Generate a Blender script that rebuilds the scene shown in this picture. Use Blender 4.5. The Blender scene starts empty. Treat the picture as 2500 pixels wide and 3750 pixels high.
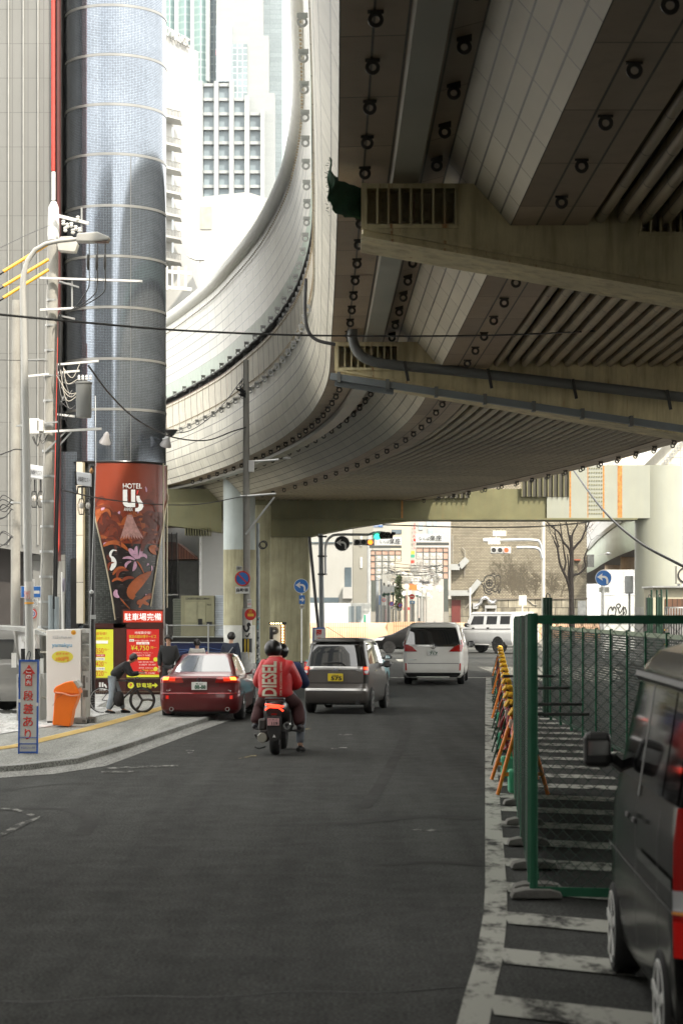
import bpy, bmesh, math, random
from mathutils import Vector, Matrix
random.seed(7)
PI = math.pi
F, CAMH, HOR = 7292.0, 2.2, 2240.0
scene = bpy.context.scene
COL = scene.collection
# ---------------------------------------------------------------- camera
cd = bpy.data.cameras.new('camera'); cam = bpy.data.objects.new('camera', cd); COL.objects.link(cam)
cam.location = (0, 0, CAMH); cam.rotation_euler = (PI/2, 0, 0)
cd.lens = 70; cd.sensor_width = 36; cd.shift_y = (HOR-1875)/3750; cd.clip_start = .5; cd.clip_end = 3000
cd.dof.use_dof = True; cd.dof.focus_distance = 62; cd.dof.aperture_fstop = 4.0
scene.camera = cam
# ---------------------------------------------------------------- light
SUN_EL, SUN_DIR = 48, Vector((-.40, .60, 0)).normalized()      # direction the light travels over the ground
w = bpy.data.worlds.new('World'); scene.world = w; w.use_nodes = True
nt = w.node_tree; bg = nt.nodes['Background']
sky = nt.nodes.new('ShaderNodeTexSky'); sky.sky_type = 'NISHITA'; sky.sun_disc = False
sky.sun_elevation = math.radians(SUN_EL); sky.sun_rotation = math.atan2(-SUN_DIR.x, -SUN_DIR.y)
sky.air_density = 1.2; sky.dust_density = 4.0; sky.ozone_density = 1.0
tc = nt.nodes.new('ShaderNodeTexCoord'); cn = nt.nodes.new('ShaderNodeTexNoise'); cn.inputs['Scale'].default_value = 2.2; cn.inputs['Detail'].default_value = 5
rp = nt.nodes.new('ShaderNodeValToRGB'); rp.color_ramp.elements[0].position = .25; rp.color_ramp.elements[1].position = .62
rp.color_ramp.elements[0].color = (.6,.6,.6,1); rp.color_ramp.elements[1].color = (1,1,1,1)
mx = nt.nodes.new('ShaderNodeMix'); mx.data_type = 'RGBA'
mx.inputs[7].default_value = (17.6, 17.3, 16.3, 1)               # thin bright cloud veil
nt.links.new(tc.outputs['Generated'], cn.inputs['Vector']); nt.links.new(cn.outputs[0], rp.inputs[0])
nt.links.new(rp.outputs[0], mx.inputs[0]); nt.links.new(sky.outputs[0], mx.inputs[6]); nt.links.new(mx.outputs[2], bg.inputs[0])
bg.inputs[1].default_value = .095
sl = bpy.data.lights.new('sun', 'SUN'); so = bpy.data.objects.new('sun', sl); COL.objects.link(so)
sl.energy = 3.0; sl.angle = math.radians(1.2); sl.color = (1, .91, .77)
ce, se = math.cos(math.radians(SUN_EL)), math.sin(math.radians(SUN_EL))
so.rotation_euler = Vector((SUN_DIR.x*ce, SUN_DIR.y*ce, -se)).to_track_quat('-Z', 'Y').to_euler()
scene.view_settings.view_transform = 'Standard'; scene.view_settings.look = 'None'
scene.view_settings.exposure = 1.12; scene.view_settings.gamma = 1
scene.cycles.max_bounces = 7; scene.cycles.diffuse_bounces = 4; scene.cycles.glossy_bounces = 4; scene.cycles.transmission_bounces = 6
scene.cycles.transparent_max_bounces = 12; scene.cycles.caustics_reflective = False; scene.cycles.caustics_refractive = False
scene.cycles.use_denoising = True; scene.cycles.sample_clamp_indirect = 6
# ---------------------------------------------------------------- helpers
def at(px, py, Y):
    return Vector(((px-1250)*Y/F, Y, CAMH-(py-HOR)*Y/F))
def gnd(px, py):
    Y = CAMH*F/(py-HOR); return Vector(((px-1250)*Y/F, Y, 0))
_m = {}
def M(name, col=(.5,.5,.5), rough=.6, metal=0., var=.12, vs=3., bump=0., bs=60., streak=0., scol=(.12,.10,.07), coat=0., emit=0., grid=None, gcol=(.03,.03,.03), gw=.012, gvar=.1, trans=0., spec=.5, fine=0., rust=0., alpha=1.):
    """procedural paint/metal/stone; grid=(w,h) draws joints in the mesh UV (metres)"""
    if name in _m: return _m[name]
    m = bpy.data.materials.new(name); m.use_nodes = True; _m[name] = m
    n, L = m.node_tree.nodes, m.node_tree.links; b = n['Principled BSDF']
    b.inputs['Roughness'].default_value = rough; b.inputs['Metallic'].default_value = metal
    b.inputs['Specular IOR Level'].default_value = spec
    if coat: b.inputs['Coat Weight'].default_value = coat; b.inputs['Coat Roughness'].default_value = .04
    if trans: b.inputs['Transmission Weight'].default_value = trans
    if alpha < 1: b.inputs['Alpha'].default_value = alpha
    tcn = n.new('ShaderNodeTexCoord')
    def noise(scale, detail=5, vec=None, rough=.55):
        t = n.new('ShaderNodeTexNoise'); t.inputs['Scale'].default_value = scale; t.inputs['Detail'].default_value = detail; t.inputs['Roughness'].default_value = rough
        L.new(vec or tcn.outputs['Object'], t.inputs['Vector']); return t.outputs[0]
    def ramp(x, a, c, lo=0., hi=1.):
        r = n.new('ShaderNodeMapRange'); r.inputs[1].default_value = a; r.inputs[2].default_value = c; r.inputs[3].default_value = lo; r.inputs[4].default_value = hi
        L.new(x, r.inputs[0]); return r.outputs[0]
    def mix(fac, A, B, mode='MIX'):
        x = n.new('ShaderNodeMix'); x.data_type = 'RGBA'; x.blend_type = mode; x.clamp_factor = True
        if isinstance(fac, float): x.inputs[0].default_value = fac
        else: L.new(fac, x.inputs[0])
        for s, v in ((6, A), (7, B)):
            if isinstance(v, tuple): x.inputs[s].default_value = (*v, 1) if len(v) == 3 else v
            else: L.new(v, x.inputs[s])
        return x.outputs[2]
    c = tuple(col)
    if grid:
        bt = n.new('ShaderNodeTexBrick'); bt.offset = 0 if len(grid) < 3 else grid[2]; bt.squash = 1
        bt.inputs['Scale'].default_value = 1; bt.inputs['Brick Width'].default_value = grid[0]; bt.inputs['Row Height'].default_value = grid[1]
        bt.inputs['Mortar Size'].default_value = gw; bt.inputs['Mortar Smooth'].default_value = .15; bt.inputs['Bias'].default_value = 0
        bt.inputs['Color1'].default_value = (*[x*(1-gvar) for x in col], 1); bt.inputs['Color2'].default_value = (*[min(1, x*(1+gvar)) for x in col], 1)
        bt.inputs['Mortar'].default_value = (*gcol, 1)
        L.new(tcn.outputs['UV'], bt.inputs['Vector']); c = bt.outputs[0]
    if var:
        f = ramp(noise(vs), .3, .7, 1-var, 1+var)
        v = n.new('ShaderNodeCombineColor'); [L.new(f, v.inputs[i]) for i in range(3)]
        c = mix(1., c, v.outputs[0], 'MULTIPLY')
    if fine:
        f = ramp(noise(bs, 3), .3, .7, 1-fine, 1+fine)
        v = n.new('ShaderNodeCombineColor'); [L.new(f, v.inputs[i]) for i in range(3)]
        c = mix(1., c, v.outputs[0], 'MULTIPLY')
    if streak or rust:
        mp = n.new('ShaderNodeMapping'); mp.inputs['Scale'].default_value = (3.5, 3.5, .35); L.new(tcn.outputs['Object'], mp.inputs['Vector'])
        if streak: c = mix(ramp(noise(1.3, 6, mp.outputs[0], .65), .46, .72, 0, streak), c, scol)
        if rust:
            mp2 = n.new('ShaderNodeMapping'); mp2.inputs['Scale'].default_value = (9, 9, .5); L.new(tcn.outputs['Object'], mp2.inputs['Vector'])
            c = mix(ramp(noise(1., 4, mp2.outputs[0], .7), .62, .72, 0, rust), c, (.33, .12, .03))
    if isinstance(c, tuple): b.inputs['Base Color'].default_value = (*c, 1)
    else: L.new(c, b.inputs['Base Color'])
    if bump:
        bn = n.new('ShaderNodeBump'); bn.inputs['Strength'].default_value = bump; bn.inputs['Distance'].default_value = .02
        L.new(noise(bs, 4), bn.inputs['Height']); L.new(bn.outputs[0], b.inputs['Normal'])
    if emit:
        b.inputs['Emission Strength'].default_value = emit
        if isinstance(c, tuple): b.inputs['Emission Color'].default_value = (*c, 1)
        else: L.new(c, b.inputs['Emission Color'])
    return m
def thing(name, label, cat, loc=(0,0,0), rz=0, group=None):
    o = bpy.data.objects.new(name, None); COL.objects.link(o); o.location = loc; o.rotation_euler = (0, 0, rz); o.empty_display_size = .1
    o['label'] = label; o['category'] = cat
    if group: o['group'] = group
    return o
def tag(o, label, cat, group=None):
    o['label'] = label; o['category'] = cat
    if group: o['group'] = group
    return o
def struct(o, kind='structure'):
    o['kind'] = kind; return o
def kids(o): return [c for c in o.children]
def copy_tree(o, parent=None):
    c = o.copy(); COL.objects.link(c); c.parent = parent
    for ch in list(o.children): copy_tree(ch, c)
    return c
class MB:
    def __init__(s): s.v = []; s.f = []; s.uv = []; s.mi = []; s.k = 0
    def mat(s, k): s.k = k; return s
    def face(s, idx, uv=None):
        s.f.append(tuple(idx)); s.uv.append(uv); s.mi.append(s.k)
    def add(s, vs, fs, uvs=None):
        b = len(s.v); s.v += [tuple(v) for v in vs]
        for i, f in enumerate(fs): s.face([b+j for j in f], uvs[i] if uvs else None)
        return s
    def box(s, x0, x1, y0, y1, z0, z1):
        v = [(x0,y0,z0),(x1,y0,z0),(x1,y1,z0),(x0,y1,z0),(x0,y0,z1),(x1,y0,z1),(x1,y1,z1),(x0,y1,z1)]
        f = [(0,3,2,1),(4,5,6,7),(0,1,5,4),(1,2,6,5),(2,3,7,6),(3,0,4,7)]
        X, Y, Z = x1-x0, y1-y0, z1-z0
        def r(a, b, a0=0, b0=0): return [(a0,b0),(a0+a,b0),(a0+a,b0+b),(a0,b0+b)]
        return s.add(v, f, [r(Y,X), r(X,Y), r(X,Z,x0,z0), r(Y,Z,y0,z0), r(X,Z,x0,z0), r(Y,Z,y0,z0)])
    def cbox(s, c, d): return s.box(c[0]-d[0]/2, c[0]+d[0]/2, c[1]-d[1]/2, c[1]+d[1]/2, c[2]-d[2]/2, c[2]+d[2]/2)
    def bar(s, a, b, wx, wy=None, up=(0,0,1)):
        """rectangular bar from a to b"""
        a, b = Vector(a), Vector(b); d = (b-a).normalized(); u = Vector(up)
        if abs(d.dot(u)) > .98: u = Vector((0,1,0))
        r = d.cross(u).normalized(); u = r.cross(d).normalized(); wy = wy or wx
        vs = [p + r*sx*wx/2 + u*sy*wy/2 for p in (a, b) for sx, sy in ((-1,-1),(1,-1),(1,1),(-1,1))]
        return s.add(vs, [(0,1,2,3),(7,6,5,4),(0,4,5,1),(1,5,6,2),(2,6,7,3),(3,7,4,0)])
    def tube(s, pts, r, n=10, cap=True, closed=False):
        pts = [Vector(p) for p in pts]; N = len(pts); base = len(s.v); up = Vector((0,0,1)); rr = r if isinstance(r, (list, tuple)) else [r]*N
        prev = None
        for i, p in enumerate(pts):
            if closed: d = pts[(i+1) % N]-pts[i-1]
            else: d = (pts[min(i+1, N-1)]-pts[max(i-1, 0)])
            d = d.normalized() if d.length > 1e-9 else Vector((0,0,1))
            if prev is None:
                u = up if abs(d.z) < .95 else Vector((0,1,0))
                a = d.cross(u).normalized()
            else: a = (prev - d*prev.dot(d)); a = a.normalized() if a.length > 1e-6 else d.orthogonal().normalized()
            prev = a; c = d.cross(a)
            for k in range(n):
                t = 2*PI*k/n; s.v.append(tuple(p + (a*math.cos(t)+c*math.sin(t))*rr[i]))
        for i in range(N if closed else N-1):
            for k in range(n):
                i2 = (i+1) % N
                s.face((base+i*n+k, base+i2*n+k, base+i2*n+(k+1)%n, base+i*n+(k+1)%n))
        if cap and not closed:
            s.face([base+k for k in range(n)]); s.face([base+(N-1)*n+k for k in reversed(range(n))])
        return s
    def cyl(s, a, b, r, n=16, r2=None): return s.tube([a, b], [r, r if r2 is None else r2], n)
    def lathe(s, prof, c=(0,0,0), n=24, axis='z'):
        """prof: (radius, height)"""
        base = len(s.v); c = Vector(c)
        for (r, h) in prof:
            for k in range(n):
                t = 2*PI*k/n; p = (r*math.cos(t), r*math.sin(t), h)
                if axis == 'y': p = (p[0], h, p[1])
                if axis == 'x': p = (h, p[0], p[1])
                s.v.append(tuple(c+Vector(p)))
        for i in range(len(prof)-1):
            for k in range(n):
                s.face((base+i*n+k, base+i*n+(k+1)%n, base+(i+1)*n+(k+1)%n, base+(i+1)*n+k))
        if abs(prof[0][1]-prof[-1][1]) < 1e-6 and prof[0][0] > 0 and prof[-1][0] > 0:
            q = len(prof)-1                                        # a ring: close the profile on itself
            for k in range(n): s.face((base+q*n+k, base+q*n+(k+1)%n, base+(k+1)%n, base+k))
            return s
        s.face([base+k for k in reversed(range(n))]); s.face([base+(len(prof)-1)*n+k for k in range(n)])
        return s
    def prism(s, poly, y0, y1, plane='xz'):
        """extruded polygon"""
        n = len(poly)
        def P(p, y):
            return (p[0], y, p[1]) if plane == 'xz' else ((p[0], p[1], y) if plane == 'xy' else (y, p[0], p[1]))
        vs = [P(p, y0) for p in poly]+[P(p, y1) for p in poly]
        uf = [(p[0], p[1]) for p in poly]
        fs = [tuple(range(n)), tuple(range(2*n-1, n-1, -1))]; uvs = [uf, uf[::-1]]
        for i in range(n):
            j = (i+1) % n; fs.append((i, i+n, j+n, j)); uvs.append([(0,0),(y1-y0,0),(y1-y0,1),(0,1)])
        return s.add(vs, fs, uvs)
    def sweep(s, prof, path, closed=False, thick=0):
        """prof: list of (u,z); path: list of (pos, right). UV in metres."""
        base = len(s.v); n = len(prof); L = 0; Ls = []
        pl = [0]
        for i in range(1, n): pl.append(pl[-1]+math.hypot(prof[i][0]-prof[i-1][0], prof[i][1]-prof[i-1][1]))
        for i, (p, r) in enumerate(path):
            if i: L += (p-path[i-1][0]).length
            Ls.append(L)
            for (u, z) in prof: q = p + r*u; s.v.append((q.x, q.y, z))
        for i in range(len(path)-1):
            for k in range(n if closed else n-1):
                k2 = (k+1) % n; v2 = pl[k+1] if k+1 < n else pl[-1]+.1
                s.face((base+i*n+k, base+(i+1)*n+k, base+(i+1)*n+k2, base+i*n+k2), [(Ls[i],pl[k]),(Ls[i+1],pl[k]),(Ls[i+1],v2),(Ls[i],v2)])
        if closed:
            s.face([base+k for k in range(n)]); s.face([base+(len(path)-1)*n+k for k in reversed(range(n))])
        return s
    def build(s, name, mats, parent=None, smooth=False, world=False, bevel=0, solid=0, sub=0):
        me = bpy.data.meshes.new(name); off = Vector((0,0,0))
        if world and parent is not None: off = Vector(parent.location)
        me.from_pydata([(v[0]-off.x, v[1]-off.y, v[2]-off.z) for v in s.v], [], s.f)
        mats = mats if isinstance(mats, (list, tuple)) else [mats]
        for m in mats: me.materials.append(m)
        if any(u for u in s.uv):
            ul = me.uv_layers.new(name='uv')
            for p, u in zip(me.polygons, s.uv):
                if u:
                    for li, c in zip(p.loop_indices, u): ul.data[li].uv = c
        for p, k in zip(me.polygons, s.mi):
            p.material_index = min(k, len(mats)-1); p.use_smooth = bool(smooth)
        me.update()
        o = bpy.data.objects.new(name, me); COL.objects.link(o); o.parent = parent
        if smooth and smooth != 'full': me.set_sharp_from_angle(angle=math.radians(smooth if smooth > 1 else 40))
        if bevel:
            b = o.modifiers.new('b', 'BEVEL'); b.width = bevel; b.segments = 2; b.limit_method = 'ANGLE'
        if solid:
            b = o.modifiers.new('s', 'SOLIDIFY'); b.thickness = solid; b.offset = 0
        if sub:
            b = o.modifiers.new('u', 'SUBSURF'); b.levels = b.render_levels = sub
        return o
def B(name, mat, parent, *boxes, **kw):
    m = MB()
    for b in boxes: m.box(*b)
    return m.build(name, mat, parent, **kw)
def catmull(pts, n=8):
    pts = [Vector(p) for p in pts]; out = []
    P = [pts[0]*2-pts[1]]+pts+[pts[-1]*2-pts[-2]]
    for i in range(1, len(P)-2):
        for k in range(n):
            t = k/n; a, b, c, d = P[i-1:i+3]
            out.append(.5*((2*b)+(c-a)*t+(2*a-5*b+4*c-d)*t*t+(3*b-a-3*c+d)*t**3))
    out.append(pts[-1]); return out
def sag(a, b, s, n=14):
    a, b = Vector(a), Vector(b); return [a.lerp(b, i/n)-Vector((0,0,4*s*(i/n)*(1-i/n))) for i in range(n+1)]
def text(name, body, mat, parent, c, h, w=None, ext=.002, rz=0, rx=PI/2, offset=0., spacing=1., ry=0, flat=None):
    """lettering as a real thin mesh, facing -Y, centred at c (local), height h, fitted to width w"""
    cu = bpy.data.curves.new(name, 'FONT'); cu.body = body; cu.size = 1; cu.offset = offset; cu.space_character = spacing; cu.align_x = 'CENTER'
    cu.resolution_u = 3
    t = bpy.data.objects.new(name, cu); COL.objects.link(t)
    dg = bpy.context.evaluated_depsgraph_get(); me = bpy.data.meshes.new_from_object(t.evaluated_get(dg))
    bpy.data.objects.remove(t); bpy.data.curves.remove(cu)
    if not me.vertices: me.from_pydata([(0,0,0),(.01,0,0),(0,.01,0)], [], [(0,1,2)])
    xs = [v.co.x for v in me.vertices]; ys = [v.co.y for v in me.vertices]
    sy = h/max(1e-6, max(ys)-min(ys)); sx = (w/max(1e-6, max(xs)-min(xs))) if w else sy
    cx, cy = (max(xs)+min(xs))/2, (max(ys)+min(ys))/2
    for v in me.vertices: v.co = ((v.co.x-cx)*sx, (v.co.y-cy)*sy, 0)
    me.materials.clear(); me.materials.append(mat); me.name = name
    o = bpy.data.objects.new(name, me); COL.objects.link(o); o.parent = parent; o.location = c; o.rotation_euler = (rx, ry, rz)
    if ext: s = o.modifiers.new('s', 'SOLIDIFY'); s.thickness = ext; s.offset = 0
    return o
def disc(mb, c, r, n=28, y=0):
    mb.add([(c[0]+r*math.cos(2*PI*k/n), c[1]+y, c[2]+r*math.sin(2*PI*k/n)) for k in range(n)], [tuple(range(n))]); return mb
# ---------------------------------------------------------------- ground, road, pavement
def asphalt(name, base, var=.18):
    m = bpy.data.materials.new(name); m.use_nodes = True; n, L = m.node_tree.nodes, m.node_tree.links; b = n['Principled BSDF']
    tcn = n.new('ShaderNodeTexCoord'); P = tcn.outputs['Object']
    def noise(s, d=4, vec=P, r=.6):
        t = n.new('ShaderNodeTexNoise'); t.inputs['Scale'].default_value = s; t.inputs['Detail'].default_value = d; t.inputs['Roughness'].default_value = r; L.new(vec, t.inputs['Vector']); return t.outputs[0]
    def mr(x, a, c, lo, hi):
        r = n.new('ShaderNodeMapRange'); r.inputs[1].default_value = a; r.inputs[2].default_value = c; r.inputs[3].default_value = lo; r.inputs[4].default_value = hi; L.new(x, r.inputs[0]); return r.outputs[0]
    def mul(a, c):
        r = n.new('ShaderNodeMath'); r.operation = 'MULTIPLY'; L.new(a, r.inputs[0]); L.new(c, r.inputs[1]); return r.outputs[0]
    mp = n.new('ShaderNodeMapping'); mp.inputs['Scale'].default_value = (1.9, .07, 1); L.new(P, mp.inputs['Vector'])
    f = mul(mr(noise(.7), .3, .7, 1-var, 1+var), mr(noise(42, 3), .36, .64, .42, 1.7))
    f = mul(f, mr(noise(1.2, 5, mp.outputs[0]), .38, .62, .80, 1.16))
    vo = n.new('ShaderNodeTexVoronoi'); vo.inputs['Scale'].default_value = 42; L.new(P, vo.inputs['Vector'])
    sp = mr(vo.outputs['Distance'], .06, .15, 3.2, 1.)
    f = mul(f, sp)
    # dark repair seams and old cracks
    vc = n.new('ShaderNodeTexVoronoi'); vc.feature = 'DISTANCE_TO_EDGE'; vc.inputs['Scale'].default_value = .16
    wv = n.new('ShaderNodeVectorMath'); wv.operation = 'ADD'; nz = n.new('ShaderNodeTexNoise'); nz.inputs['Scale'].default_value = 1.1; L.new(P, nz.inputs['Vector'])
    L.new(P, wv.inputs[0]); L.new(nz.outputs[1], wv.inputs[1]); L.new(wv.outputs[0], vc.inputs['Vector'])
    f = mul(f, mr(vc.outputs['Distance'], .0, .0022, .72, 1.))
    v = n.new('ShaderNodeCombineColor')
    for i in range(3):
        k = n.new('ShaderNodeMath'); k.operation = 'MULTIPLY'; k.inputs[1].default_value = base[i]; L.new(f, k.inputs[0]); L.new(k.outputs[0], v.inputs[i])
    L.new(v.outputs[0], b.inputs['Base Color']); L.new(mr(noise(3), .3, .7, .8, 1.), b.inputs['Roughness']); b.inputs['Specular IOR Level'].default_value = .16
    bn = n.new('ShaderNodeBump'); bn.inputs['Strength'].default_value = .5; bn.inputs['Distance'].default_value = .01; L.new(noise(90, 3), bn.inputs['Height']); L.new(bn.outputs[0], b.inputs['Normal'])
    return m
ASPH = asphalt('asphalt', (.032,.033,.0305), .12); GROUND = asphalt('worn_ground', (.085,.083,.078))
PAVE = asphalt('pavement_concrete', (.22,.222,.205), .1); GUT = asphalt('gutter_concrete', (.19,.19,.178), .1)
GRAVEL = M('gravel', (.42,.42,.41), .9, var=.2, vs=1.5, fine=.45, bs=14, bump=1., )
def paint(name, col, wear, sc=3.):
    m = bpy.data.materials.new(name); m.use_nodes = True; n, L = m.node_tree.nodes, m.node_tree.links; b = n['Principled BSDF']
    t = n.new('ShaderNodeTexCoord'); a = n.new('ShaderNodeTexNoise'); a.inputs['Scale'].default_value = sc; a.inputs['Detail'].default_value = 8; a.inputs['Roughness'].default_value = .75
    mp = n.new('ShaderNodeMapping'); mp.inputs['Scale'].default_value = (1, .45, 1); L.new(t.outputs['Object'], mp.inputs['Vector']); L.new(mp.outputs[0], a.inputs['Vector'])
    r = n.new('ShaderNodeMapRange'); r.inputs[1].default_value = wear-.06; r.inputs[2].default_value = wear+.06; L.new(a.outputs[0], r.inputs[0])
    x = n.new('ShaderNodeMix'); x.data_type = 'RGBA'; x.inputs[6].default_value = (.031,.031,.029,1); x.inputs[7].default_value = (*col, 1)
    L.new(r.outputs[0], x.inputs[0]); L.new(x.outputs[2], b.inputs['Base Color']); b.inputs['Roughness'].default_value = .9; b.inputs['Specular IOR Level'].default_value = .16
    return m
WHITE_P = paint('road_paint', (.33,.33,.295), .455); OLD_P = paint('old_road_paint', (.26,.26,.24), .545, 7); YEL_P = paint('tactile_paint', (.58,.44,.19), .33)
g = MB(); g.add([(-420,-150,-.012),(420,-150,-.012),(420,640,-.012),(-420,640,-.012)], [(0,1,2,3)]); struct(g.build('ground', GROUND))
r_ = MB(); r_.add([(-22,-30,0),(16,-30,0),(16,84,0),(60,92,0),(60,128,0),(-70,128,0),(-70,92,0),(-5,84,0)], [(0,1,2,3,4,5,6,7)]); struct(r_.build('road', ASPH))
kerb = [(-22,25.6),(-8,25.9),(-5.2,26.6),(-4.35,27.4),(-3.78,28.6),(-3.42,31.6),(-3.05,35.6),(-2.62,40.2),(-2.35,44),(-2.5,60),(-4,84)]
gut = [(-22,25.0),(-8,25.3),(-4.8,26.0),(-3.9,26.9),(-3.35,28.3),(-3.05,31.6),(-2.7,35.6),(-2.25,40.2),(-1.95,44),(-2.1,60),(-3.4,84)]
def band(a, b, z, name, mat, z2=None):
    m = MB(); n = len(a); m.v = [(p[0],p[1],z) for p in a]+[(p[0],p[1],z2 if z2 is not None else z) for p in b]
    for i in range(n-1): m.face((i, i+1, i+1+n, i+n))
    return m.build(name, mat)
struct(band(gut, kerb, .006, 'gutter', GUT, .02))
pv = MB(); n0 = len(kerb); KH = .09
pv.v = [(p[0],p[1],KH) for p in kerb]+[(p[0],p[1],.0) for p in kerb]+[(-22,84,KH)]
pv.face(list(range(n0))+[2*n0]);
for i in range(n0-1): pv.face((i+n0, i+n0+1, i+1, i))
struct(pv.build('pavement', PAVE))
ka = [(p[0]-.02, p[1]+.02) for p in kerb]; kb = [(p[0]-.16, p[1]+.15) for p in kerb]
struct(band(ka, kb, KH+.004, 'kerb', M('kerb_stone', (.22,.22,.21), .85, var=.25, vs=6, bump=.4)))
ta = [(-9.5,27.6),(-5.9,28.4),(-4.95,31.1),(-4.42,35.5),(-3.98,40.5),(-3.6,46),(-3.6,60)]
tb = [(p[0]-.28, p[1]+.12) for p in ta]
ty = band(ta, tb, KH+.008, 'tactile_strip', YEL_P); struct(ty)
# raised bars of the tactile paving
tr = MB()
for k in range(5):
    o_ = [(p[0]-.03-.05*k, p[1]+.015+.02*k) for p in ta]
    for i in range(len(o_)-1): tr.bar((o_[i][0],o_[i][1],KH+.012), (o_[i+1][0],o_[i+1][1],KH+.012), .022, .01)
struct(tr.build('tactile_bars', YEL_P))
gl = MB(); gl.add([(-22,84,KH+.012),(-22,29.6,KH+.012),(-7.3,31.2,KH+.012),(-6.0,33.6,KH+.012),(-5.35,36.5,KH+.012),(-4.95,39.6,KH+.012),(-4.6,42.8,KH+.012),(-5.4,44,KH+.012),(-5.6,50,KH+.012),(-5.6,84,KH+.012)], [tuple(range(9,-1,-1))]); struct(gl.build('gravel_lot', GRAVEL))
# loose stones
st = MB(); rnd = random.Random(3)
for i in range(1500):
    y = rnd.uniform(30.5, 43); x = rnd.uniform(-10, -5.0-(1.7*(40-y)/9 if y < 40 else -.2)); s = rnd.uniform(.012, .035); b = len(st.v)
    a = [Vector((x+rnd.uniform(-s,s), y+rnd.uniform(-s,s), KH+.012+(0 if k < 3 else s*1.1))) for k in range(4)]
    a[0] = Vector((x-s,y-s,KH+.01)); a[1] = Vector((x+s,y-s*.6,KH+.01)); a[2] = Vector((x,y+s,KH+.01)); a[3] = Vector((x,y,KH+.012+s))
    st.add(a, [(0,1,3),(1,2,3),(2,0,3)])
struct(st.build('gravel', M('loose_stone', (.5,.5,.48), .9)), 'stuff')
# markings on the right of the road: edge line and hatching
mk = MB()
LN = [(1700,3640),(1672,3750),(1775,3300),(1775,3100),(1775,2900),(1775,2700),(1775,2580),(1776,2480)]
lp = [(.28,8.0),(.45,9.4)]+[((px-1250)*CAMH/(py-HOR), CAMH*F/(py-HOR)) for px, py in ((1672,3750),(1700,3640),(1738,3520),(1755,3430),(1770,3340),(1775,3250),(1775,3100),(1775,2900),(1775,2700),(1775,2580),(1778,2480))]
for (x, y) in lp: mk.v += [(x, y, .006), (x+.172, y, .006)]
for i in range(len(lp)-1): mk.face((2*i, 2*i+1, 2*i+3, 2*i+2))
def edge_x(y):
    for (a, b) in zip(lp, lp[1:]):
        if a[1] <= y <= b[1]: return a[0]+(b[0]-a[0])*(y-a[1])/(b[1]-a[1])+.172
    return lp[0][0]+.172
struct(mk.build('road_edge_line', WHITE_P))
mk = MB()
STEP = CAMH*F*.0000985; ph = CAMH*F*.000693
k = -3
while True:
    yy = ph + k*STEP; k += 1
    if yy > 60: break
    xl = edge_x(yy); hw = .29; sl_ = -.62 if yy < 16 else -.42
    x1 = 3.6 if yy < 30 else 4.6
    mk.add([(xl-.01, yy-hw, .0105), (x1, yy-hw+sl_*(x1-xl), .0105), (x1, yy+hw+sl_*(x1-xl), .0105), (xl-.01, yy+hw, .0105)], [(0,1,2,3)])
struct(mk.build('road_hatching', WHITE_P))
mk = MB()
def quad_px(pts, z=.006):
    mk.add([gnd(*p)+Vector((0,0,z)) for p in pts], [tuple(range(len(pts)))])
# worn marks in the carriageway
for pts in ([(380,2812),(650,2802),(655,2808),(380,2818)], [(370,2826),(490,2824),(490,2830),(375,2832)], [(680,2748),(712,2748),(705,2760),(690,2760)],
            [(0,3055),(60,3020),(150,2990),(140,3000),(60,3040),(0,3068)], [(0,2960),(60,2962),(130,2985),(120,2992),(60,2972),(0,2966)], 
            [(1500,3040),(1580,3038),(1610,3044),(1580,3046)], [(1235,2690),(1290,2688),(1290,2693),(1235,2695)], [(1210,2740),(1270,2737),(1270,2742),(1212,2745)]): quad_px(pts)
struct(mk.build('worn_road_marks', OLD_P))
mk = MB()
for pts in ([(900,2772),(945,2762),(940,2770),(870,2780)],[(1108,2668),(1140,2666),(1138,2672),(1108,2674)]): quad_px(pts)
struct(mk.build('worn_yellow_marks', paint('old_yellow', (.32,.26,.12), .53, 8)))
mk = MB()
# junction markings and the far stop line
for (x0,x1,y0,y1) in ((1.2,5.6,66,66.6),(-1.5,2.2,84,84.5),(3.,30,117,118),(-30,2,117.5,118.1)): mk.add([(x0,y0,.006),(x1,y0,.006),(x1,y1,.006),(x0,y1,.006)], [(0,1,2,3)])
for i in range(8): mk.add([(-3+i*1.1,88,.006),(-2.5+i*1.1,88,.006),(-2.5+i*1.1,92,.006),(-3+i*1.1,92,.006)], [(0,1,2,3)])
for i in range(14): mk.add([(5.4,63+i*1.2,.006),(11,63+i*1.2,.006),(11,63.55+i*1.2,.006),(5.4,63.55+i*1.2,.006)], [(0,1,2,3)])
struct(mk.build('junction_marks', WHITE_P))
mk = MB()
def arc(pts, w):
    c = catmull([gnd(*p)+Vector((0,0,.003)) for p in pts], 5); b = len(mk.v)
    for i, p in enumerate(c):
        d = (c[min(i+1,len(c)-1)]-c[max(i-1,0)]).normalized(); nn = Vector((-d.y,d.x,0))*w/2; mk.v += [p+nn, p-nn]
    for i in range(len(c)-1): mk.face((b+2*i, b+2*i+1, b+2*i+3, b+2*i+2))
for pts, w_ in (([(1330,2960),(1400,2860),(1480,2700),(1490,2640)],.16),([(1200,3020),(1330,3010),(1560,2990),(1760,3000)],.30),([(1400,3170),(1560,3158),(1770,3170)],.16),([(60,2960),(240,2965),(330,3000),(300,3060)],.18),([(-20,2905),(120,2882),(260,2870),(340,2872)],.05)): arc(pts, w_)
struct(mk.build('tyre_mark', paint('tyre_smear', (.021,.021,.0195), .48, 2.5)))
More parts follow.
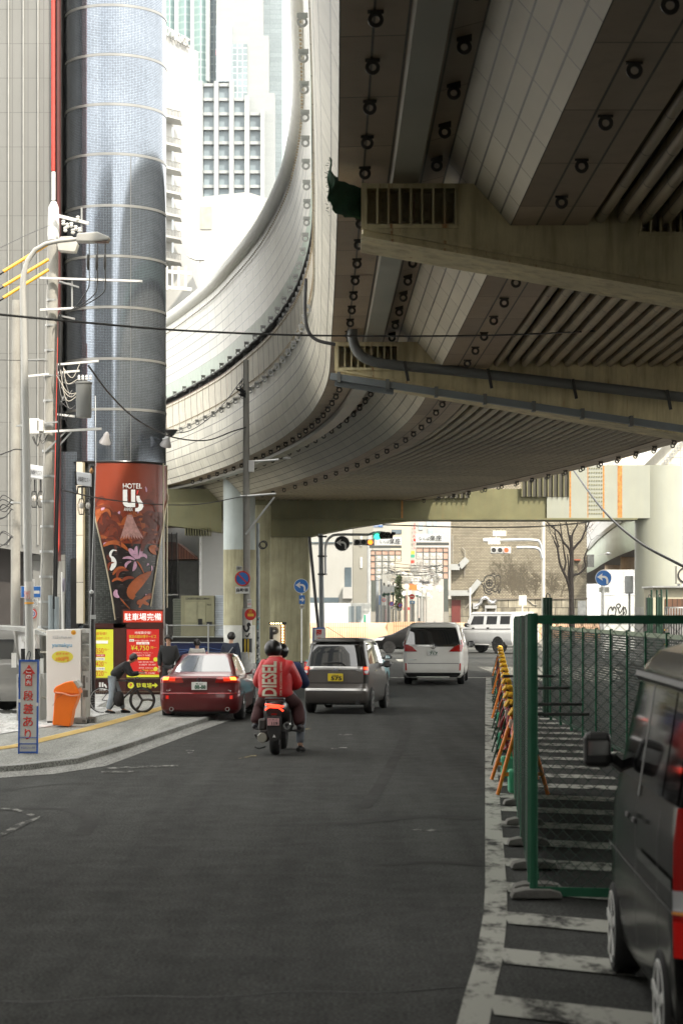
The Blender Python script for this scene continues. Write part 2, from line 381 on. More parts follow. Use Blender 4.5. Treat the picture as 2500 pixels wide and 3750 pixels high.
# tarmac seam across the near road, and a drain grate
sm = MB(); sm.tube([gnd(x, 3668-.027*x+6*math.sin(x*.01))+Vector((0,0,-.002)) for x in range(-60, 1760, 60)], .007, 6)
struct(sm.build('tarmac_seam', M('tar', (.02,.02,.02), .5)))
# far pavement beyond the junction
fp = MB(); fp.box(-70, 60, 128, 134, -.01, .14); struct(fp.build('far_pavement', PAVE))
# ---------------------------------------------------------------- the elevated road
edge = [(-.05,-45),(-.05,-20),(-.02,0),(-.02,18),(-.08,30),(-.2,40),(-.33,48),(-.68,54),(-1.12,58.5),(-1.98,64.6),(-3.2,71),(-4.75,77.9),(-7.7,88),(-12,99),(-18,110),(-26,121),(-36,132)]
cp = catmull([(x, y, 0) for x, y in edge], 7)
path = []
for i, p in enumerate(cp):
    d = (cp[min(i+1, len(cp)-1)]-cp[max(i-1, 0)]).normalized(); path.append((p, Vector((d.y, -d.x, 0))))
VM = dict(var=.1, vs=.6)
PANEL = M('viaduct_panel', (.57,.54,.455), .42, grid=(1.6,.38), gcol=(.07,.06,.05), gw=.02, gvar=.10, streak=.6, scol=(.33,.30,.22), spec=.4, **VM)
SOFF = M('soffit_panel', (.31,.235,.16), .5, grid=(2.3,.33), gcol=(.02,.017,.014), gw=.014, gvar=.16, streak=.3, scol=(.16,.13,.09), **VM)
WEB = M('girder_web_panel', (.36,.325,.245), .5, grid=(1.5,.24), gcol=(.05,.045,.035), gw=.014, gvar=.06, streak=.2, scol=(.30,.27,.2), **VM)
TUBE = M('parapet_tube', (.80,.80,.75), .35, var=.05, spec=.5)
UPW = M('upper_wall_panel', (.60,.585,.53), .3, grid=(1.5,.36), gcol=(.15,.15,.14), gw=.024, gvar=.07, var=.06, vs=.4)
GREENB = M('pale_green_band', (.38,.46,.38), .4, grid=(2.4,.9), gcol=(.2,.22,.2), gw=.012, gvar=.05)
RUSTY = M('rusty_band', (.66,.61,.50), .55, grid=(1.25,3.), gcol=(.15,.085,.045), gw=.05, gvar=.06, rust=1., var=.1)
DARKG = M('dark_gap', (.05,.048,.045), .8); STEELC = M('cream_steel', (.60,.52,.31), .5, var=.22, vs=1.2, streak=.75, scol=(.22,.16,.07), rust=.9)
STEELG = M('shaded_olive_steel', (.155,.15,.075), .55, var=.2, vs=1., streak=.65, scol=(.17,.15,.07), rust=.5)  # the long beam's shaded tone is put into this dark olive
PALEST = M('pale_steel', (.30,.31,.262), .42, var=.06, vs=.8, streak=.2, scol=(.40,.38,.26))
RINGM = M('hanger_ring', (.05,.045,.04), .5, metal=.3); RINGL = M('hanger_ring_pale', (.30,.30,.285), .45, metal=.2)
viad = thing('elevated_road', 'huge curving double-deck concrete and steel viaduct hanging over the street', 'viaduct', (0,0,0))
W_ = 11.4
def sw(name, prof, mat, closed=False, smooth=30, pth=None): 
    m = MB(); m.sweep(prof, pth or path, closed); return m.build(name, mat, viad, smooth=smooth)
sw('parapet_tube', [(-.6+.26*math.cos(t), 14.7+.26*math.sin(t)) for t in [2*PI*k/14 for k in range(14)]], TUBE, True, smooth=60)
sw('upper_wall', [(-.42,12.0),(-.46,12.6),(-.5,13.2),(-.54,13.8),(-.58,14.48)], UPW)
sw('pale_green_band', [(-.40,11.45),(-.42,12.0)], GREENB)
sw('ledge', [(-.40,11.45),(-.39,11.40),(-.14,11.40)], DARKG)
sw('gap_lining', [(-.14,11.42),(-.14,11.2),(-.36,11.19)], DARKG)
sw('rusty_band', [(-.36,11.2),(-.34,10.6),(-.31,10.02)], RUSTY)
sw('lower_cornice', [(-.31,10.02),(-.37,10.0),(-.37,9.9),(-.33,9.88)], PANEL)
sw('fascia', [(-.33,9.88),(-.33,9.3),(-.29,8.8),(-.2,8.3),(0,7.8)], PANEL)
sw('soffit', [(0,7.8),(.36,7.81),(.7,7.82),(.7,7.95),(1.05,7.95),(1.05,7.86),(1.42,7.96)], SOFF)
sw('bright_flange', [(.68,7.80),(.70,7.70),(1.03,7.70),(1.05,7.80)], M('bright_flange_paint', (.30,.29,.24), .35, var=.12, vs=.7))
sw('girder_web', [(1.42,7.96),(1.66,7.68),(1.92,7.39),(2.18,7.09)], WEB)
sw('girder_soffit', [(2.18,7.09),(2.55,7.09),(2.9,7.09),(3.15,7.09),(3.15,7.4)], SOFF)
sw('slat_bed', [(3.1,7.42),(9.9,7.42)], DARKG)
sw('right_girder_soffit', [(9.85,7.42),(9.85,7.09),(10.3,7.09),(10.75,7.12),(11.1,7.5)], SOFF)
sw('right_fascia', [(11.1,7.5),(11.45,8.2),(11.5,10),(11.7,12),(11.9,14.6),(11.6,14.6),(11.4,12)], PANEL)
sw('road_deck', [(11.5,12.0),(-.4,12.0)], DARKG)
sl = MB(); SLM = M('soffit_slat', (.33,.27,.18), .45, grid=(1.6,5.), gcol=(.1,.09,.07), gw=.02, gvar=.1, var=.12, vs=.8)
sp_path = [q for q in path if q[0].y > 5]
for k in range(24):
    u = 3.32+k*.282; c0 = 7.20
    pr = [(u+.075*math.cos(t), c0+.085*math.sin(t)) for t in (-PI,-.85*PI,-.7*PI,-.5*PI,-.3*PI,-.15*PI,0)]+[(u+.075,7.30),(u-.075,7.30)]
    sl.sweep(pr, sp_path, True)
sl.build('soffit_slats', SLM, viad, smooth=50)
# hanger rings: one mesh each, shared data
def ring_mesh(name, R, r, t, mat, leg):
    m = MB(); n = 18
    for y in (-t/2, t/2):
        for k in range(n):
            a = 2*PI*k/n; c_, s_ = math.cos(a), math.sin(a)
            m.v.append((r*c_, y, r*s_)); m.v.append((R*c_, y, (R*s_ if s_ < 0 else (R*s_))))
    for k in range(n):
        j = (k+1) % n
        m.face((2*k, 2*j, 2*j+1, 2*k+1)); m.face((2*n+2*k, 2*n+2*k+1, 2*n+2*j+1, 2*n+2*j))
        m.face((2*k+1, 2*j+1, 2*n+2*j+1, 2*n+2*k+1)); m.face((2*k, 2*n+2*k, 2*n+2*j, 2*j))
    m.box(-R, R, -t/2, t/2, R*.75, R*.75+leg)
    o = m.build(name, mat, viad); me = o.data; bpy.data.objects.remove(o); return me
RM = ring_mesh('hanging_ring', .075, .036, .02, RINGM, .10); RL = ring_mesh('hanging_ring', .085, .045, .02, RINGL, .08)
def along(y0, y1, step):
    """stations along the path by arc length"""
    out = []; L = 0; nxt = None
    for i in range(1, len(path)):
        a, b = path[i-1], path[i]; d = (b[0]-a[0]).length
        s0 = L; L += d
        k = math.ceil(s0/step)
        while k*step < L:
            f = (k*step-s0)/d; p = a[0].lerp(b[0], f); k += 1
            if y0 <= p.y <= y1: out.append((p, a[1].lerp(b[1], f)))
    return out
rings = []
for (u, z, step, me, y0, y1) in ((.34,7.72,1.63,RM,17,86),(1.24,7.80,1.75,RM,17,84),(2.62,7.01,1.9,RM,15,84),(-.52,11.38,2.,RL,29,95),(-.24,11.28,2.0,RL,29,84),(-.42,9.8,1.7,RL,50,88),(10.3,7.0,1.9,RM,40,84),(10.85,7.1,1.9,RM,50,84)):
    for i, (p, r) in enumerate(along(y0, y1, step)):
        rings.append((p.y, p+r*u, z, r, me))
rings.sort(key=lambda t: t[0])
stuff = MB()
for i, (yy, p, z, r, me) in enumerate(rings):
    if i < 99:
        o = bpy.data.objects.new('hanging_ring', me); COL.objects.link(o); o.parent = viad; o.location = (p.x, p.y, z)
    else:
        b = len(stuff.v); stuff.v += [(v.co.x+p.x, v.co.y+p.y, v.co.z+z) for v in me.vertices]
        stuff.mat(0 if me is RM else 1)
        for f in me.polygons: stuff.face([b+j for j in f.vertices])
o = stuff.build('hanging_rings', [RINGM, RINGL], viad); o['kind'] = 'stuff'
br = MB()
for (p, r) in along(28, 62, 1.0):
    q = p+r*-.26; br.box(q.x-.10, q.x+.10, q.y-.22, q.y+.22, 11.22, 11.3); br.box(q.x-.12, q.x+.1, q.y-.02, q.y+.02, 11.05, 11.35)
br.build('ledge_brackets', RINGL, viad)
# bolt rows on the fascia
bo = MB()
for (u, z) in ((-.37,11.05),(-.35,10.15),(-.355,9.95),(-.63,14.12)):
    for (p, r) in along(40, 96, .31):
        q = p+r*u; bo.box(q.x-.03, q.x+.02, q.y-.02, q.y+.02, z-.022, z+.022)
bo.build('bolt_rows', M('bolt', (.33,.27,.18), .6), viad)
# cross beams: boxes with a tapered cantilever end and a grille of stiffeners
def crossbeam(label, Y, x0, x1, ztop, tap, grilles, mat, dep=1.0):
    t = thing('cross_beam', label, 'beam', (0,Y,0))
    m = MB(); zb = lambda x: 6.98-tap*max(0, x-x0)
    # front plate is built round the grille recesses
    xs = [x0]; [xs.extend(g[:2]) for g in grilles]; xs.append(x1)
    g0 = grilles
    segs = []; cur = x0
    for (a, b, za, zb_) in g0:
        if a > cur: segs.append((cur, a, None))
        segs.append((a, b, (za, zb_))); cur = b
    segs.append((cur, x1, None))
    for (a, b, gr) in segs:
        if gr is None: m.add([(a,0,zb(a)),(b,0,zb(b)),(b,0,ztop),(a,0,ztop)], [(0,1,2,3)])
        else:
            m.add([(a,0,zb(a)),(b,0,zb(b)),(b,0,gr[0]),(a,0,gr[0])], [(0,1,2,3)])
            m.add([(a,0,gr[1]),(b,0,gr[1]),(b,0,ztop),(a,0,ztop)], [(0,1,2,3)])
            d = .3; m.add([(a,d,gr[0]),(b,d,gr[0]),(b,d,gr[1]),(a,d,gr[1]),(a,0,gr[0]),(b,0,gr[0]),(b,0,gr[1]),(a,0,gr[1])], [(0,1,2,3),(4,5,1,0),(5,6,2,1),(6,7,3,2),(7,4,0,3)])
    m.add([(x0,0,zb(x0)),(x0,0,ztop),(x0,dep,ztop),(x0,dep,zb(x0))], [(0,1,2,3)])
    m.add([(x0,dep,zb(x0)),(x1,dep,zb(x1)),(x1,dep,ztop),(x0,dep,ztop)], [(3,2,1,0)])
    m.add([(x0,0,zb(x0)),(x1,0,zb(x1)),(x1,dep,zb(x1)),(x0,dep,zb(x0)),(x0,0,ztop),(x1,0,ztop),(x1,dep,ztop),(x0,dep,ztop)], [(0,3,2,1),(4,5,6,7)])
    m.add([(x1,0,zb(x1)),(x1,0,ztop),(x1,dep,ztop),(x1,dep,zb(x1))], [(3,2,1,0)])
    m.build('beam_box', mat, t)
    f = MB()
    fl = lambda dy0, dy1, dz0, dz1: f.add([(x0-.02,dy0,zb(x0)+dz0),(x1,dy0,zb(x1)+dz0),(x1,dy1,zb(x1)+dz0),(x0-.02,dy1,zb(x0)+dz0),(x0-.02,dy0,zb(x0)+dz1),(x1,dy0,zb(x1)+dz1),(x1,dy1,zb(x1)+dz1),(x0-.02,dy1,zb(x0)+dz1)], [(0,3,2,1),(4,5,6,7),(0,1,5,4),(1,2,6,5),(2,3,7,6),(3,0,4,7)])
    fl(-.05, dep+.05, -.035, .0-.003); fl(-.03,-.003,.06,.10)
    f.box(x0-.02, x0+.05, -.03, -.003, zb(x0)+.1, ztop)
    f.build('bottom_flange', mat, t)
    for (a, b, za, zb_) in grilles:
        s = MB(); n = max(3, int(round((b-a)/.135)))
        for k in range(n+1):
            x = a+(b-a)*k/n; s.box(x-.012, x+.012, -.02, .29, za, zb_)
        s.box(a-.03, b+.03, -.025, -.003, zb_-.005, zb_+.05); s.box(a-.03, b+.03, -.025, -.003, za-.05, za+.003)
        for k in range(n):
            x = a+(b-a)*(k+.5)/n
            for zz in (.12,.24,.36):
                if za+zz < zb_-.05: s.cyl((x, .295, za+zz), (x, .26, za+zz), .02, 8)
        s.build('stiffener_grille', mat, t)
    return t
def X(px, Y): return (px-1250)*Y/F
crossbeam('topmost cream steel cantilever beam with a ribbed grille, just under the near deck', 25.2, X(1328,25.2), 12.2, 7.62, .178, [(X(1340,25.2),X(1668,25.2),7.10,7.56),(X(2345,25.2),X(2600,25.2),7.0,7.5)], STEELC, 1.05)
crossbeam('middle cream steel cantilever beam with a grey drain pipe bent across its grille', 40.0, X(1228,40), 12.2, 7.62, .172, [(X(1238,40),X(1455,40),7.10,7.54)], STEELC, 1.05)
BY = 88.0
t = thing('cross_beam', 'long stained, shade-darkened straight beam behind the cars reaching a round white pier', 'beam', (0,BY,0))
m = MB(); A = lambda px, py: ((px-1250)*BY/F, CAMH-(py-HOR)*BY/F)
def bx(m, x0, x1, y0, y1, d0=0, d1=1.6):
    (a, zt), (b, zb) = A(x0, y0), A(x1, y1); m.box(a, b, d0, d1, zb, zt)
bx(m, 590, 2000, 1790, 1900); m.build('beam_left', STEELG, t)
m = MB(); bx(m, 2000, 2400, 1704, 1898, -.12, 1.6); m.build('beam_right', PALEST, t)
m = MB()
for (x0, x1, y0, y1) in ((1215,1370,1790,1828),(1555,1718,1790,1825),(1908,2080,1712,1820)):
    n = 9
    bx(m.mat(0), x0, x1, y0, y1, -.135, -.125)
    for k in range(n+1):
        x = x0+(x1-x0)*k/n; bx(m.mat(1), x-1.5, x+1.5, y0, y1, -.24, -.13)
m.build('stiffener_grille', [M('grille_dark', (.07,.065,.05), .7), STEELG], t)
m = MB()
for cx in (1075, 1122): pass
for i in range(7):
    for k in range(13):
        a, z = A(1097+i*10, 1800+k*8); m.cyl((a, -.02, z), (a, 0, z), .018, 6)
for i in range(6):
    for k in range(12):
        a, z = A(2155+i*9, 1716+k*15); m.cyl((a, -.15, z), (a, -.12, z), .03, 8)
m.build('rivets', STEELG, t)
m = MB()
for (x0, x1) in ((1468,1474),(2082,2088),(2258,2275),(2148,2151),(2204,2210)):
    y0, y1 = (1792,1898) if x0 < 1900 else (1706,1896); bx(m, x0, x1, y0, y1, -.125, -.121)
m.build('rust_streak', M('rust', (.42,.19,.05), .8, var=.4, vs=8), t)
m = MB(); bx(m, 590, 2330, 1898, 1904, -.2, 1.7); m.build('bottom_flange', STEELG, t)
# haunch at the left columns
m = MB(); pts = [A(985,1900), A(985,1965), A(1135,1965), A(1200,1950), A(1290,1932), A(1400,1915), A(1500,1905), A(1560,1900)]
m.prism([(p[0], p[1]) for p in pts], -.05, 1.5); m.build('haunch', STEELG, t)
m = MB(); pts = [A(590,1842), A(590,1922), A(815,1952), A(815,1842)]
m.prism([(p[0], p[1]) for p in pts], -.6, .9); m.build('left_bracket', STEELG, t)
m = MB()
for k in range(10): bx(m, 682+k*9.5, 685+k*9.5, 1935, 1962, -.7, .8)
m.build('drip_fins', STEELG, t)
CONC = M('stained_concrete', (.36,.34,.22), .8, var=.25, vs=.9, streak=.7, scol=(.16,.14,.07), bump=.3, bs=20)
CONG = M('bluegrey_steel', (.42,.47,.46), .5, var=.1, vs=1., streak=.4, scol=(.28,.29,.25))
CONW = M('patched_pale_concrete', (.50,.50,.46), .8, var=.2, vs=1.5, bump=.2)
def pier(label, x0, x1, Y, tops, rnd_=.12, dep=None):
    tt = thing('pier', label, 'pier', ((x0+x1)/2*0+((x0+x1)/2-1250)*Y/F, Y, 0)); wv = (x1-x0)*Y/F/2
    for (name, y0, y1, mat) in tops:
        z1 = CAMH-(y0-HOR)*Y/F; z0 = max(0, CAMH-(y1-HOR)*Y/F) if y1 < 2400 else 0
        b = MB(); n = 8; pts = []
        for (sx, sy) in ((1,-1),(1,1),(-1,1),(-1,-1)):
            for k in range(n+1):
                a0 = {(1,-1):-PI/2,(1,1):0,(-1,1):PI/2,(-1,-1):PI}[(sx,sy)]+k/n*PI/2
                pts.append((sx*(wv-rnd_)+rnd_*math.cos(a0), sy*(wv-rnd_)+rnd_*math.sin(a0)+wv))
        b.prism(pts, z0, z1, 'xy'); b.build(name, mat, tt, smooth=30)
    return tt
pier('blue-grey over brown round-cornered pier behind the no-parking sign', 815, 932, 84, (('steel_jacket',1700,2012,CONG),('concrete_shaft',2012,2290,CONC),('painted_foot',2290,2500,CONW)), .6)
pier('yellowish stained square pier with a blue turn sign on it', 985, 1133, 88.2, (('upper_shaft',1900,2500,CONC),), .1)
pier('slim inner pier standing between the two wide piers', 932, 990, 86.5, (('upper_shaft',1850,2500,CONC),), .1)
pr = thing('pier', 'tall round white steel pier at the right end of the long beam', 'pier', at(2410, 2240, BY+.8)*1)
pr.location.z = 0
m = MB(); rr_ = 88*BY/F
m.lathe([(rr_,0),(rr_,CAMH-(1704-HOR)*BY/F)], n=40); m.build('pier_shell', PALEST, pr, smooth=40)
m = MB(); m.lathe([(rr_+.01,0),(rr_+.01,CAMH-(2235-HOR)*BY/F+.15)], n=40); m.build('grey_patch_band', M('grey_repaint', (.36,.36,.34), .6), pr, smooth=40)
# ---------------------------------------------------------------- buildings
def PX(px, Y): return (px-1250)*Y/F
def PZ(py, Y): return CAMH-(py-HOR)*Y/F
def pbox(m, x0, x1, y0, y1, Y, d0=0, d1=1):
    """box from picture-measured width and height at distance Y; front face at Y+d0"""
    m.box(PX(x0, Y), PX(x1, Y), Y+d0, Y+d1, max(PZ(y1, Y), -.005) if y1 > 2300 else PZ(y1, Y), PZ(y0, Y)); return m
WHITEW = M('white_render', (.40,.40,.375), .8, var=.05, vs=.3, streak=.08)
GLASSD = M('window_glass', (.10,.13,.15), .12, metal=.0, var=.3, vs=.6, spec=.8)
GLASSL = M('pale_window_glass', (.36,.42,.45), .12, metal=.3, var=.25, vs=.15, spec=.8)
ALU = M('aluminium', (.55,.55,.54), .35, metal=.6, var=.08)
DARK = M('dark_metal', (.03,.03,.03), .4, var=.2); BLACK = M('black_paint', (.012,.012,.012), .35)
STEEL = M('galvanised_steel', (.42,.43,.43), .4, metal=.5, var=.12, vs=5)
CPOLE = M('concrete_pole', (.33,.32,.29), .85, var=.15, vs=2, bump=.3, bs=30, streak=.3)
WHT = M('white_enamel', (.75,.75,.73), .35, var=.04)
REDP = M('red_sign', (.62,.03,.025), .4, var=.04); BLUEP = M('blue_sign', (.03,.16,.50), .4, var=.04)
# --- hotel
HY = 51.; HR = 188*HY/F; HXc = PX(403.5, HY)
hotel = thing('hotel', 'hotel with a silver mosaic rounded tower and black street front beside the pavement', 'hotel', (HXc, HY+HR, 0))
def CYL(px, py, off=0., cx=403.5, R=None):
    R_ = (R or HR)+off; dx = max(-.9995, min(.9995, (px-cx)/188.)); a = math.asin(dx)
    return Vector((HXc+R_*math.sin(a), HY+HR-R_*math.cos(a), PZ(py, HY)))
MOS = M('silver_mosaic', (.31,.35,.41), .13, metal=.8, grid=(.041,.041), gcol=(.045,.05,.055), gw=.0045, gvar=.10, var=.12, vs=.7)
MOSD = M('dark_mosaic', (.05,.055,.05), .3, grid=(.05,.05), gcol=(.01,.01,.01), gw=.005, gvar=.5, var=.2)
BANDM = M('mosaic_floor_band', (.26,.26,.25), .3, metal=.4, var=.1)
def cylsheet(name, z0, z1, R, mat, a0=-PI*.56, a1=PI*.56, n=40, par=None):
    m = MB(); m.v = []
    for k in range(n+1):
        a = a0+(a1-a0)*k/n; x, y = HXc+R*math.sin(a), HY+HR-R*math.cos(a)
        m.v += [(x,y,z0),(x,y,z1)]
    for k in range(n):
        u0, u1 = R*(a1-a0)*k/n, R*(a1-a0)*(k+1)/n; m.face((2*k,2*k+2,2*k+3,2*k+1), [(u0,z0),(u1,z0),(u1,z1),(u0,z1)])
    return m.build(name, mat, par or hotel, smooth=60, world=True)
cylsheet('mosaic_tower', PZ(1692,HY), 34, HR, MOS)
bands = [10,191,373,555,744,929,1116,1305,1490]
for py in bands:
    m = MB(); z = PZ(py+8, HY)
    n = 40
    for k in range(n+1):
        a = -PI*.55+PI*1.1*k/n
        for r_, z_ in ((HR, z-.034),(HR+.015, z-.034),(HR+.015, z+.034),(HR, z+.034)): m.v.append((HXc+r_*math.sin(a), HY+HR-r_*math.cos(a), z_))
    for k in range(n):
        for j in range(3): m.face((4*k+j,4*k+4+j,4*k+5+j,4*k+1+j))
    m.build('floor_band', BANDM, hotel, smooth=60, world=True)
m = MB()
for px in (478,):
    a = math.asin((px-403.5)/188); x, y = HXc+(HR+.004)*math.sin(a), HY+HR-(HR+.004)*math.cos(a)
    m.box(x-.006, x+.006, y-.006, y+.02, PZ(1690,HY), PZ(560,HY))
m.build('mosaic_joints', BANDM, hotel, world=True)
# body behind the tower (runs back from the street), lower front with mosaic wing
m = MB(); m.box(HXc-HR+.02, -6.3, HY+HR, HY+16, 0, 34); m.build('hotel_body', MOS, hotel, world=True)
m = MB(); pbox(m, 215, 300, 1650, 2420, HY, .35, 3); m.build('mosaic_wing', MOS, hotel, world=True)
m = MB(); pbox(m, 255, 283, 2045, 2470, HY, .2, 3); pbox(m, 303, 345, 1720, 2480, HY, .25, 3); m.build('black_panel', BLACK, hotel, world=True)
m = MB()
for (a, b) in ((1690,1958),(1960,2131),(2133,2283)): pbox(m, 278, 303, a, b, HY, .15, .5)
m.build('cream_column', M('cream_panel', (.62,.57,.47), .5, var=.05), hotel, world=True)
m = MB(); pbox(m, 304, 309, 1690, 2283, HY, .12, .3); m.build('brass_trim', M('brass', (.50,.42,.26), .3, metal=.7), hotel, world=True)
cylsheet('dark_mosaic_base', PZ(2290,HY), PZ(1692,HY), HR-.03, MOSD)
m = MB(); m.tube([CYL(px, 1690, .03) for px in range(222, 590, 12)], .03, 8); m.build('mosaic_lip', MOSD, hotel, world=True)
# red neon pipe
m = MB(); t_ = thing('red_pipe', 'tall red tube running up the hotel edge behind the poles', 'pipe', (PX(207,HY),HY-.2,0))
m.tube([(PX(200,HY),HY-.2,PZ(632,HY)),(PX(200,HY),HY-.2,PZ(-400,HY))], .05, 12); m.build('upper_tube', M('red_tube', (.55,.045,.03), .4, var=.08, streak=.2, scol=(.35,.05,.04)), t_, world=True); m = MB()
m.tube([(PX(213,HY),HY-.2,PZ(y,HY)) for y in (2030,2015,1995,1690,1240)], [.03,.055,.07,.06,.05], 14)
REDT = M('red_tube', (.55,.045,.03), .4, var=.08, streak=.2, scol=(.35,.05,.04)); m.build('tube', REDT, t_, world=True)
m = MB(); m.tube([(PX(201,HY),HY-.2,PZ(740,HY)),(PX(201,HY),HY-.2,PZ(636,HY))], .05, 12); m.build('tube_sleeve', WHT, t_, world=True)
m = MB(); m.box(PX(212,HY),PX(222,HY),HY-.15,HY+.1,PZ(2055,HY),34); m.build('backing_channel', M('dark_red_channel', (.09,.02,.018), .5), t_, world=True)
# mural
OR1 = M('leaf_orange', (.36,.088,.022), .4, var=.25, vs=4); OR2 = M('leaf_rust', (.19,.036,.014), .4, var=.25, vs=4); OR3 = M('leaf_deep', (.11,.022,.012), .4, var=.2, vs=4)
LIL = M('petal_lilac', (.52,.30,.42), .4, var=.25, vs=9); LIW = M('petal_white', (.72,.66,.68), .4); MBG = M('mural_red', (.22,.036,.014), .35, var=.10, vs=1.0); MBK = M('mural_black', (.018,.013,.013), .3, var=.5, vs=10)
mural = thing('lotus_mural', 'curved orange and red lotus leaf mural board carrying white HOTEL lettering', 'mural', (HXc, HY, 0))
def lx(y): return 350 if y < 1895 else 350+(y-1895)*(75/385.)-6*math.sin(PI*min(1,(y-1895)/385.))*-1
def rx(y): return 594 if y < 1800 else 594-(y-1800)*(54/435.)
def mpatch(m, y0, y1, off, x0=None, x1=None, n=20):
    rows = max(2, int((y1-y0)/20)); b = len(m.v)
    for j in range(rows+1):
        y = y0+(y1-y0)*j/rows; a = x0 if x0 is not None else lx(y); c = x1 if x1 is not None else rx(y)
        a = max(a, lx(y)); c = min(c, rx(y))
        for i in range(n+1): m.v.append(CYL(a+(c-a)*i/n, y, off))
    for j in range(rows):
        for i in range(n): q = b+j*(n+1)+i; m.face((q+n+1, q+n+2, q+1, q))
m = MB(); mpatch(m, 1694, 1990, .03, None if False else 305); m.build('mural_upper', MBG, mural, world=True, smooth=60)
m = MB(); mpatch(m, 1990, 2290, .03); m.build('mural_lower', MBK, mural, world=True, smooth=60)
def inside(px, py): return (px > lx(py)+1) and (px < rx(py)-1) and py < 2285
lay = [0]
def blade(m, p0, p1, p2, w, n=9):
    """leaf blade along a bent centre line, drawn on the curved board"""
    lay[0] += 1; off = .034+.0006*(lay[0] % 40); b = len(m.v); pts = []
    for i in range(n+1):
        t = i/n; x = (1-t)**2*p0[0]+2*t*(1-t)*p1[0]+t*t*p2[0]; y = (1-t)**2*p0[1]+2*t*(1-t)*p1[1]+t*t*p2[1]
        dx = 2*(1-t)*(p1[0]-p0[0])+2*t*(p2[0]-p1[0]); dy = 2*(1-t)*(p1[1]-p0[1])+2*t*(p2[1]-p1[1]); d = math.hypot(dx, dy) or 1
        ww = w*(math.sin(PI*min(.97, t*.8+.12))**.8) if t < 1 else 0
        for s in (-1, 1):
            X_, Y_ = x-dy/d*ww*s, y+dx/d*ww*s; X_ = max(lx(Y_)+1, min(rx(Y_)-1, X_)); Y_ = min(Y_, 2285); m.v.append(CYL(X_, Y_, off))
    for i in range(n): m.face((b+2*i, b+2*i+1, b+2*i+3, b+2*i+2))
rm = random.Random(11)
lm = [MB(), MB(), MB()]
for i in range(46):
    x = rm.uniform(345, 590); y = rm.uniform(1880, 1990) if i < 40 else rm.uniform(1860, 1900); h = rm.uniform(25, 70); s = rm.choice((-1, 1))
    blade(lm[2], (x, y+h*.6), (x+s*h*.1, y-h*.5), (x+s*h*.9, y-h*.1), rm.uniform(5, 10))
for (p0,p1,p2,w_,k) in (((352,1980),(365,1895),(455,1925),9,0),((350,1905),(365,1830),(395,1860),9,0),((410,1985),(395,1870),(480,1862),8,1),((455,1975),(430,1880),(500,1890),7,0),((470,1885),(520,1850),(520,1960),9,0),((480,1880),(560,1850),(575,1930),8,1),((392,2000),(400,1925),(470,1925),7,1),((370,1995),(345,1950),(405,1975),7,0),((430,1990),(470,1940),(480,1990),5,0),((470,1985),(520,1940),(560,1995),9,1),((520,1950),(560,1920),(575,1990),7,0),((545,1890),(580,1900),(590,1960),6,2),((380,2000),(430,1965),(470,2020),8,0),((340,1870),(400,1830),(420,1880),6,1),((560,1870),(545,1800),(505,1850),5,2),((400,2090),(390,2060),(420,2060),5,1),((350,1850),(370,1800),(390,1835),5,2),((415,2105),(430,2070),(460,2082),6,0),((430,2120),(425,2075),(470,2090),6,1),((412,2130),(430,2110),(450,2130),5,0),((445,2130),(460,2108),(490,2118),6,1),((488,2190),(455,2170),(530,2095),17,0),((480,2180),(500,2130),(545,2090),14,0),((520,2190),(560,2150),(560,2230),6,1),((505,2225),(520,2170),(560,2195),7,0),((535,2215),(500,2190),(500,2215),8,0),((560,2000),(530,2000),(560,2030),10,0),((440,2190),(450,2205),(475,2232),2.5,0),((495,2055),(505,2060),(522,2105),2.5,0),((455,2285),(500,2255),(560,2270),7,0),((555,2010),(575,2000),(572,2035),8,1),((380,1870),(360,1885),(352,1925),6,0),((375,1880),(400,1850),(407,1895),6,0),((376,1865),(400,1860),(404,1868),5,1),((530,1830),(545,1780),(570,1815),5,1),((540,1845),(560,1800),(548,1770),5,1),((545,1870),(530,1835),(545,1812),6,1),((395,2045),(400,2030),(405,2055),9,2)):
    blade(lm[k], p0, p1, p2, w_)
for mm, mt, nm in zip((lm[2], lm[1], lm[0]), (OR3, OR2, OR1), ('deep_leaves', 'rust_leaves', 'orange_leaves')): mm.build(nm, mt, mural, world=True)
m = MB()
for (p0,p1,p2,w_) in (((497,2045),(480,2020),(470,2008),9),((500,2046),(490,2015),(497,1998),6),((503,2044),(515,2020),(512,2000),6),((500,2042),(525,2020),(530,2045),6),((490,2050),(470,2035),(447,2046),5),((478,2055),(455,2062),(460,2080),5),((490,2056),(495,2075),(482,2092),6),((428,2160),(415,2180),(438,2188),8),((384,1850),(376,1862),(378,1880),6),((385,2000),(378,1985),(402,1992),4),((432,1885),(436,1878),(438,1872),4),((525,1780),(530,1792),(528,1800),3),((526,2175),(530,2185),(536,2190),4),((530,2070),(540,2062),(530,2064),2.5),((545,2070),(548,2080),(545,2090),2.5),((500,1865),(502,1870),(500,1880),3)): blade(m, p0, p1, p2, w_)
m.build('lotus_petals', LIL, mural, world=True)
m = MB(); blade(m, (406,2088),(430,2062),(408,2036),9); blade(m, (408,2042),(400,2025),(418,2012),4.5); blade(m, (412,2016),(425,2014),(428,2018),2)
m.build('white_heron', WHT, mural, world=True)
WATR = M('waterfall_paint', (.40,.22,.20), .4, var=.3, vs=12)
m = MB()
for i in range(9): blade(m, (466+i*1.5,1885),(462+i*3,1930),(440+i*10,1975), 5)
m.build('waterfall', WATR, mural, world=True)
m = MB()
for i in range(60):
    x = rm.uniform(400, 560); y = rm.uniform(2000, 2280)
    if inside(x, y) and inside(x+12, y): blade(m, (x,y),(x+6,y+1),(x+rm.uniform(7,18),y+rm.uniform(-1,1)), .7, 3)
m.build('water_ripples', M('ripple', (.16,.13,.12), .4), mural, world=True)
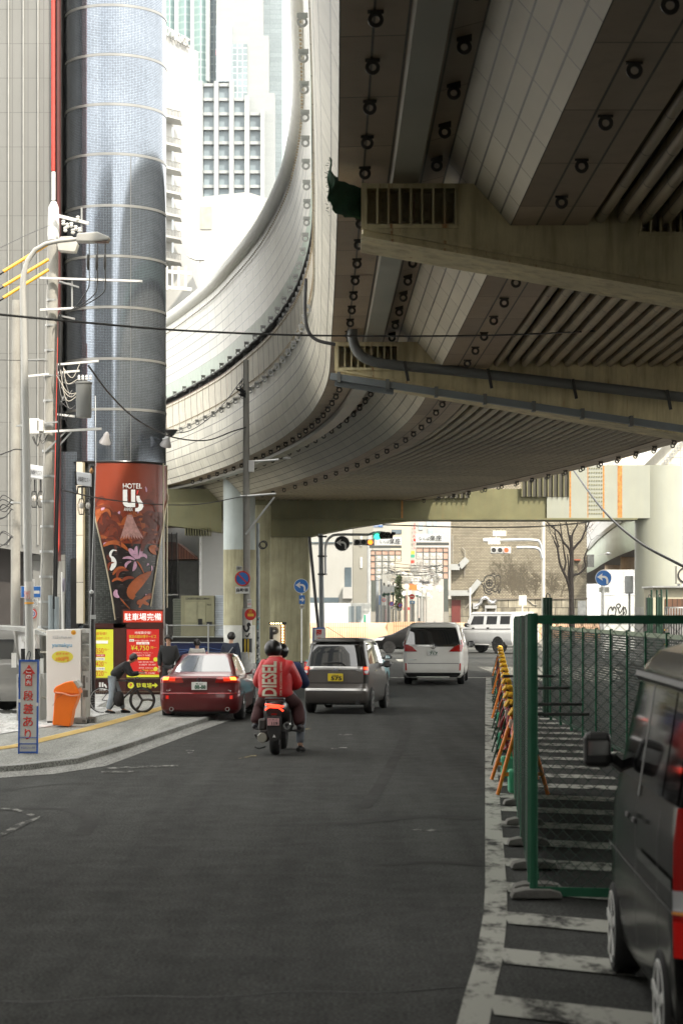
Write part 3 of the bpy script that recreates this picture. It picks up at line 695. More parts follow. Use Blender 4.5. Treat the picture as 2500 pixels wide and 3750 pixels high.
TW = M('white_letter', (.80,.79,.76), .5, var=0)
def ctext(s, px, py, h, w_, Y, parent, mat, name='lettering', dy=0., off=.0, **kw):
    o = text(name, s, mat, parent, (0,0,0), h*Y/F, w_*Y/F, offset=off, **kw)
    o.location = Vector((PX(px,Y), Y+dy, PZ(py,Y)))-(Vector(parent.location) if parent else Vector((0,0,0))); return o
ctext('HOTEL', 486, 1780, 19, 70, HY, mural, TW, dy=-.01, off=.015)
ctext('ANNEX', 471, 1865, 13, 33, HY, mural, TW, dy=.0, off=.012)
m = MB()
def poly(m, pts, Y, d): m.prism([(PX(a,Y), PZ(b,Y)) for a, b in pts], Y+d, Y+d+.015)
poly(m, [(451,1793),(467,1793),(467,1838),(470,1842),(481,1842),(481,1793),(496,1793),(496,1857),(465,1857),(456,1852),(451,1843)], HY, -.02)
poly(m, [(500,1816),(512,1816),(513,1826),(524,1842),(526,1855),(520,1867),(510,1873),(496,1873),(496,1861),(505,1860),(509,1854),(509,1846),(501,1832)], HY, -.02)
m.build('emblem', TW, mural, world=True)
m = MB(); poly(m, [(503,1796),(509,1796),(505,1808),(500,1812)], HY, -.02); m.build('emblem_accent', REDP, mural, world=True)
m = MB()
m.tube([CYL(lx(y), y, .05) for y in range(1890, 2290, 20)], .022, 8); m.tube([CYL(rx(y), y, .05) for y in range(1800, 2240, 20)], .02, 8)
m.tube([CYL(592, y, .03) for y in (1690,1900,2225)], .02, 8); m.tube([(PX(590,HY),HY+.7,PZ(y,HY)) for y in (1690,2600)], .018, 8)
m.build('brass_edge', M('brass2', (.50,.44,.32), .3, metal=.7), mural, world=True)
# parking boards under the mural
FRM = M('dark_red_frame', (.055,.014,.010), .35, var=.15)
board = thing('hotel_sign_board', 'dark red street board under the mural with a red price poster and parking arrow', 'sign', (PX(480,HY-.3),HY-.3,0)); SY = HY-.3
m = MB(); pbox(m, 340, 600, 2283, 2300, SY, 0, .5); pbox(m, 345, 350, 2300, 2530, SY, 0, .3)
pbox(m, 416, 462, 2283, 2548, SY, 0, .5); pbox(m, 446, 598, 2232, 2304, SY, .02, .4); pbox(m, 584, 598, 2300, 2548, SY, 0, .5); pbox(m, 462, 584, 2300, 2548, SY, .05, .5); pbox(m, 350, 416, 2300, 2548, SY, .05, .5)
m.build('frame', FRM, board, world=True)
LIT = dict(emit=.3, var=0)
m = MB(); pbox(m, 453, 596, 2238, 2279, SY, -.01, .03); m.build('red_panel', M('lit_red', (.60,.045,.02), .4, emit=.10, var=.03), board, world=True)
ctext('駐車場完備', 524, 2259, 27, 134, SY, board, M('lit_white', (.9,.88,.84), .4, emit=.3, var=0), dy=-.02, off=.008)
m = MB(); pbox(m, 464, 583, 2304, 2471, SY, .02, .06); m.build('price_poster', M('lit_red2', (.58,.02,.015), .4, emit=.10, var=.03), board, world=True)
LG = M('lit_yellow_green', (.62,.62,.04), .4, emit=.14, var=.0); LW = M('lit_white2', (.80,.76,.70), .4, emit=.15, var=0); LR = M('lit_dark_red', (.55,.05,.02), .4, emit=.1, var=0); LK = M('print_black', (.02,.02,.02), .5, var=0)
m = MB(); pbox(m, 464, 583, 2471, 2480, SY, .02, .06); m.build('yellow_foot_strip', LG, board, world=True)
def rows(parent, Y, lst, dy=0.): 
    for (s, px, py, h, w_, mat) in lst: ctext(s, px, py, h, w_, Y, parent, mat, dy=dy, ext=.001)
rows(board, SY, [('地域最安値！',524,2317,10,60,LW),('宿泊の超お得サービス',523,2331,12,100,LG),('19:00〜翌12:00（18H）',531,2346,6,76,LW),('¥4,750',513,2374,21,66,LG),('均一',563,2371,10,22,LG),('B/C/Dタイプ（133室）',523,2400,7,56,LW),('ご利用方法は受付にてお尋ねください',522,2391,3.2,76,LW),('早泊',482,2413,7,15,LK),('18:00〜翌10:00（21H）',535,2424,6,56,LW),('¥1,000円（¥1,100）',540,2434,7,60,LW),('地域限定・会員割引料金',535,2446,4,52,LW),('一律15:00（20H）',540,2455,8,52,LG),('10,000円（12,200）',540,2465,7,58,LW)], dy=.005)
m = MB(); pbox(m, 474, 491, 2341, 2350, SY, .012, .05); pbox(m, 500, 547, 2351, 2360, SY, .012, .05); pbox(m, 474, 491, 2408, 2418, SY, .012, .05); m.build('white_tabs', LW, board, world=True)
rows(board, SY, [('宿泊',482,2346,6,13,LK),('日〜金・祝日',523,2356,6,36,LR)], dy=.004)
m = MB(); pbox(m, 505, 547, 2408, 2416, SY, .012, .05); m.build('yellow_tab', M('lit_amber', (.75,.50,.03), .4, emit=.4, var=0), board, world=True)
rows(board, SY, [('当日利用OK!',526,2412,6,38,LR)], dy=.004)
m = MB()
for y in (2415, 2450): disc(m, (PX(570,SY), SY+.012, PZ(y,SY)), 8*SY/F)
m.build('round_stickers', LG, board, world=True)
m = MB(); pbox(m, 352, 415, 2305, 2482, SY, .02, .06); m.build('yellow_poster', LG, board, world=True)
rows(board, SY, [('最安値！',372,2320,11,38,LR),('お得サービス',378,2337,10,48,LR),('350',366,2383,19,28,LR),('均一',392,2379,9,18,LR),('420',366,2431,18,28,LR),('〜',388,2427,5,9,LR),('320',366,2466,18,28,LR),('〜',388,2462,5,9,LR),('（1時間）',368,2413,6,30,LK),('（10時間）',368,2449,6,30,LK)], dy=.005)
m = MB(); pbox(m, 352, 396, 2346, 2357, SY, .012, .05); pbox(m, 352, 384, 2408, 2418, SY, .012, .05); pbox(m, 352, 384, 2444, 2454, SY, .012, .05); m.build('white_tabs', LW, board, world=True)
m = MB(); pbox(m, 352, 385, 2396, 2405, SY, .012, .05); m.build('red_tab', REDP, board, world=True)
rows(board, SY, [('（65室）',368,2400,6,28,LW)], dy=.004)
ctext('駐車場', 528, 2511, 20, 56, SY, board, LG, dy=.03, off=.01)
m = MB(); poly(m, [(557,2507),(567,2507),(567,2500),(578,2510),(567,2520),(567,2513),(557,2513)], SY, .03); m.build('arrow', LG, board, world=True)
m = MB(); disc(m, (PX(479,SY), SY+.035, PZ(2510,SY)), 12*SY/F, 8); m.build('parking_badge', LG, board, world=True); ctext('P', 480, 2509, 12, 9, SY, board, LR, dy=.025, off=.04)
m = MB(); poly(m, [(363,2499),(369,2499),(369,2518),(373,2518),(373,2499),(379,2499),(379,2524),(366,2524),(363,2520)], SY, .03); poly(m, [(381,2505),(386,2505),(392,2516),(391,2525),(386,2528),(379,2528),(379,2524),(385,2522),(386,2517),(381,2509)], SY, .03); m.build('small_emblem', TW, board, world=True)
ctext('ANNEX', 370, 2527, 4, 14, SY, board, TW, dy=.03)
m = MB(); pbox(m, 345, 600, 2484, 2487, SY, -.01, .1); pbox(m, 345, 600, 2532, 2535, SY, -.01, .1); pbox(m, 399, 401, 2484, 2535, SY, -.01, .1); m.build('bronze_rails', M('bronze', (.18,.13,.09), .35, metal=.5), board, world=True)
m = MB(); pbox(m, 342, 600, 2548, 2562, HY, -.2, .6); m.build('plinth', BLACK, board, world=True)
# wall spotlights
SPT = M('spot_housing', (.34,.33,.33), .4, metal=.2)
for (px, dxp, lab) in ((393,0,'pale grey bell spotlight on the mosaic tower, left one of the pair'),(570,0,'pale grey bell spotlight on the mosaic tower, right one of the pair')):
    s_ = thing('wall_spotlight', lab, 'spotlight', CYL(px, 1615, .25), group='spotlights over the mural')
    m = MB(); m.lathe([(.03,.22),(.07,.16),(.085,.08),(.15,-.05),(.15,-.09),(.02,-.09)], n=18); o = m.build('bell', SPT, s_, smooth=40); o.rotation_euler = (.35,.25,0)
    m = MB(); m.tube([(0,.0,.15),(-.02,.15,.16),(-.05,.3,.1)], .02, 8); m.build('bracket', SPT, s_)
s_ = thing('wall_spotlight', 'dark dish floodlight jutting right from the tower edge', 'spotlight', (PX(628,HY),HY-.1,PZ(1585,HY)), group='spotlights over the mural')
m = MB(); m.lathe([(.16,.07),(.17,.05),(.09,-.05),(.03,-.1)], n=18); m.build('bell', DARK, s_, smooth=40)
m = MB(); m.tube([(-.02,0,-.08),(-.1,0,-.14),(-.22,0,-.17)], .018, 8); m.build('bracket', STEEL, s_)
# --- grey clad building at far left
gb = thing('grey_clad_building', 'tall pale grey sheet-clad building with thin white joint rails left of the hotel', 'building', (PX(80,50.9),50.9,0))
GSH = M('grey_sheet', (.175,.176,.167), .7, grid=(.40,.88), gcol=(.12,.12,.115), gw=.010, gvar=.03, var=.06, vs=.5)
m = MB(); m.prism([(PX(-300,50.9),PZ(2020,50.9)+.45),(PX(203,50.9),PZ(2040,50.9)),(PX(203,50.9),40),(PX(-300,50.9),40)], 50.9, 75); m.build('sheeting', GSH, gb, world=True)
m = MB()
for k in range(-3, 4):
    px = 33+k*54; m.box(PX(px,50.9)-.012, PX(px,50.9)+.012, 50.84, 50.895, PZ(1995,50.9), 40)
m.build('joint_rails', M('pale_rail', (.34,.34,.32), .5), gb, world=True)
m = MB(); m.box(PX(-300,50.9), PX(120,50.9), 51.5, 74, 0, PZ(2000,50.9)); m.build('garage_void', M('garage_dark', (.035,.03,.028), .7), gb, world=True)
m = MB(); m.box(PX(115,50.9), PX(232,50.9), 51.2, 74, 0, PZ(2030,50.9)); m.build('lower_sheeting', GSH, gb, world=True)
# --- white hotel block behind, with balconies and roof lettering
wb = thing('white_tower_block', 'glaring white narrow block with stacked small balconies and roof lettering', 'building', (PX(600,120),120,0))
x1, y1, x2, y2, zt = PX(585,120), 120., PX(727,124.5), 124.5, PZ(113,120)
BRW = M('bright_white_wall', (.41,.41,.395), .7, var=.03)
m = MB(); m.add([(x1-16,y1+4,0),(x1,y1,0),(x2,y2,0),(x2-14,y2+10,0),(x1-16,y1+4,zt),(x1,y1,zt),(x2,y2,zt),(x2-14,y2+10,zt)], [(0,1,5,4),(1,2,6,5),(2,3,7,6),(3,0,4,7),(4,5,6,7)]); m.build('wall', BRW, wb, world=True)
mb_ = None
for i, py in enumerate((398,500,588,676,759,841,925)):
    Yb = 119.; m = MB(); a, b = PX(592,Yb), PX(655,Yb); z = PZ(py+14,Yb)
    m.mat(0).add([(a,Yb,z-.16),(b,Yb+1.2,z-.16),(b,Yb+2.6,z-.16),(a,Yb+2,z-.16),(a,Yb,z),(b,Yb+1.2,z),(b,Yb+2.6,z),(a,Yb+2,z)], [(0,3,2,1),(4,5,6,7),(0,1,5,4),(1,2,6,5)])
    for k in range(14):
        t = k/13; m.mat(1).box(a+(b-a)*t-.02, a+(b-a)*t+.02, Yb+1.2*t-.02, Yb+1.2*t+.02, z, z+.32)
    m.mat(1).bar((a,Yb,z+.34),(b,Yb+1.2,z+.34), .05)
    m.build('balcony', [BRW, M('pale_rail2', (.20,.20,.19), .6)], wb, world=True)
    m = MB(); m.box(PX(625,Yb), PX(631,Yb), Yb+.95, Yb+1.1, PZ(py-6,Yb), PZ(py-48,Yb)); m.build('window', GLASSL, wb, world=True)
o = text('roof_lettering', 'ROYAL CLASSIC', BRW, wb, (0,0,0), .62, 3.3, ext=.05, rz=math.atan2(y2-y1, x2-x1), offset=.03)
o.location = (PX(650,122)-wb.location.x, 121.6-120, PZ(142,122)); o.rotation_euler = (PI/2, 0, math.atan2(y2-y1, x2-x1))
# --- pale block with a sloping parapet
pb_ = thing('low_white_block', 'white flat block with a slightly peaked roof edge in front of the grid tower', 'building', (PX(850,112),112,0))
m = MB(); m.prism([(PX(729,112),0),(PX(984,112),0),(PX(984,112),PZ(727,112)),(PX(905,112),PZ(703,112)),(PX(729,112),PZ(722,112))], 112, 122); m.build('wall', BRW, pb_, world=True)
m = MB(); pbox(m, 735, 775, 757, 840, 112, -.05, 0); m.build('faded_panel', M('cream_render', (.36,.345,.30), .7), pb_, world=True)
# --- glass and grid towers
TY_ = 330.
ct = thing('glass_tower', 'hazy teal glass tower with zigzag mullions behind the white block', 'tower', (PX(690,TY_),TY_,0))
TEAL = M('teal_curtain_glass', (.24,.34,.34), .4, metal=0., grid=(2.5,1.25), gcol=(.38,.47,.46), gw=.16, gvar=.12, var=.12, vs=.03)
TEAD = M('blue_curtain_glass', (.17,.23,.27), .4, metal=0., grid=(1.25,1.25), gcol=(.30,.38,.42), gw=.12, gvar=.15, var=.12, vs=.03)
m = MB(); zig = [(566,0),(592,.8),(620,0),(648,.8),(677,0),(705,.8),(734,0),(764,.8)]
for (a, b) in zip(zig, zig[1:]):
    X0, X1 = PX(a[0],TY_), PX(b[0],TY_); z0, z1 = PZ(310,TY_), PZ(-260,TY_); L = math.hypot(X1-X0, b[1]-a[1])
    m.add([(X0,TY_+a[1],z0),(X1,TY_+b[1],z0),(X1,TY_+b[1],z1),(X0,TY_+a[1],z1)], [(0,1,2,3)], [[(0,z0),(L,z0),(L,z1),(0,z1)]])
m.build('curtain_wall', TEAL, ct, world=True)
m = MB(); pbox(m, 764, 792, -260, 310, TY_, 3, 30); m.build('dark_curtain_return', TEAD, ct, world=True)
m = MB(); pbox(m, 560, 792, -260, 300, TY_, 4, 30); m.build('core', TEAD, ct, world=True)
m = MB()
for px in (592,648,705,762): m.box(PX(px,TY_)-.25, PX(px,TY_)+.25, TY_-1, TY_+3.2, PZ(300,TY_), PZ(-260,TY_))
m.build('mullion_fins', M('pale_mullion', (.6,.64,.63), .4), ct, world=True)
gt = thing('grid_tower', 'hazy pale grey stepped tower with a square window grid behind the viaduct parapet', 'tower', (PX(880,TY_),TY_,0))
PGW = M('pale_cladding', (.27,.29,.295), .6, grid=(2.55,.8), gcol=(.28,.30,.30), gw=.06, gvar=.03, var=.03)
m = MB()
for (a, b, c, d) in ((792,963,-260,130),(792,984,130,340),(725,1006,340,1500)): pbox(m, a, b, c, d, TY_, 0, 25)
m.build('front', PGW, gt, world=True)
m = MB()
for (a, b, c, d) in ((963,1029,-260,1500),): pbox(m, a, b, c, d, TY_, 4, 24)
m.build('shaded_return', M('shaded_cladding', (.20,.24,.26), .6, grid=(3,.8), gcol=(.17,.21,.22), gw=.05), gt, world=True)  # shade of the tower's side face is put into the cladding colour
m = MB(); pbox(m, 1029, 1034, 72, 1500, TY_, 8, 12); m.build('edge_fin', M('mint_fin', (.55,.72,.70), .4), gt, world=True)
m = MB(); pbox(m, 793, 849, 97, 302, TY_, -.8, .2); m.build('blue_white_bay', M('blue_white_panel', (.50,.58,.64), .3, grid=(1.3,1.05), gcol=(.38,.45,.50), gw=.07), gt, world=True)
m = MB(); pbox(m, 850, 905, 163, 362, TY_, -.3, .2); m.build('dark_glass_bay', M('slate_glass', (.19,.24,.26), .4, grid=(.86,1.05), gcol=(.36,.42,.43), gw=.09, gvar=.2), gt, world=True)
m = MB(); pbox(m, 793, 817, 188, 208, TY_, -.9, -.7); m.build('pink_lamps', M('pink_lamp', (.8,.5,.55), .4, emit=.4, var=0), gt, world=True)
PIL = M('pale_pilaster', (.32,.34,.34), .6)
for (a, b, c) in ((727,745,305),(786,802,305),(841,858,305),(897,915,358),(955,970,410)):
    m = MB(); pbox(m, a, b, c, 1500, TY_, -1.5, 0); m.build('pilaster', PIL, gt, world=True)
WG = M('tower_window', (.20,.25,.28), .4, metal=0., var=.3, vs=.08)
for ci, (a, b, c) in enumerate(((747,785,323),(803,840,323),(859,896,376),(916,954,429))):
    y_ = c; 
    while y_ < 760:
        m = MB(); pbox(m.mat(0), a, b, y_, y_+38, TY_, -.25, 0); pbox(m.mat(1), a, b, y_-13, y_-2, TY_, -.9, 0)
        m.build('window', [WG, PIL], gt, world=True); y_ += 53
# --- low buildings seen under the viaduct at the left
lb = thing('white_apartments', 'white balconied apartment house under the viaduct between hotel and pier', 'building', (PX(740,120),120,0))
m = MB(); pbox(m, 726, 820, 1900, 2400, 120, .3, 10)
for y in (1975, 2087, 2180): pbox(m, 726, 822, y, y+52, 120, -.3, .3)
for x in (726, 776, 812): pbox(m, x, x+8, 1900, 2300, 120, -.25, .3)
m.build('wall', BRW, lb, world=True)
for y in (1930, 2028, 2142):
    for (a, b) in ((738,775),(786,811)):
        m = MB(); pbox(m, a, b, y, y+46, 120, .2, .28); m.build('window', M('shade_opening', (.30,.31,.30), .6, var=.2), lb, world=True)
hs = thing('tiled_roof_house', 'dark walled house with a rusty red tiled roof beside the white apartments', 'house', (PX(690,118),118,0))
m = MB(); m.prism([(PX(600,118),PZ(2048,118)),(PX(726,118),PZ(2048,118)),(PX(652,118),PZ(1988,118)),(PX(600,118),PZ(1985,118))], 117.5, 122); m.build('roof', M('red_tile', (.33,.14,.09), .7, grid=(.16,9), gcol=(.16,.06,.04), gw=.03, gvar=.15), hs, world=True)
m = MB(); pbox(m, 655, 726, 2052, 2400, 118, .2, 5); m.build('wall', M('dim_wall', (.10,.10,.09), .8, var=.2), hs, world=True)
bx_ = thing('site_cabin', 'drab olive steel cabin with black company lettering behind the mesh fence', 'cabin', (PX(715,100),100,0))
OLV = M('olive_steel', (.26,.25,.15), .6, var=.1, vs=1, streak=.3)
m = MB(); pbox(m, 663, 784, 2181, 2340, 100, 0, 4); m.build('shell', OLV, bx_, world=True)
m = MB(); pbox(m, 632, 662, 2192, 2340, 100, .3, 4); m.build('ribbed_bay', M('dark_olive', (.12,.13,.10), .6, grid=(9,.12), gcol=(.07,.08,.06), gw=.02), bx_, world=True)
m = MB(); pbox(m, 678, 722, 2205, 2280, 100, -.03, 0); pbox(m, 724, 752, 2205, 2280, 100, -.03, 0); m.build('door', M('olive_door', (.30,.29,.18), .6), bx_, world=True)
m = MB(); pbox(m, 726, 741, 2266, 2292, 100, -.05, 0); pbox(m, 757, 777, 2277, 2290, 100, -.05, 0); m.build('vent', BLACK, bx_, world=True)
ctext('CONCRETE CORING COMPANY', 724, 2192, 8, 88, 100, bx_, M('dark_letter', (.06,.06,.05), .6, var=0), dy=-.01, off=.02)
ctext('No.6', 766, 2214, 7, 14, 100, bx_, M('dark_letter', (.06,.06,.05), .6, var=0), dy=-.01, off=.02)
m = MB(); pbox(m, 786, 818, 2180, 2340, 100, .3, 4); m.build('shutter_bay', M('pale_shutter', (.55,.60,.66), .5, grid=(9,.09), gcol=(.40,.44,.5), gw=.02), bx_, world=True)
ff = thing('mesh_fence', 'wire mesh fence with a blue wave banner between hotel corner and pier', 'fence', (PX(700,78),78,0))
m = MB()
for x in (612, 763): m.cyl((PX(x,78),78,0),(PX(x,78),78,PZ(2285,78)), .03)
for y in (2290, 2332, 2353): m.cyl((PX(598,78),78,PZ(y,78)),(PX(818,78),78,PZ(y,78)), .018)
m.build('fence_frame', STEEL, ff, world=True)
m = MB()
for i in range(60):
    x = 598+i*7.4
    m.bar((PX(min(x,818),78),78.01,PZ(2290+max(0,(x-818)*1.),78)),(PX(max(598,x-42),78),78.01,PZ(2332 if x-42 > 598 else 2290+x-598,78)), .008) if x < 818 else None
    m.bar((PX(max(598,x-42),78),78.02,PZ(2290,78)),(PX(min(818,x),78),78.02,PZ(2332,78)), .008) if x < 818 else None
m.build('wire_mesh', M('fence_wire', (.16,.15,.13), .5), ff, world=True)
m = MB(); pbox(m, 598, 818, 2354, 2400, 78, .03, .05); m.build('banner', M('navy_banner', (.012,.022,.09), .5, var=.25), ff, world=True)
m = MB()
for k in range(2): m.tube([(PX(640+i*12,78),78.02,PZ(2374+k*9+5*math.sin(i*.55+k),78)) for i in range(15)], .010, 6)
m.build('banner_waves', M('wave_blue', (.10,.20,.45), .5), ff, world=True)
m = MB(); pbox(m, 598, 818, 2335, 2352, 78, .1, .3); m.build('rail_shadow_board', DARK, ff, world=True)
grl = thing('louvred_shutter', 'tall dark perforated louvre tower hung behind the mural edge', 'shutter', (PX(630,56),56,0))
m = MB()
for k in range(52): pbox(m, 608, 649, 1955+k*4.2, 1957.4+k*4.2, 56, 0, .06)
for x in (608, 628, 647): pbox(m, x, x+3, 1950, 2176, 56, -.01, .08)
m.build('louvre', M('louvre_black', (.02,.017,.016), .5), grl, world=True)
m = MB(); pbox(m, 606, 652, 2176, 2180, 56, -.02, .1); m.build('foot_rail', WHT, grl, world=True)
# --- beyond the piers: pale blocks, hoarding
def block(name, label, x0, x1, y0, Y, mat, dep=12, cat='building', y1=2400): 
    t = thing(name, label, cat, (PX((x0+x1)/2,Y),Y,0)); m = MB(); pbox(m, x0, x1, y0, y1, Y, 0, dep); m.build('wall', mat, t, world=True); return t
CREAM = M('cream_wall', (.45,.40,.31), .8, var=.08, vs=.3); GREYW = M('grey_wall', (.33,.325,.29), .8, var=.06, vs=.3)
b1 = block('white_corner_house', 'white house with one dark louvred window behind the black turn sign', 1120, 1291, 1850, 150, WHITEW)
m = MB(); pbox(m, 1120, 1291, 1985, 1989, 150, -.1, 0); pbox(m, 1120, 1240, 2188, 2208, 150, -.1, 0); m.build('dark_band', GLASSD, b1, world=True)
m = MB(); pbox(m, 1262, 1286, 2078, 2150, 150, -.06, 0); m.build('window', GLASSD, b1, world=True)
m = MB(); pbox(m, 1255, 1290, 2150, 2192, 150, -.5, 0); m.build('balcony', BRW, b1, world=True)
b2 = block('grey_office', 'plain warm grey office wall left of the first gate frame', 1292, 1366, 1850, 155, GREYW)
m = MB()
for y in (1960, 2040): pbox(m, 1318, 1326, y, y+40, 155, -.08, 0)
m.build('meter_box', WHT, b2, world=True)
b3 = block('cream_shop_block', 'cream block with a barred window seen over the left gate sign', 1430, 1503, 1850, 215, CREAM)
m = MB(); pbox(m, 1433, 1470, 1939, 1955, 215, -.1, 0); m.build('window', GLASSD, b3, world=True)
b4 = block('white_shop_block', 'white block with blue roof letters behind the signal arm', 1366, 1430, 1850, 170, WHITEW)
ctext('CLUBS', 1381, 1927, 8, 42, 170, b4, BLUEP, dy=-.05, off=.03)
b5 = block('vertical_sign_tower', 'narrow white building carrying tall red vertical letters', 1503, 1530, 1850, 225, WHITEW)
for i, ch in enumerate('KABUKIビル'): ctext(ch, 1517, 1905+i*14.5, 10, 8, 224.8, b5, REDP, dy=-.2, off=.01)
b6 = block('pale_lane_block', 'pale block with a blue window rising over the lane', 1530, 1650, 1850, 235, M('pale_pink_wall', (.45,.42,.39), .8, var=.06))
for (a, b, y) in ((1531,1547,1915),(1560,1580,1900),(1585,1600,1900),(1565,1585,1935)):
    m = MB(); pbox(m, a, b, y, y+26, 235, -.1, 0); m.build('window', GLASSL, b6, world=True)
b7 = block('far_lane_block', 'distant whitish block closing the far end of the lane', 1440, 1660, 2010, 420, M('far_white', (.50,.49,.46), .8, grid=(3.,2.6), gcol=(.45,.47,.48), gw=.35, gvar=.1))
hd = thing('hoarding', 'long pale steel panel hoarding behind the orange wall', 'hoarding', (PX(1250,141),141,0))
m = MB()
for i in range(12):
    x = 1128+i*20.5; pbox(m.mat(0), x, x+20, 2208, 2300, 141, 0, .12)
m.build('hoarding_panels', M('hoarding_white', (.62,.63,.60), .5, var=.06), hd, world=True)
m = MB(); pbox(m, 1276, 1296, 2220, 2300, 141, -.03, 0); pbox(m, 1303, 1322, 2220, 2300, 141, -.03, 0); m.build('clear_door', GLASSL, hd, world=True)
m = MB(); pbox(m, 1332, 1339, 2252, 2278, 141, -.03, 0); m.build('safety_stripe', M('green_safety', (.05,.35,.22), .5), hd, world=True)
# --- brick building on the far corner
bb = thing('brick_building', 'tan brick corner building with dead vines, graffiti and grey ducts', 'building', (PX(1900,142),142,0)); KY = 142.
BRK = M('tan_brick', (.31,.275,.205), .85, grid=(.21,.105,.5), gcol=(.085,.075,.055), gw=.018, gvar=.2, var=.1, vs=.3, streak=.15)
STN = M('rough_stone', (.33,.30,.23), .95, grid=(.95,.62,.5), gcol=(.10,.09,.07), gw=.03, gvar=.3, var=.35, vs=1.2, bump=.6, bs=8, streak=.8, scol=(.10,.09,.07))
m = MB(); pbox(m, 1651, 2147, 1600, 2190, KY, 0, .4); m.prism([(PX(1651,KY),KY+.4),(PX(2147,KY),KY+.4),(PX(2147,KY),KY+24),(PX(1660,KY+24),KY+24)], PZ(2190,KY), PZ(1600,KY), 'xy'); m.build('brick_wall', BRK, bb, world=True)
m = MB(); pbox(m, 1640, 2147, 2194, 2420, KY, -.1, .35); m.prism([(PX(1640,KY),KY+.35),(PX(2147,KY),KY+.35),(PX(2147,KY),KY+24),(PX(1655,KY+24),KY+24)], 0, PZ(2194,KY), 'xy'); m.build('stone_base', STN, bb, world=True)
m = MB(); pbox(m, 1651, 2150, 2189, 2194, KY, -.2, 0); m.build('base_moulding', M('brown_trim', (.20,.17,.13), .7), bb, world=True)
m = MB(); pbox(m, 1652, 1685, 2197, 2300, KY, -.16, -.1); m.build('door', M('maroon_door', (.15,.03,.025), .6), bb, world=True)
m = MB()
pbox(m, 2113, 2142, 2200, 2300, KY, -.2, -.1); m.build('marble_panel', M('marble', (.5,.5,.48), .5, var=.3, vs=3), bb, world=True)
DCT = M('duct_grey', (.40,.41,.40), .5, metal=.2, var=.08)
for (pts, wd) in (([(1640,2077),(1680,2077),(1708,2048)], .42), ([(1640,2172),(1716,2172),(1752,2128)], .38)):
    m = MB(); pp = [(PX(a,KY), KY-.45, PZ(b,KY)) for a, b in pts]
    for a, b in zip(pp, pp[1:]): m.bar(a, b, .5, wd)
    m.build('duct', DCT, bb, world=True)
m = MB(); m.tube([(PX(a,KY),KY-.4,PZ(b,KY)) for a, b in catmull([(1735,2222,0),(1755,2210,0),(1762,2193,0),(1778,2190,0),(1790,2203,0),(1805,2207,0),(1813,2197,0)], 4) and [(q.x,q.y) for q in catmull([(1735,2222,0),(1755,2210,0),(1762,2193,0),(1778,2190,0),(1790,2203,0),(1805,2207,0),(1813,2197,0)], 4)]], .13, 12)
m.build('flexible_hose', M('foil', (.6,.6,.6), .25, metal=.8), bb, world=True)
m = MB(); pbox(m, 1772, 1815, 2217, 2228, KY, -.6, -.1); pbox(m, 1773, 1777, 2228, 2290, KY, -.55, -.5); pbox(m, 1810, 1814, 2228, 2290, KY, -.55, -.5); pbox(m, 1729, 1748, 2208, 2230, KY, -.5, -.1); m.build('vent_hood', ALU, bb, world=True)
m = MB()
for pts in ([(1715,2197),(1860,2196),(1960,2193)],[(1700,2230),(1720,2205),(1715,2197)],[(1930,2196),(1950,2215),(1965,2216)],[(1656,1960),(1656,2060)],[(1690,2005),(1700,2015),(1702,2040),(1699,2110)]): m.tube([(PX(a,KY),KY-.15,PZ(b,KY)) for a, b in pts], .035, 6)
m.build('conduit', M('conduit', (.30,.28,.24), .6), bb, world=True)
# graffiti and dried vines
INK = M('spray_ink', (.03,.028,.026), .7, var=0)
def scrawl(m, pts, r, Y, n=5, d=-.01):
    c = catmull([(PX(a,Y), Y+d, PZ(b,Y)) for a, b in pts], n); b_ = len(m.v)
    for i, p in enumerate(c):
        q = c[min(i+1,len(c)-1)]-c[max(i-1,0)]; q = Vector((q.x,0,q.z)); q = q.normalized() if q.length > 0 else Vector((1,0,0)); nn = Vector((-q.z,0,q.x))*r
        m.v += [p+nn, p-nn]
    for i in range(len(c)-1): m.face((b_+2*i, b_+2*i+1, b_+2*i+3, b_+2*i+2))
m = MB()
for pts in ([(1768,2130),(1778,2112),(1795,2108),(1808,2114),(1812,2135),(1806,2152),(1788,2158),(1776,2150),(1772,2135)],[(1812,2112),(1822,2106),(1832,2118),(1828,2145),(1818,2155)],[(1778,2160),(1790,2168),(1800,2160),(1812,2168),(1822,2158),(1826,2172),(1832,2155)],[(1780,2130),(1790,2124),(1800,2130),(1798,2144),(1786,2146),(1780,2138),(1780,2130)],[(1790,2124),(1790,2146)],[(1782,2138),(1790,2133),(1799,2139)],[(1765,2128),(1758,2135),(1768,2145),(1775,2170),(1790,2176),(1800,2172)],[(1798,2104),(1806,2100),(1812,2106)],[(1815,2145),(1822,2138),(1824,2150)]): scrawl(m, pts, .045, KY)
m.build('graffiti', INK, bb, world=True)
rv = random.Random(5); m = MB()
def vine(x, y, ang, L, w, dpt):
    pts = [(x, y)]
    for i in range(5):
        ang += rv.uniform(-.35, .35); x += math.cos(ang)*L/5; y -= math.sin(ang)*L/5; pts.append((x, y))
        if dpt and rv.random() < .75: vine(x, y, ang+rv.choice((-1,1))*rv.uniform(.35,.8), L*.6, w*.7, dpt-1)
    scrawl(m, pts, w, KY, 2, -.012-.001*rv.random())
for (x, y, L, k) in ((1880,2182,85,4),(1905,2185,90,5),(1935,2185,80,4),(1955,2180,60,3),(2020,2185,55,4),(2060,2185,60,2),(1870,2170,50,3)):
    for _ in range(k): vine(x+rv.uniform(-10,10), y, PI/2+rv.uniform(-.5,.5), L*rv.uniform(.5,1.1), .022, 3)
m.build('dead_vine', M('vine_dark', (.10,.085,.06), .9), bb, world=True)
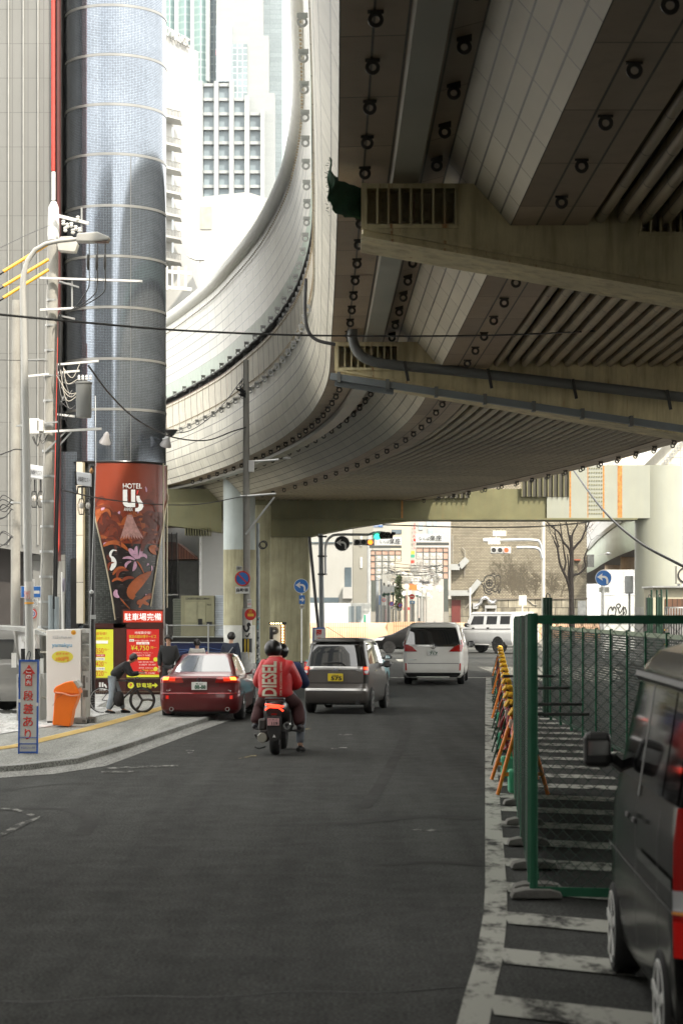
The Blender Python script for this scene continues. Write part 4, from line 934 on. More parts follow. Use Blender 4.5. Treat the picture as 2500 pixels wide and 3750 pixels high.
# lamp and AC on the brick wall's right edge
m = MB(); pbox(m, 2100, 2122, 2048, 2053, KY, -.3, 0); m.build('lamp_arm', M('redbrown', (.30,.09,.05), .6), bb, world=True)
m = MB(); m.lathe([(.09,0),(.20,.42),(.2,.47),(.0,.47)], c=(PX(2117,KY),KY-.5,PZ(2092,KY)), n=8); m.build('wall_lantern', M('lantern_brown', (.17,.14,.11), .5), bb, world=True)
m = MB(); pbox(m, 2147, 2170, 2032, 2077, KY, -.6, .1); m.build('air_conditioner', M('ac_dark', (.25,.26,.25), .5, grid=(9,.06), gcol=(.05,.05,.05), gw=.015), bb, world=True)
# --- second viaduct, right background
v2 = thing('far_flyover', 'pale green curved flyover with a railing between brick wall and round pier', 'viaduct', (PX(2240,150),150,0))
c2 = catmull([(PX(2380,118),118,0),(PX(2330,132),132,0),(PX(2262,150),150,0),(PX(2205,175),175,0),(PX(2150,215),215,0),(PX(2050,290),290,0)], 6); p2 = []
for i, p in enumerate(c2):
    d = (c2[min(i+1,len(c2)-1)]-c2[max(i-1,0)]).normalized(); p2.append((p, Vector((d.y,-d.x,0))))
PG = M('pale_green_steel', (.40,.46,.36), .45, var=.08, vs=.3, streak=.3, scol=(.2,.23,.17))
zt2 = 9.; 
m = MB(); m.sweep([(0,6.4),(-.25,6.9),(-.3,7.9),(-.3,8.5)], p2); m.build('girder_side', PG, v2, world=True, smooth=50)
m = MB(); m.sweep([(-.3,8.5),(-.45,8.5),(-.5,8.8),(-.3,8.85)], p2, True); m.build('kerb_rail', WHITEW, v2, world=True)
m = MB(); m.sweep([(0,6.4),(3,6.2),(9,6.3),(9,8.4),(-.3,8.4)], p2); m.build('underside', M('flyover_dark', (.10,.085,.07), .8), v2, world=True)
m = MB()
for i in range(len(p2)-1):
    for k in range(14):
        q = p2[i][0].lerp(p2[i+1][0], k/14); m.box(q.x-.42, q.x-.38, q.y-.02, q.y+.02, 8.8, 9.9)
m.sweep([(-.42,9.9),(-.36,9.9),(-.36,9.96),(-.42,9.96)], p2, True); m.build('railing', STEEL, v2, world=True)
for (px, Yp) in ((2190,175),(2245,150)):
    m = MB(); m.cyl((PX(px,Yp)+1.5,Yp+2,0),(PX(px,Yp)+1.5,Yp+2,6.4), .7, 16); m.build('column', M('flyover_column', (.42,.30,.20), .8), v2, world=True)
m = MB(); m.tube([(PX(2185,135),135,PZ(2035,135)),(PX(2222,135),134.6,PZ(2026,135))], .02, 6); m.lathe([(.05,.1),(.22,.02),(.2,-.05),(.05,-.1)], c=(PX(2222,135),134.6,PZ(2028,135)), n=12); m.build('lamp', ALU, v2, world=True)
# --- tiled white wall with graffiti
tw = thing('tiled_white_wall', 'white street wall with grey tile patches and black scrawled graffiti', 'wall', (PX(2270,112),112,0))
m = MB(); pbox(m, 2206, 2336, 2086, 2420, 112, 0, 1.); m.build('wall_panel', M('white_wall_panel', (.48,.49,.46), .6, grid=(.9,.9), gcol=(.5,.5,.49), gw=.01), tw, world=True)
m = MB(); pbox(m, 2208, 2250, 2092, 2180, 112, -.02, 0); pbox(m, 2282, 2324, 2088, 2180, 112, -.02, 0); m.build('tile_patch', M('grey_tile', (.60,.61,.61), .4, grid=(.1,.1), gcol=(.33,.34,.36), gw=.012), tw, world=True)
m = MB()
for pts in ([(2224,2258),(2226,2235),(2236,2222),(2242,2235),(2246,2222),(2254,2232),(2250,2255)],[(2258,2212),(2266,2212),(2270,2220),(2262,2226),(2256,2220),(2258,2212)],[(2262,2228),(2268,2245),(2276,2232),(2282,2222),(2280,2250),(2286,2240)],[(2224,2258),(2240,2252),(2260,2262),(2275,2250)],[(2286,2222),(2292,2240),(2288,2252)]): scrawl(m, pts, .03, 112, 5, -.03)
m.build('graffiti', INK, tw, world=True)
sh = thing('street_hut', 'low cream hut with a brown front at the right edge beyond the fence', 'hut', (PX(2450,82),82,0))
m = MB(); pbox(m, 2390, 2620, 2150, 2400, 82, 0, 2.5); m.build('wall', M('cream_hut', (.48,.45,.34), .7, var=.08), sh, world=True)
m = MB(); pbox(m, 2384, 2630, 2146, 2152, 82, -.3, 2.7); m.build('roof', STEEL, sh, world=True)
m = MB(); pbox(m, 2432, 2620, 2193, 2400, 82, -.04, 0); m.build('brown_shutter', M('brown_slats', (.14,.07,.04), .7, grid=(.2,9), gcol=(.05,.03,.02), gw=.02), sh, world=True)
ac = thing('air_conditioner', 'cream air conditioner unit perched above the hut beside the round pier', 'air conditioner', (PX(2500,80),80,PZ(2138,80)))
m = MB(); pbox(m, 2477, 2545, 2073, 2137, 80, 0, .5); m.build('case', M('ac_cream', (.52,.50,.42), .5), ac, world=True)
m = MB(); m.lathe([(.32,-.03),(.32,0),(.26,0),(.26,-.03)], c=(PX(2508,80),80,PZ(2106,80)), n=24, axis='y'); m.build('fan_grille', DARK, ac, world=True)
m = MB(); pbox(m, 2484, 2490, 2137, 2146, 80, .1, .4); pbox(m, 2530, 2536, 2137, 2146, 80, .1, .4); m.build('foot', STEEL, ac, world=True)
# --- upper right background
for (nm, lab, a, b, c, Y, mt) in (('white_office_tower','white office tower farthest left in the gap over the long beam',2065,2190,1630,300,M('uw1',(.74,.75,.73),.6,grid=(4,3.2),gcol=(.58,.60,.6),gw=.25)),('pinkish_office_tower','pinkish ribbed office tower in the gap over the long beam',2190,2265,1560,280,M('uw2',(.62,.57,.53),.6,grid=(7,.9),gcol=(.5,.45,.42),gw=.08)),('cream_office_tower','cream tower with thin floor lines left of the blue glass one',2262,2334,1560,260,M('uw3',(.70,.64,.52),.6,grid=(3,1.3),gcol=(.45,.42,.36),gw=.07)),('blue_glass_office','blue glass office tower beside the rising ramp',2334,2480,1500,290,M('uw4',(.36,.46,.50),.2,metal=.3,grid=(1.4,3.4),gcol=(.62,.66,.67),gw=.3))):
    block(nm, lab, a, b, c, Y, mt, y1=2100)
ra = thing('rising_ramp', 'pale concrete ramp climbing to the right behind the round pier', 'viaduct', (PX(2450,125),125,0))
m = MB(); m.prism([(PX(2300,125),PZ(1760,125)),(PX(2560,125),PZ(1500,125)),(PX(2560,125),PZ(1400,125)),(PX(2420,125),PZ(1590,125)),(PX(2300,125),PZ(1740,125))], 125, 126); m.prism([(PX(2300,125),PZ(1760,125)),(PX(2420,125),PZ(1590,125)),(PX(2500,125),PZ(1480,125)),(PX(2650,125),PZ(1480,125)),(PX(2650,125),PZ(1760,125))], 126.2, 128); m.build('ramp_side', M('ramp_white', (.64,.63,.58), .6, var=.05, streak=.2), ra, world=True)
m = MB(); m.prism([(PX(2410,123.5),PZ(1710,123.5)),(PX(2520,123.5),PZ(1590,123.5)),(PX(2620,123.5),PZ(1500,123.5)),(PX(2620,123.5),PZ(1960,123.5)),(PX(2470,123.5),PZ(1960,123.5))], 123.5, 124.5); m.build('ramp_panels', M('ramp_panel', (.64,.60,.50), .6, grid=(.6,.42), gcol=(.30,.27,.22), gw=.02), ra, world=True)
for i in range(10):
    x, y = 2428+i*9.5, 1700-i*11; m = MB(); m.lathe([(.13,-.03),(.13,.03),(.07,.03),(.07,-.03)], c=(PX(x,123),123.2,PZ(y,123)), n=14, axis='y'); m.build('hanging_ring', RINGL, ra, world=True)
# --- unseen blocks added and sized to shade the street; mirrored in glass and paint
FAC = M('office_facade', (.34,.33,.30), .6, grid=(3.2,3.3), gcol=(.06,.07,.08), gw=.75, gvar=.15, var=.1, vs=.2)
for (nm, lab, b) in (('unseen_corner_office', 'unseen grey office block on the left corner, sized to shade the road', (-34,-6.6,-45,23,0,20)), ('unseen_rear_office', 'unseen grey office block behind the camera, height set for the light', (-10,16,-78,-60,0,14)), ('unseen_side_office', 'unseen brown office block on the right, height set for the light', (13,34,-28,12,0,12))):
    t = thing(nm, lab, 'building', ((b[0]+b[1])/2,(b[2]+b[3])/2,0)); m = MB(); m.box(*b); m.build('wall', FAC, t, world=True)
sb = thing('storage_yard', 'dark cluttered storage bay behind the far green mesh fence', 'storage', (8,48,0))
YARD = M('yard_dark', (.045,.035,.03), .7, var=.5, vs=1.5)
m = MB(); m.box(11.5, 13, 18, 76, 0, 1.9); m.build('back_wall', YARD, sb, world=True)
# ---------------------------------------------------------------- vehicles
TYRE = M('tyre', (.018,.018,.018), .85, var=.2); RIM = M('alloy', (.50,.50,.50), .25, metal=.9); RIMD = M('dark_alloy', (.05,.05,.05), .3, metal=.7)
CARGL = M('tinted_glass', (.012,.013,.014), .04, var=0, spec=.9, coat=1.); CHROME = M('chrome', (.75,.75,.75), .08, metal=1., var=0)
TRIM = M('black_trim', (.015,.015,.015), .5); LAMPR = M('red_lens', (.35,.01,.008), .12, var=0, coat=.8)
LAMPON = M('lit_brake_lamp', (1.,.06,.01), .3, emit=1.3, var=0); LAMPA = M('lit_amber_lamp', (1.,.22,.03), .3, emit=2.2, var=0)
LAMPC = M('clear_lens', (.6,.6,.62), .08, var=0, coat=.8); PLW = M('plate_white', (.72,.72,.70), .4, var=0); PLY = M('plate_yellow', (.72,.55,.03), .4, var=0); PLG = M('plate_ink_green', (.02,.10,.05), .5, var=0); PLK = M('plate_ink_black', (.01,.01,.01), .5, var=0)
def paintm(name, c, **kw): return M(name, c, .3, metal=kw.pop('metal', .35), var=.04, coat=kw.pop('coat', .55), **kw)
class Car:
    def __init__(s, name, label, loc, rz, levels, paint, scale=1., bow=.05, group=None, cat='car', sb=.03):
        s.root = thing(name, label, cat, loc, rz, group); s.root.scale = (scale,)*3
        s.lv = [tuple(l) for l in levels]; s.bow = bow; s.sb = sb; s.paint = paint      # level: (z_rear, z_front, y_rear, y_front, half_w, r_rear, r_front)
        s.NR, s.NC, s.NS = 8, 4, 18
    def P(s, l):
        i = max(0, min(len(s.lv)-2, int(l))); f = l-i; a, b = s.lv[i], s.lv[i+1]
        return [a[k]+(b[k]-a[k])*f for k in range(7)]
    def pos(s, l, region, t, off=0.):
        zr, zf, yr, yf, w, rr, rf = s.P(l)
        def fin(x, y):
            yy = (y-yr)/max(.01, yf-yr); return Vector((x, y, zr+(zf-zr)*max(0, min(1, yy))))
        def side(sg, y):
            f = (y-yr)/max(.01, yf-yr); return sg*w*(1-s.sb*(2*f-1)**2)
        if region in ('rear', 'front'):
            rear = region == 'rear'; r = rr if rear else rf; sg = 1 if t >= 0 else -1; a = abs(t)
            y0 = yr if rear else yf; dr = 1 if rear else -1; wc = w*(1-s.sb)
            if a <= 1:
                x = (wc-r)*t; return fin(x, y0+dr*s.bow*(x/w)**2-dr*off)
            k = min(1., (a-1)/.5)*PI/2; yb = y0+dr*s.bow*((wc-r)/w)**2
            p = Vector(((wc-r)+r*math.sin(k), (r-r*math.cos(k)), 0)); 
            return fin(sg*(p.x+off*math.sin(k)), yb+dr*p.y-dr*off*math.cos(k))
        sg = 1 if region == 'right' else -1
        x = side(sg, t); return fin(x+sg*off, t)
    def ring(s, l):
        zr, zf, yr, yf, w, rr, rf = s.P(l); o = []
        for i in range(s.NR+1): o.append(s.pos(l, 'rear', -1+2*i/s.NR))
        for i in range(1, s.NC+1): o.append(s.pos(l, 'rear', 1+.5*i/s.NC))
        for i in range(1, s.NS): o.append(s.pos(l, 'right', yr+rr+s.bow+(yf-rf-yr-rr-2*s.bow)*i/s.NS))
        for i in range(s.NC, 0, -1): o.append(s.pos(l, 'front', 1+.5*i/s.NC))
        for i in range(s.NR+1): o.append(s.pos(l, 'front', 1-2*i/s.NR))
        for i in range(1, s.NC+1): o.append(s.pos(l, 'front', -1-.5*i/s.NC))
        for i in range(s.NS-1, 0, -1): o.append(s.pos(l, 'left', yr+rr+s.bow+(yf-rf-yr-rr-2*s.bow)*i/s.NS))
        for i in range(s.NC, 0, -1): o.append(s.pos(l, 'rear', -1-.5*i/s.NC))
        return o
    def body(s, arches=(), ar=.36, smooth=30, split=2):
        m = MB(); ls = []
        for i in range(len(s.lv)-1): ls += [i+k/split for k in range(split)]
        ls.append(len(s.lv)-1.); n = None
        for l in ls:
            r = s.ring(l); n = len(r); m.v += [tuple(p) for p in r]
        for j in range(len(ls)-1):
            for i in range(n): m.face((j*n+i, j*n+(i+1)%n, (j+1)*n+(i+1)%n, (j+1)*n+i))
        m.face(list(range(n-1, -1, -1))); m.face([(len(ls)-1)*n+i for i in range(n)])
        o = m.build('body', s.paint, s.root)
        if arches:
            cut = MB()
            for (y, z, hw) in arches:
                for sg in (-1, 1):
                    cut.tube([(sg*(hw-.25), y, z), (sg*(hw+.3), y, z)], ar, 24)
            c = cut.build('cutter', TRIM); bm = o.modifiers.new('b', 'BOOLEAN'); bm.object = c; bm.operation = 'DIFFERENCE'; bm.solver = 'EXACT'
            keep = o.parent; o.parent = None
            dg = bpy.context.evaluated_depsgraph_get(); me = bpy.data.meshes.new_from_object(o.evaluated_get(dg)); o.modifiers.clear(); o.data = me; o.parent = keep
            me.materials.clear(); me.materials.append(s.paint); me.materials.append(TRIM)
            for p in me.polygons: p.material_index = 0
            for p in me.polygons:                                     # inside of the arches is black liner
                c_ = p.center
                for (y, z, hw) in arches:
                    if math.hypot(c_.y-y, c_.z-z) < ar*1.001 and abs(p.normal.x) < .98 and abs(c_.x) < hw-.02 and c_.z > .05: p.material_index = 1
                    if abs(p.normal.x) > .98 and abs(abs(c_.x)-(hw-.25)) < .02: p.material_index = 1
            bpy.data.objects.remove(c)
        for p in o.data.polygons: p.use_smooth = True
        o.data.set_sharp_from_angle(angle=math.radians(smooth)); o['label'] = o.get('label', ''); del o['label']
        return o
    def patch(s, name, mat, region, l0, l1, a0, a1, b0=None, b1=None, off=.006, n=10, r=5, parent=None, thick=.0):
        """panel lying on the body between levels l0 and l1; a0..a1 along the lower edge, b0..b1 along the upper edge"""
        b0 = a0 if b0 is None else b0; b1 = a1 if b1 is None else b1; m = MB()
        for j in range(r+1):
            f = j/r; l = l0+(l1-l0)*f; c, d = a0+(b0-a0)*f, a1+(b1-a1)*f
            for i in range(n+1): m.v.append(s.pos(l, region, c+(d-c)*i/n, off))
        for j in range(r):
            for i in range(n):
                q = j*(n+1)+i; m.face((q, q+1, q+n+2, q+n+1))
        if region in ('left', 'front'): m.f = [f[::-1] for f in m.f]
        o = m.build(name, mat, parent or s.root, smooth=60)
        if thick: md = o.modifiers.new('s', 'SOLIDIFY'); md.thickness = thick; md.offset = 1 if region in ('right','rear') else 1
        return o
    def wheel(s, x, y, r, wd=.19, rim=None, rr=.68, spokes=5, par=None, steer=0):
        sg = 1 if x > 0 else -1
        t = MB(); t.lathe([(r*.62,-wd/2),(r*.9,-wd/2),(r*.98,-wd*.38),(r,-wd*.2),(r,wd*.2),(r*.98,wd*.38),(r*.9,wd/2),(r*.62,wd/2)], n=32, axis='x')
        w_ = t.build('wheel', TYRE, s.root, smooth=40); w_.location = (x, y, r); w_.rotation_euler = (0, 0, steer)
        m = MB(); q = sg*wd*.5
        m.lathe([(r*rr,q*.2),(r*rr,q*1.02),(r*(rr-.07),q*1.02),(r*(rr-.1),q*.55),(r*.2,q*.5)] if sg > 0 else [(r*.2,q*.5),(r*(rr-.1),q*.55),(r*(rr-.07),q*1.02),(r*rr,q*1.02),(r*rr,q*.2)], n=28, axis='x')
        m.build('rim_barrel', (rim if rim and rim.name == 'white_wheel' else TRIM) if spokes else (rim or RIM), w_, smooth=40)
        m = MB()
        if spokes:
            for k in range(spokes):
                a = 2*PI*k/spokes+.3; m.bar((q*.85,math.cos(a)*r*.1,math.sin(a)*r*.1), (q*.95,math.cos(a)*r*(rr-.02),math.sin(a)*r*(rr-.02)), r*.18 if spokes < 7 else r*.09, .03, up=(1,0,0))
            m.lathe([(r*rr,q*.98),(r*rr,q*1.05),(r*(rr-.05),q*1.05),(r*(rr-.05),q*.98)] if sg > 0 else [(r*(rr-.05),q*.98),(r*(rr-.05),q*1.05),(r*rr,q*1.05),(r*rr,q*.98)], n=28, axis='x')
            m.lathe([(r*.16,q*.7),(r*.15,q),(r*.02,q)] if sg > 0 else [(r*.02,q),(r*.15,q),(r*.16,q*.7)], n=14, axis='x')
            m.build('rim', rim or RIM, w_, smooth=40)
        return w_
    def wheels(s, ys, track, r, **kw):
        for y in ys:
            for sg in (-1, 1): s.wheel(sg*track, y, r, **kw)
    def mirror(s, x, y, z, mat, w=.2, h=.14, glass=True):
        sg = 1 if x > 0 else -1; m = MB(); m.lathe([(w*.30,-.10),(w*.5,-.04),(w*.5,.05),(w*.25,.12)], n=16, axis='y')
        for i, v in enumerate(m.v): m.v[i] = (v[0], v[1], v[2]*h/w)
        m.bar((-sg*w*.3,0,-.02), (-sg*(w*.3+.16),.02,-.05), .05, .04)
        o = m.build('wing_mirror', mat, s.root, smooth=40); o.location = (x, y, z)
        g = MB(); g.add([(-w*.30,-.103,-h*.28),(w*.30,-.103,-h*.28),(w*.30,-.103,h*.28),(-w*.30,-.103,h*.28)], [(0,1,2,3)]); g.build('mirror_glass', CHROME, o)
        return o
    def plate(s, y, z, top, main, bg, ink, w=.33, h=.165, tilt=0):
        m = MB(); m.box(-w/2, w/2, -.012, 0, -h/2, h/2); o = m.build('number_plate', bg, s.root, bevel=.008); o.location = (0, y, z); o.rotation_euler = (tilt, 0, 0)
        text('plate_text', top, ink, o, (0,-.015,h*.28), h*.22, w*.45, ext=.001, offset=.01); text('plate_number', main, ink, o, (w*.07,-.015,-h*.12), h*.52, w*.72, ext=.001, offset=.04)
        return o
# ---- dark red saloon
RED = paintm('dark_red_paint', (.115,.007,.009), metal=.3)
L = [(.17,.17,.14,4.42,.78,.14,.3),(.26,.24,.05,4.52,.86,.16,.34),(.45,.42,0,4.57,.885,.18,.4),(.60,.56,.015,4.55,.89,.18,.42),(.62,.58,.045,4.54,.885,.18,.42),(.80,.66,.06,4.48,.885,.18,.42),(.93,.74,.05,4.38,.865,.18,.42),(.975,.80,.09,4.22,.83,.17,.4),(.985,.93,.52,3.62,.755,.14,.3),(1.02,.97,.62,3.50,.735,.12,.3),(1.33,1.36,1.32,2.70,.60,.12,.18),(1.41,1.41,1.50,2.55,.545,.14,.18),(1.43,1.43,1.72,2.35,.42,.14,.2)]
car = Car('red_saloon', 'dark red saloon with lit tail lamps and white plate 88-88 waiting by the kerb', (X(735,40.2),39.75,0), math.radians(-2.2), L, RED, .935)
car.body([(1.0,.32,.885),(3.73,.32,.885)], .375)
car.patch('rear_window', CARGL, 'rear', 9.1, 10.75, -1.1, 1.1, -1.0, 1.0)
for sd in ('left','right'):
    car.patch('side_window', CARGL, sd, 9.15, 10.6, 1.02, 2.0, 1.52, 2.0, n=6); car.patch('side_window', CARGL, sd, 9.15, 10.6, 2.06, 3.2, 2.06, 2.62, n=6)
for sg in (-1, 1):
    o = car.patch('tail_lamp', LAMPR, 'rear', 5.25, 6.75, sg*.50, sg*1.42, sg*.62, sg*1.40, off=.012); 
    car.patch('lit_lens', LAMPA, 'rear', 5.7, 6.6, sg*1.0, sg*1.22, off=.02, parent=o); car.patch('brake_lens', M('lens_glow', (.9,.04,.01), .3, emit=.25, var=0), 'rear', 5.5, 6.5, sg*.78, sg*.98, off=.018, parent=o)
    car.patch('reflector', M('reflector_red', (.7,.02,.01), .3, emit=.15, var=0), 'rear', 2.25, 2.75, sg*.96, sg*1.06, off=.008)
car.patch('plate_recess', M('dark_red_recess', (.07,.008,.008), .4), 'rear', 4.7, 6.1, -.62, .62, off=.004)
car.patch('bumper_highlight', M('red_highlight', (.30,.02,.02), .2, coat=1., var=0), 'rear', 3.0, 4.0, -1.2, 1.2, off=.006)  # lighter red band: the crease's highlight is put into the colour
car.patch('rear_diffuser', TRIM, 'rear', 0, .55, -1.0, 1.0, off=.01)
car.plate(.035, .765, '堺 364', '88-88', PLW, PLG)
m = MB(); m.lathe([(.055,-.004),(.055,.004),(.044,.004),(.044,-.004)], c=(0,.03,.895), n=20, axis='y'); m.bar((-.015,.03,.925),(-.03,.03,.875), .01, .006); m.bar((-.03,.03,.875),(.035,.03,.875), .01, .006); m.build('badge', CHROME, car.root)
text('badge_text', 'LEXUS', CHROME, car.root, (-.62,.075,.665), .03, .16, ext=.002, offset=.01); text('badge_text', 'IS250', CHROME, car.root, (.60,.075,.665), .03, .16, ext=.002, offset=.01)
for sg in (-1, 1):
    m = MB(); m.lathe([(.045,-.02),(.045,.1),(.035,.1),(.035,-.02)], c=(sg*.6,.08,.27), n=16, axis='y'); m.build('exhaust_tip', CHROME, car.root)
car.wheels((1.0,3.73), .775, .325, wd=.22, rim=RIM, spokes=5)
for sg in (-1, 1): car.mirror(sg*.95, 3.0, .98, RED)
m = MB(); m.prism([(1.55,1.415),(1.62,1.47),(1.75,1.425)], -.02, .02, 'yz'); m.build('roof_aerial', RED, car.root)
m = MB(); m.box(-.55,.55,1.05,1.35,.985,1.03); m.build('parcel_shelf', TRIM, car.root)
# ---- silver-brown tall wagon
SIL = paintm('grey_brown_paint', (.12,.108,.10), metal=.5)
L = [(.20,.20,.08,3.30,.66,.1,.2),(.30,.30,.02,3.36,.70,.1,.24),(.48,.48,0,3.4,.705,.1,.26),(.56,.52,.03,3.4,.705,.1,.28),(.85,.70,.045,3.36,.71,.1,.3),(.93,.80,.05,3.3,.705,.1,.3),(1.0,.92,.06,3.05,.695,.1,.3),(1.03,1.0,.075,2.80,.69,.1,.25),(1.50,1.50,.19,2.15,.60,.1,.16),(1.57,1.58,.26,2.0,.565,.12,.16),(1.62,1.62,.50,1.8,.42,.14,.16)]
ZD = M('kei_shaded_paint', (.022,.020,.018), .4, var=.05, spec=.35, coat=.2)  # same car paint with the shade of the flanks put into the colour
zc = Car('grey_kei_wagon', 'grey-brown boxy kei wagon with yellow plate 575 and lit brake lamps', (X(1228,42.8),42.7,0), math.radians(-9.0), L, ZD, 1.0)
zc.body([(.62,.28,.705),(2.95,.28,.705)], .33)
zc.patch('rear_window', CARGL, 'rear', 6.9, 8.55, -1.28, 1.28, -1.2, 1.2)
zc.patch('tailgate_panel', SIL, 'rear', 3.4, 6.9, -1.02, 1.02, off=.008, r=8); zc.patch('bumper_skin', SIL, 'rear', .4, 3.35, -1.4, 1.4, off=.009, n=20, r=8)  # rear skin in the lit tone, laid over the shade-dark body
zc.patch('rear_spoiler', ZD, 'rear', 8.5, 9.6, -1.1, 1.1, off=.05, thick=.03)
SIB = paintm('grey_highlight_trim', (.48,.47,.46), metal=.6); zc.patch('tailgate_garnish', SIB, 'rear', 5.2, 6.75, -1.0, 1.0, off=.014, thick=.004)
zc.patch('bumper_line', SIB, 'rear', 2.2, 2.9, -1.2, 1.2, off=.02, thick=.01)
zc.patch('bumper_under', TRIM, 'rear', 0, .4, -1.1, 1.1, off=.012)
for sg in (-1, 1):
    o = zc.patch('tail_lamp', LAMPR, 'rear', 4.0, 6.9, sg*1.02, sg*1.46, off=.014, n=6); zc.patch('lit_lens', LAMPON, 'rear', 5.5, 6.3, sg*1.08, sg*1.34, off=.024, n=5, parent=o); zc.patch('reverse_lens', LAMPC, 'rear', 4.4, 5.0, sg*1.08, sg*1.36, off=.02, n=5, parent=o)
    zc.patch('side_window', CARGL, 'right' if sg > 0 else 'left', 7.1, 8.5, .42, 1.28, .48, 1.25, n=6); zc.patch('side_window', CARGL, 'right' if sg > 0 else 'left', 7.1, 8.5, 1.34, 2.55, 1.32, 2.0, n=6)
    zc.mirror(sg*.80, 2.35, 1.02, TRIM, .19, .16)
    zc.patch('door_handle', CHROME, 'right' if sg > 0 else 'left', 5.2, 5.5, 1.1, 1.25, off=.02, n=2)
zc.plate(.0, .79, '大阪582', '575', PLY, PLK)
m = MB(); m.prism([(-.05,.94),(.05,.94),(.04,1.0),(.03,1.0),(.03,.975),(-.03,.975),(-.03,1.0),(-.04,1.0)], .03, .045); m.build('badge', CHROME, zc.root)
text('badge_text', 'SPORTS', CHROME, zc.root, (-.48,.055,.93), .025, .16, ext=.002); text('badge_text', 'ZEST', CHROME, zc.root, (.50,.055,.93), .028, .15, ext=.002, offset=.01)
m = MB(); m.tube([(-.28,.03,1.10),(-.05,.03,1.12),(.12,.035,1.11),(.20,.045,1.05)], .012, 6); m.build('rear_wiper', TRIM, zc.root)
m = MB(); m.cyl((.48,-.02,.25),(.48,.2,.25), .05, 14); m.build('exhaust_pipe', TRIM, zc.root)
m = MB(); m.tube([(.1,.7,1.62),(-.25,.3,1.88)], .005, 5); m.build('roof_aerial', TRIM, zc.root)
zc.wheels((.62,2.95), .635, .285, wd=.17, rim=RIM, spokes=6)
# ---- white people carrier
WH = paintm('pearl_white_paint', (.70,.69,.65), metal=.0)
L = [(.22,.22,.12,4.8,.84,.14,.3),(.30,.30,.04,4.88,.90,.14,.34),(.42,.42,.0,4.94,.92,.14,.36),(.62,.6,.02,4.94,.925,.13,.36),(.98,.85,.07,4.85,.925,.13,.36),(1.15,1.0,.09,4.6,.92,.13,.34),(1.22,1.12,.10,4.1,.91,.13,.3),(1.68,1.68,.27,3.3,.79,.12,.2),(1.80,1.80,.36,3.0,.735,.14,.2),(1.87,1.87,.65,2.6,.58,.2,.25)]
al = Car('white_people_carrier', 'white people carrier with dark rear glass and white plate 717', (X(1583,59.8),59.6,0), math.radians(-5.5), L, WH, 1.0)
al.body([(.98,.34,.92),(3.98,.34,.92)], .39)
al.patch('rear_window', CARGL, 'rear', 5.9, 7.35, -1.16, 1.16, -1.1, 1.1)
al.patch('black_garnish', CARGL, 'rear', 5.05, 5.95, .05, 1.05, off=.01); al.patch('chrome_garnish', CHROME, 'rear', 5.05, 5.7, -.62, .05, -.80, .05, off=.016)
al.patch('roof_spoiler', WH, 'rear', 7.3, 8.5, -1.2, 1.2, off=.06, thick=.03)
for sg in (-1, 1):
    o = al.patch('tail_lamp', LAMPR, 'rear', 4.15, 5.9, sg*.62, sg*1.2, sg*1.02, sg*1.48, off=.018, r=8); al.patch('upper_lens', LAMPR, 'rear', 5.8, 6.3, sg*1.25, sg*1.48, off=.02, n=4, parent=o)
    al.patch('reflector', M('reflector_red2', (.5,.02,.01), .3), 'rear', 2.1, 3.1, sg*1.06, sg*1.16, off=.01, n=3)
    sd = 'right' if sg > 0 else 'left'
    for (a, b, c, d) in ((.45,1.5,.55,1.5),(1.58,2.7,1.58,2.65),(2.78,3.9,2.73,3.2)): al.patch('side_window', CARGL, sd, 6.15, 7.2, a, b, c, d, n=6)
    al.mirror(sg*1.03, 3.6, 1.18, TRIM, .24, .2)
al.patch('lower_grille', TRIM, 'rear', .2, 1.6, -1.05, 1.05, -1.2, 1.2, off=.012); al.patch('lower_lip', WH, 'rear', 0, .5, -.7, .7, off=.05, thick=.03)
al.patch('tailgate_seam', M('seam_grey', (.25,.25,.24), .6), 'rear', 3.05, 3.12, -1.0, 1.0, off=.004)
al.plate(.045, .97, '和泉 358', '717', PLW, PLG)
m = MB(); m.lathe([(.085,-.004),(.085,.004),(.07,.004),(.07,-.004)], c=(0,.06,1.17), n=22, axis='y'); m.bar((-.05,.06,1.18),(.05,.06,1.18), .014, .01); m.bar((0,.06,1.24),(0,.06,1.10), .014, .01)
m.build('badge', CHROME, al.root); text('badge_text', 'ALPHARD', CHROME, al.root, (-.6,.045,.76), .028, .24, ext=.002)
al.wheels((.98,3.98), .80, .345, wd=.22, rim=RIM, spokes=8)
m = MB(); m.prism([(1.0,1.87),(1.06,1.93),(1.2,1.87)], -.015, .015, 'yz'); m.build('roof_aerial', WH, al.root)
BLK = M('black_car_paint', (.004,.004,.004), .6, var=.05, spec=.15)
DGL = M('dark_side_glass', (.010,.010,.012), .25, var=0, spec=.25)
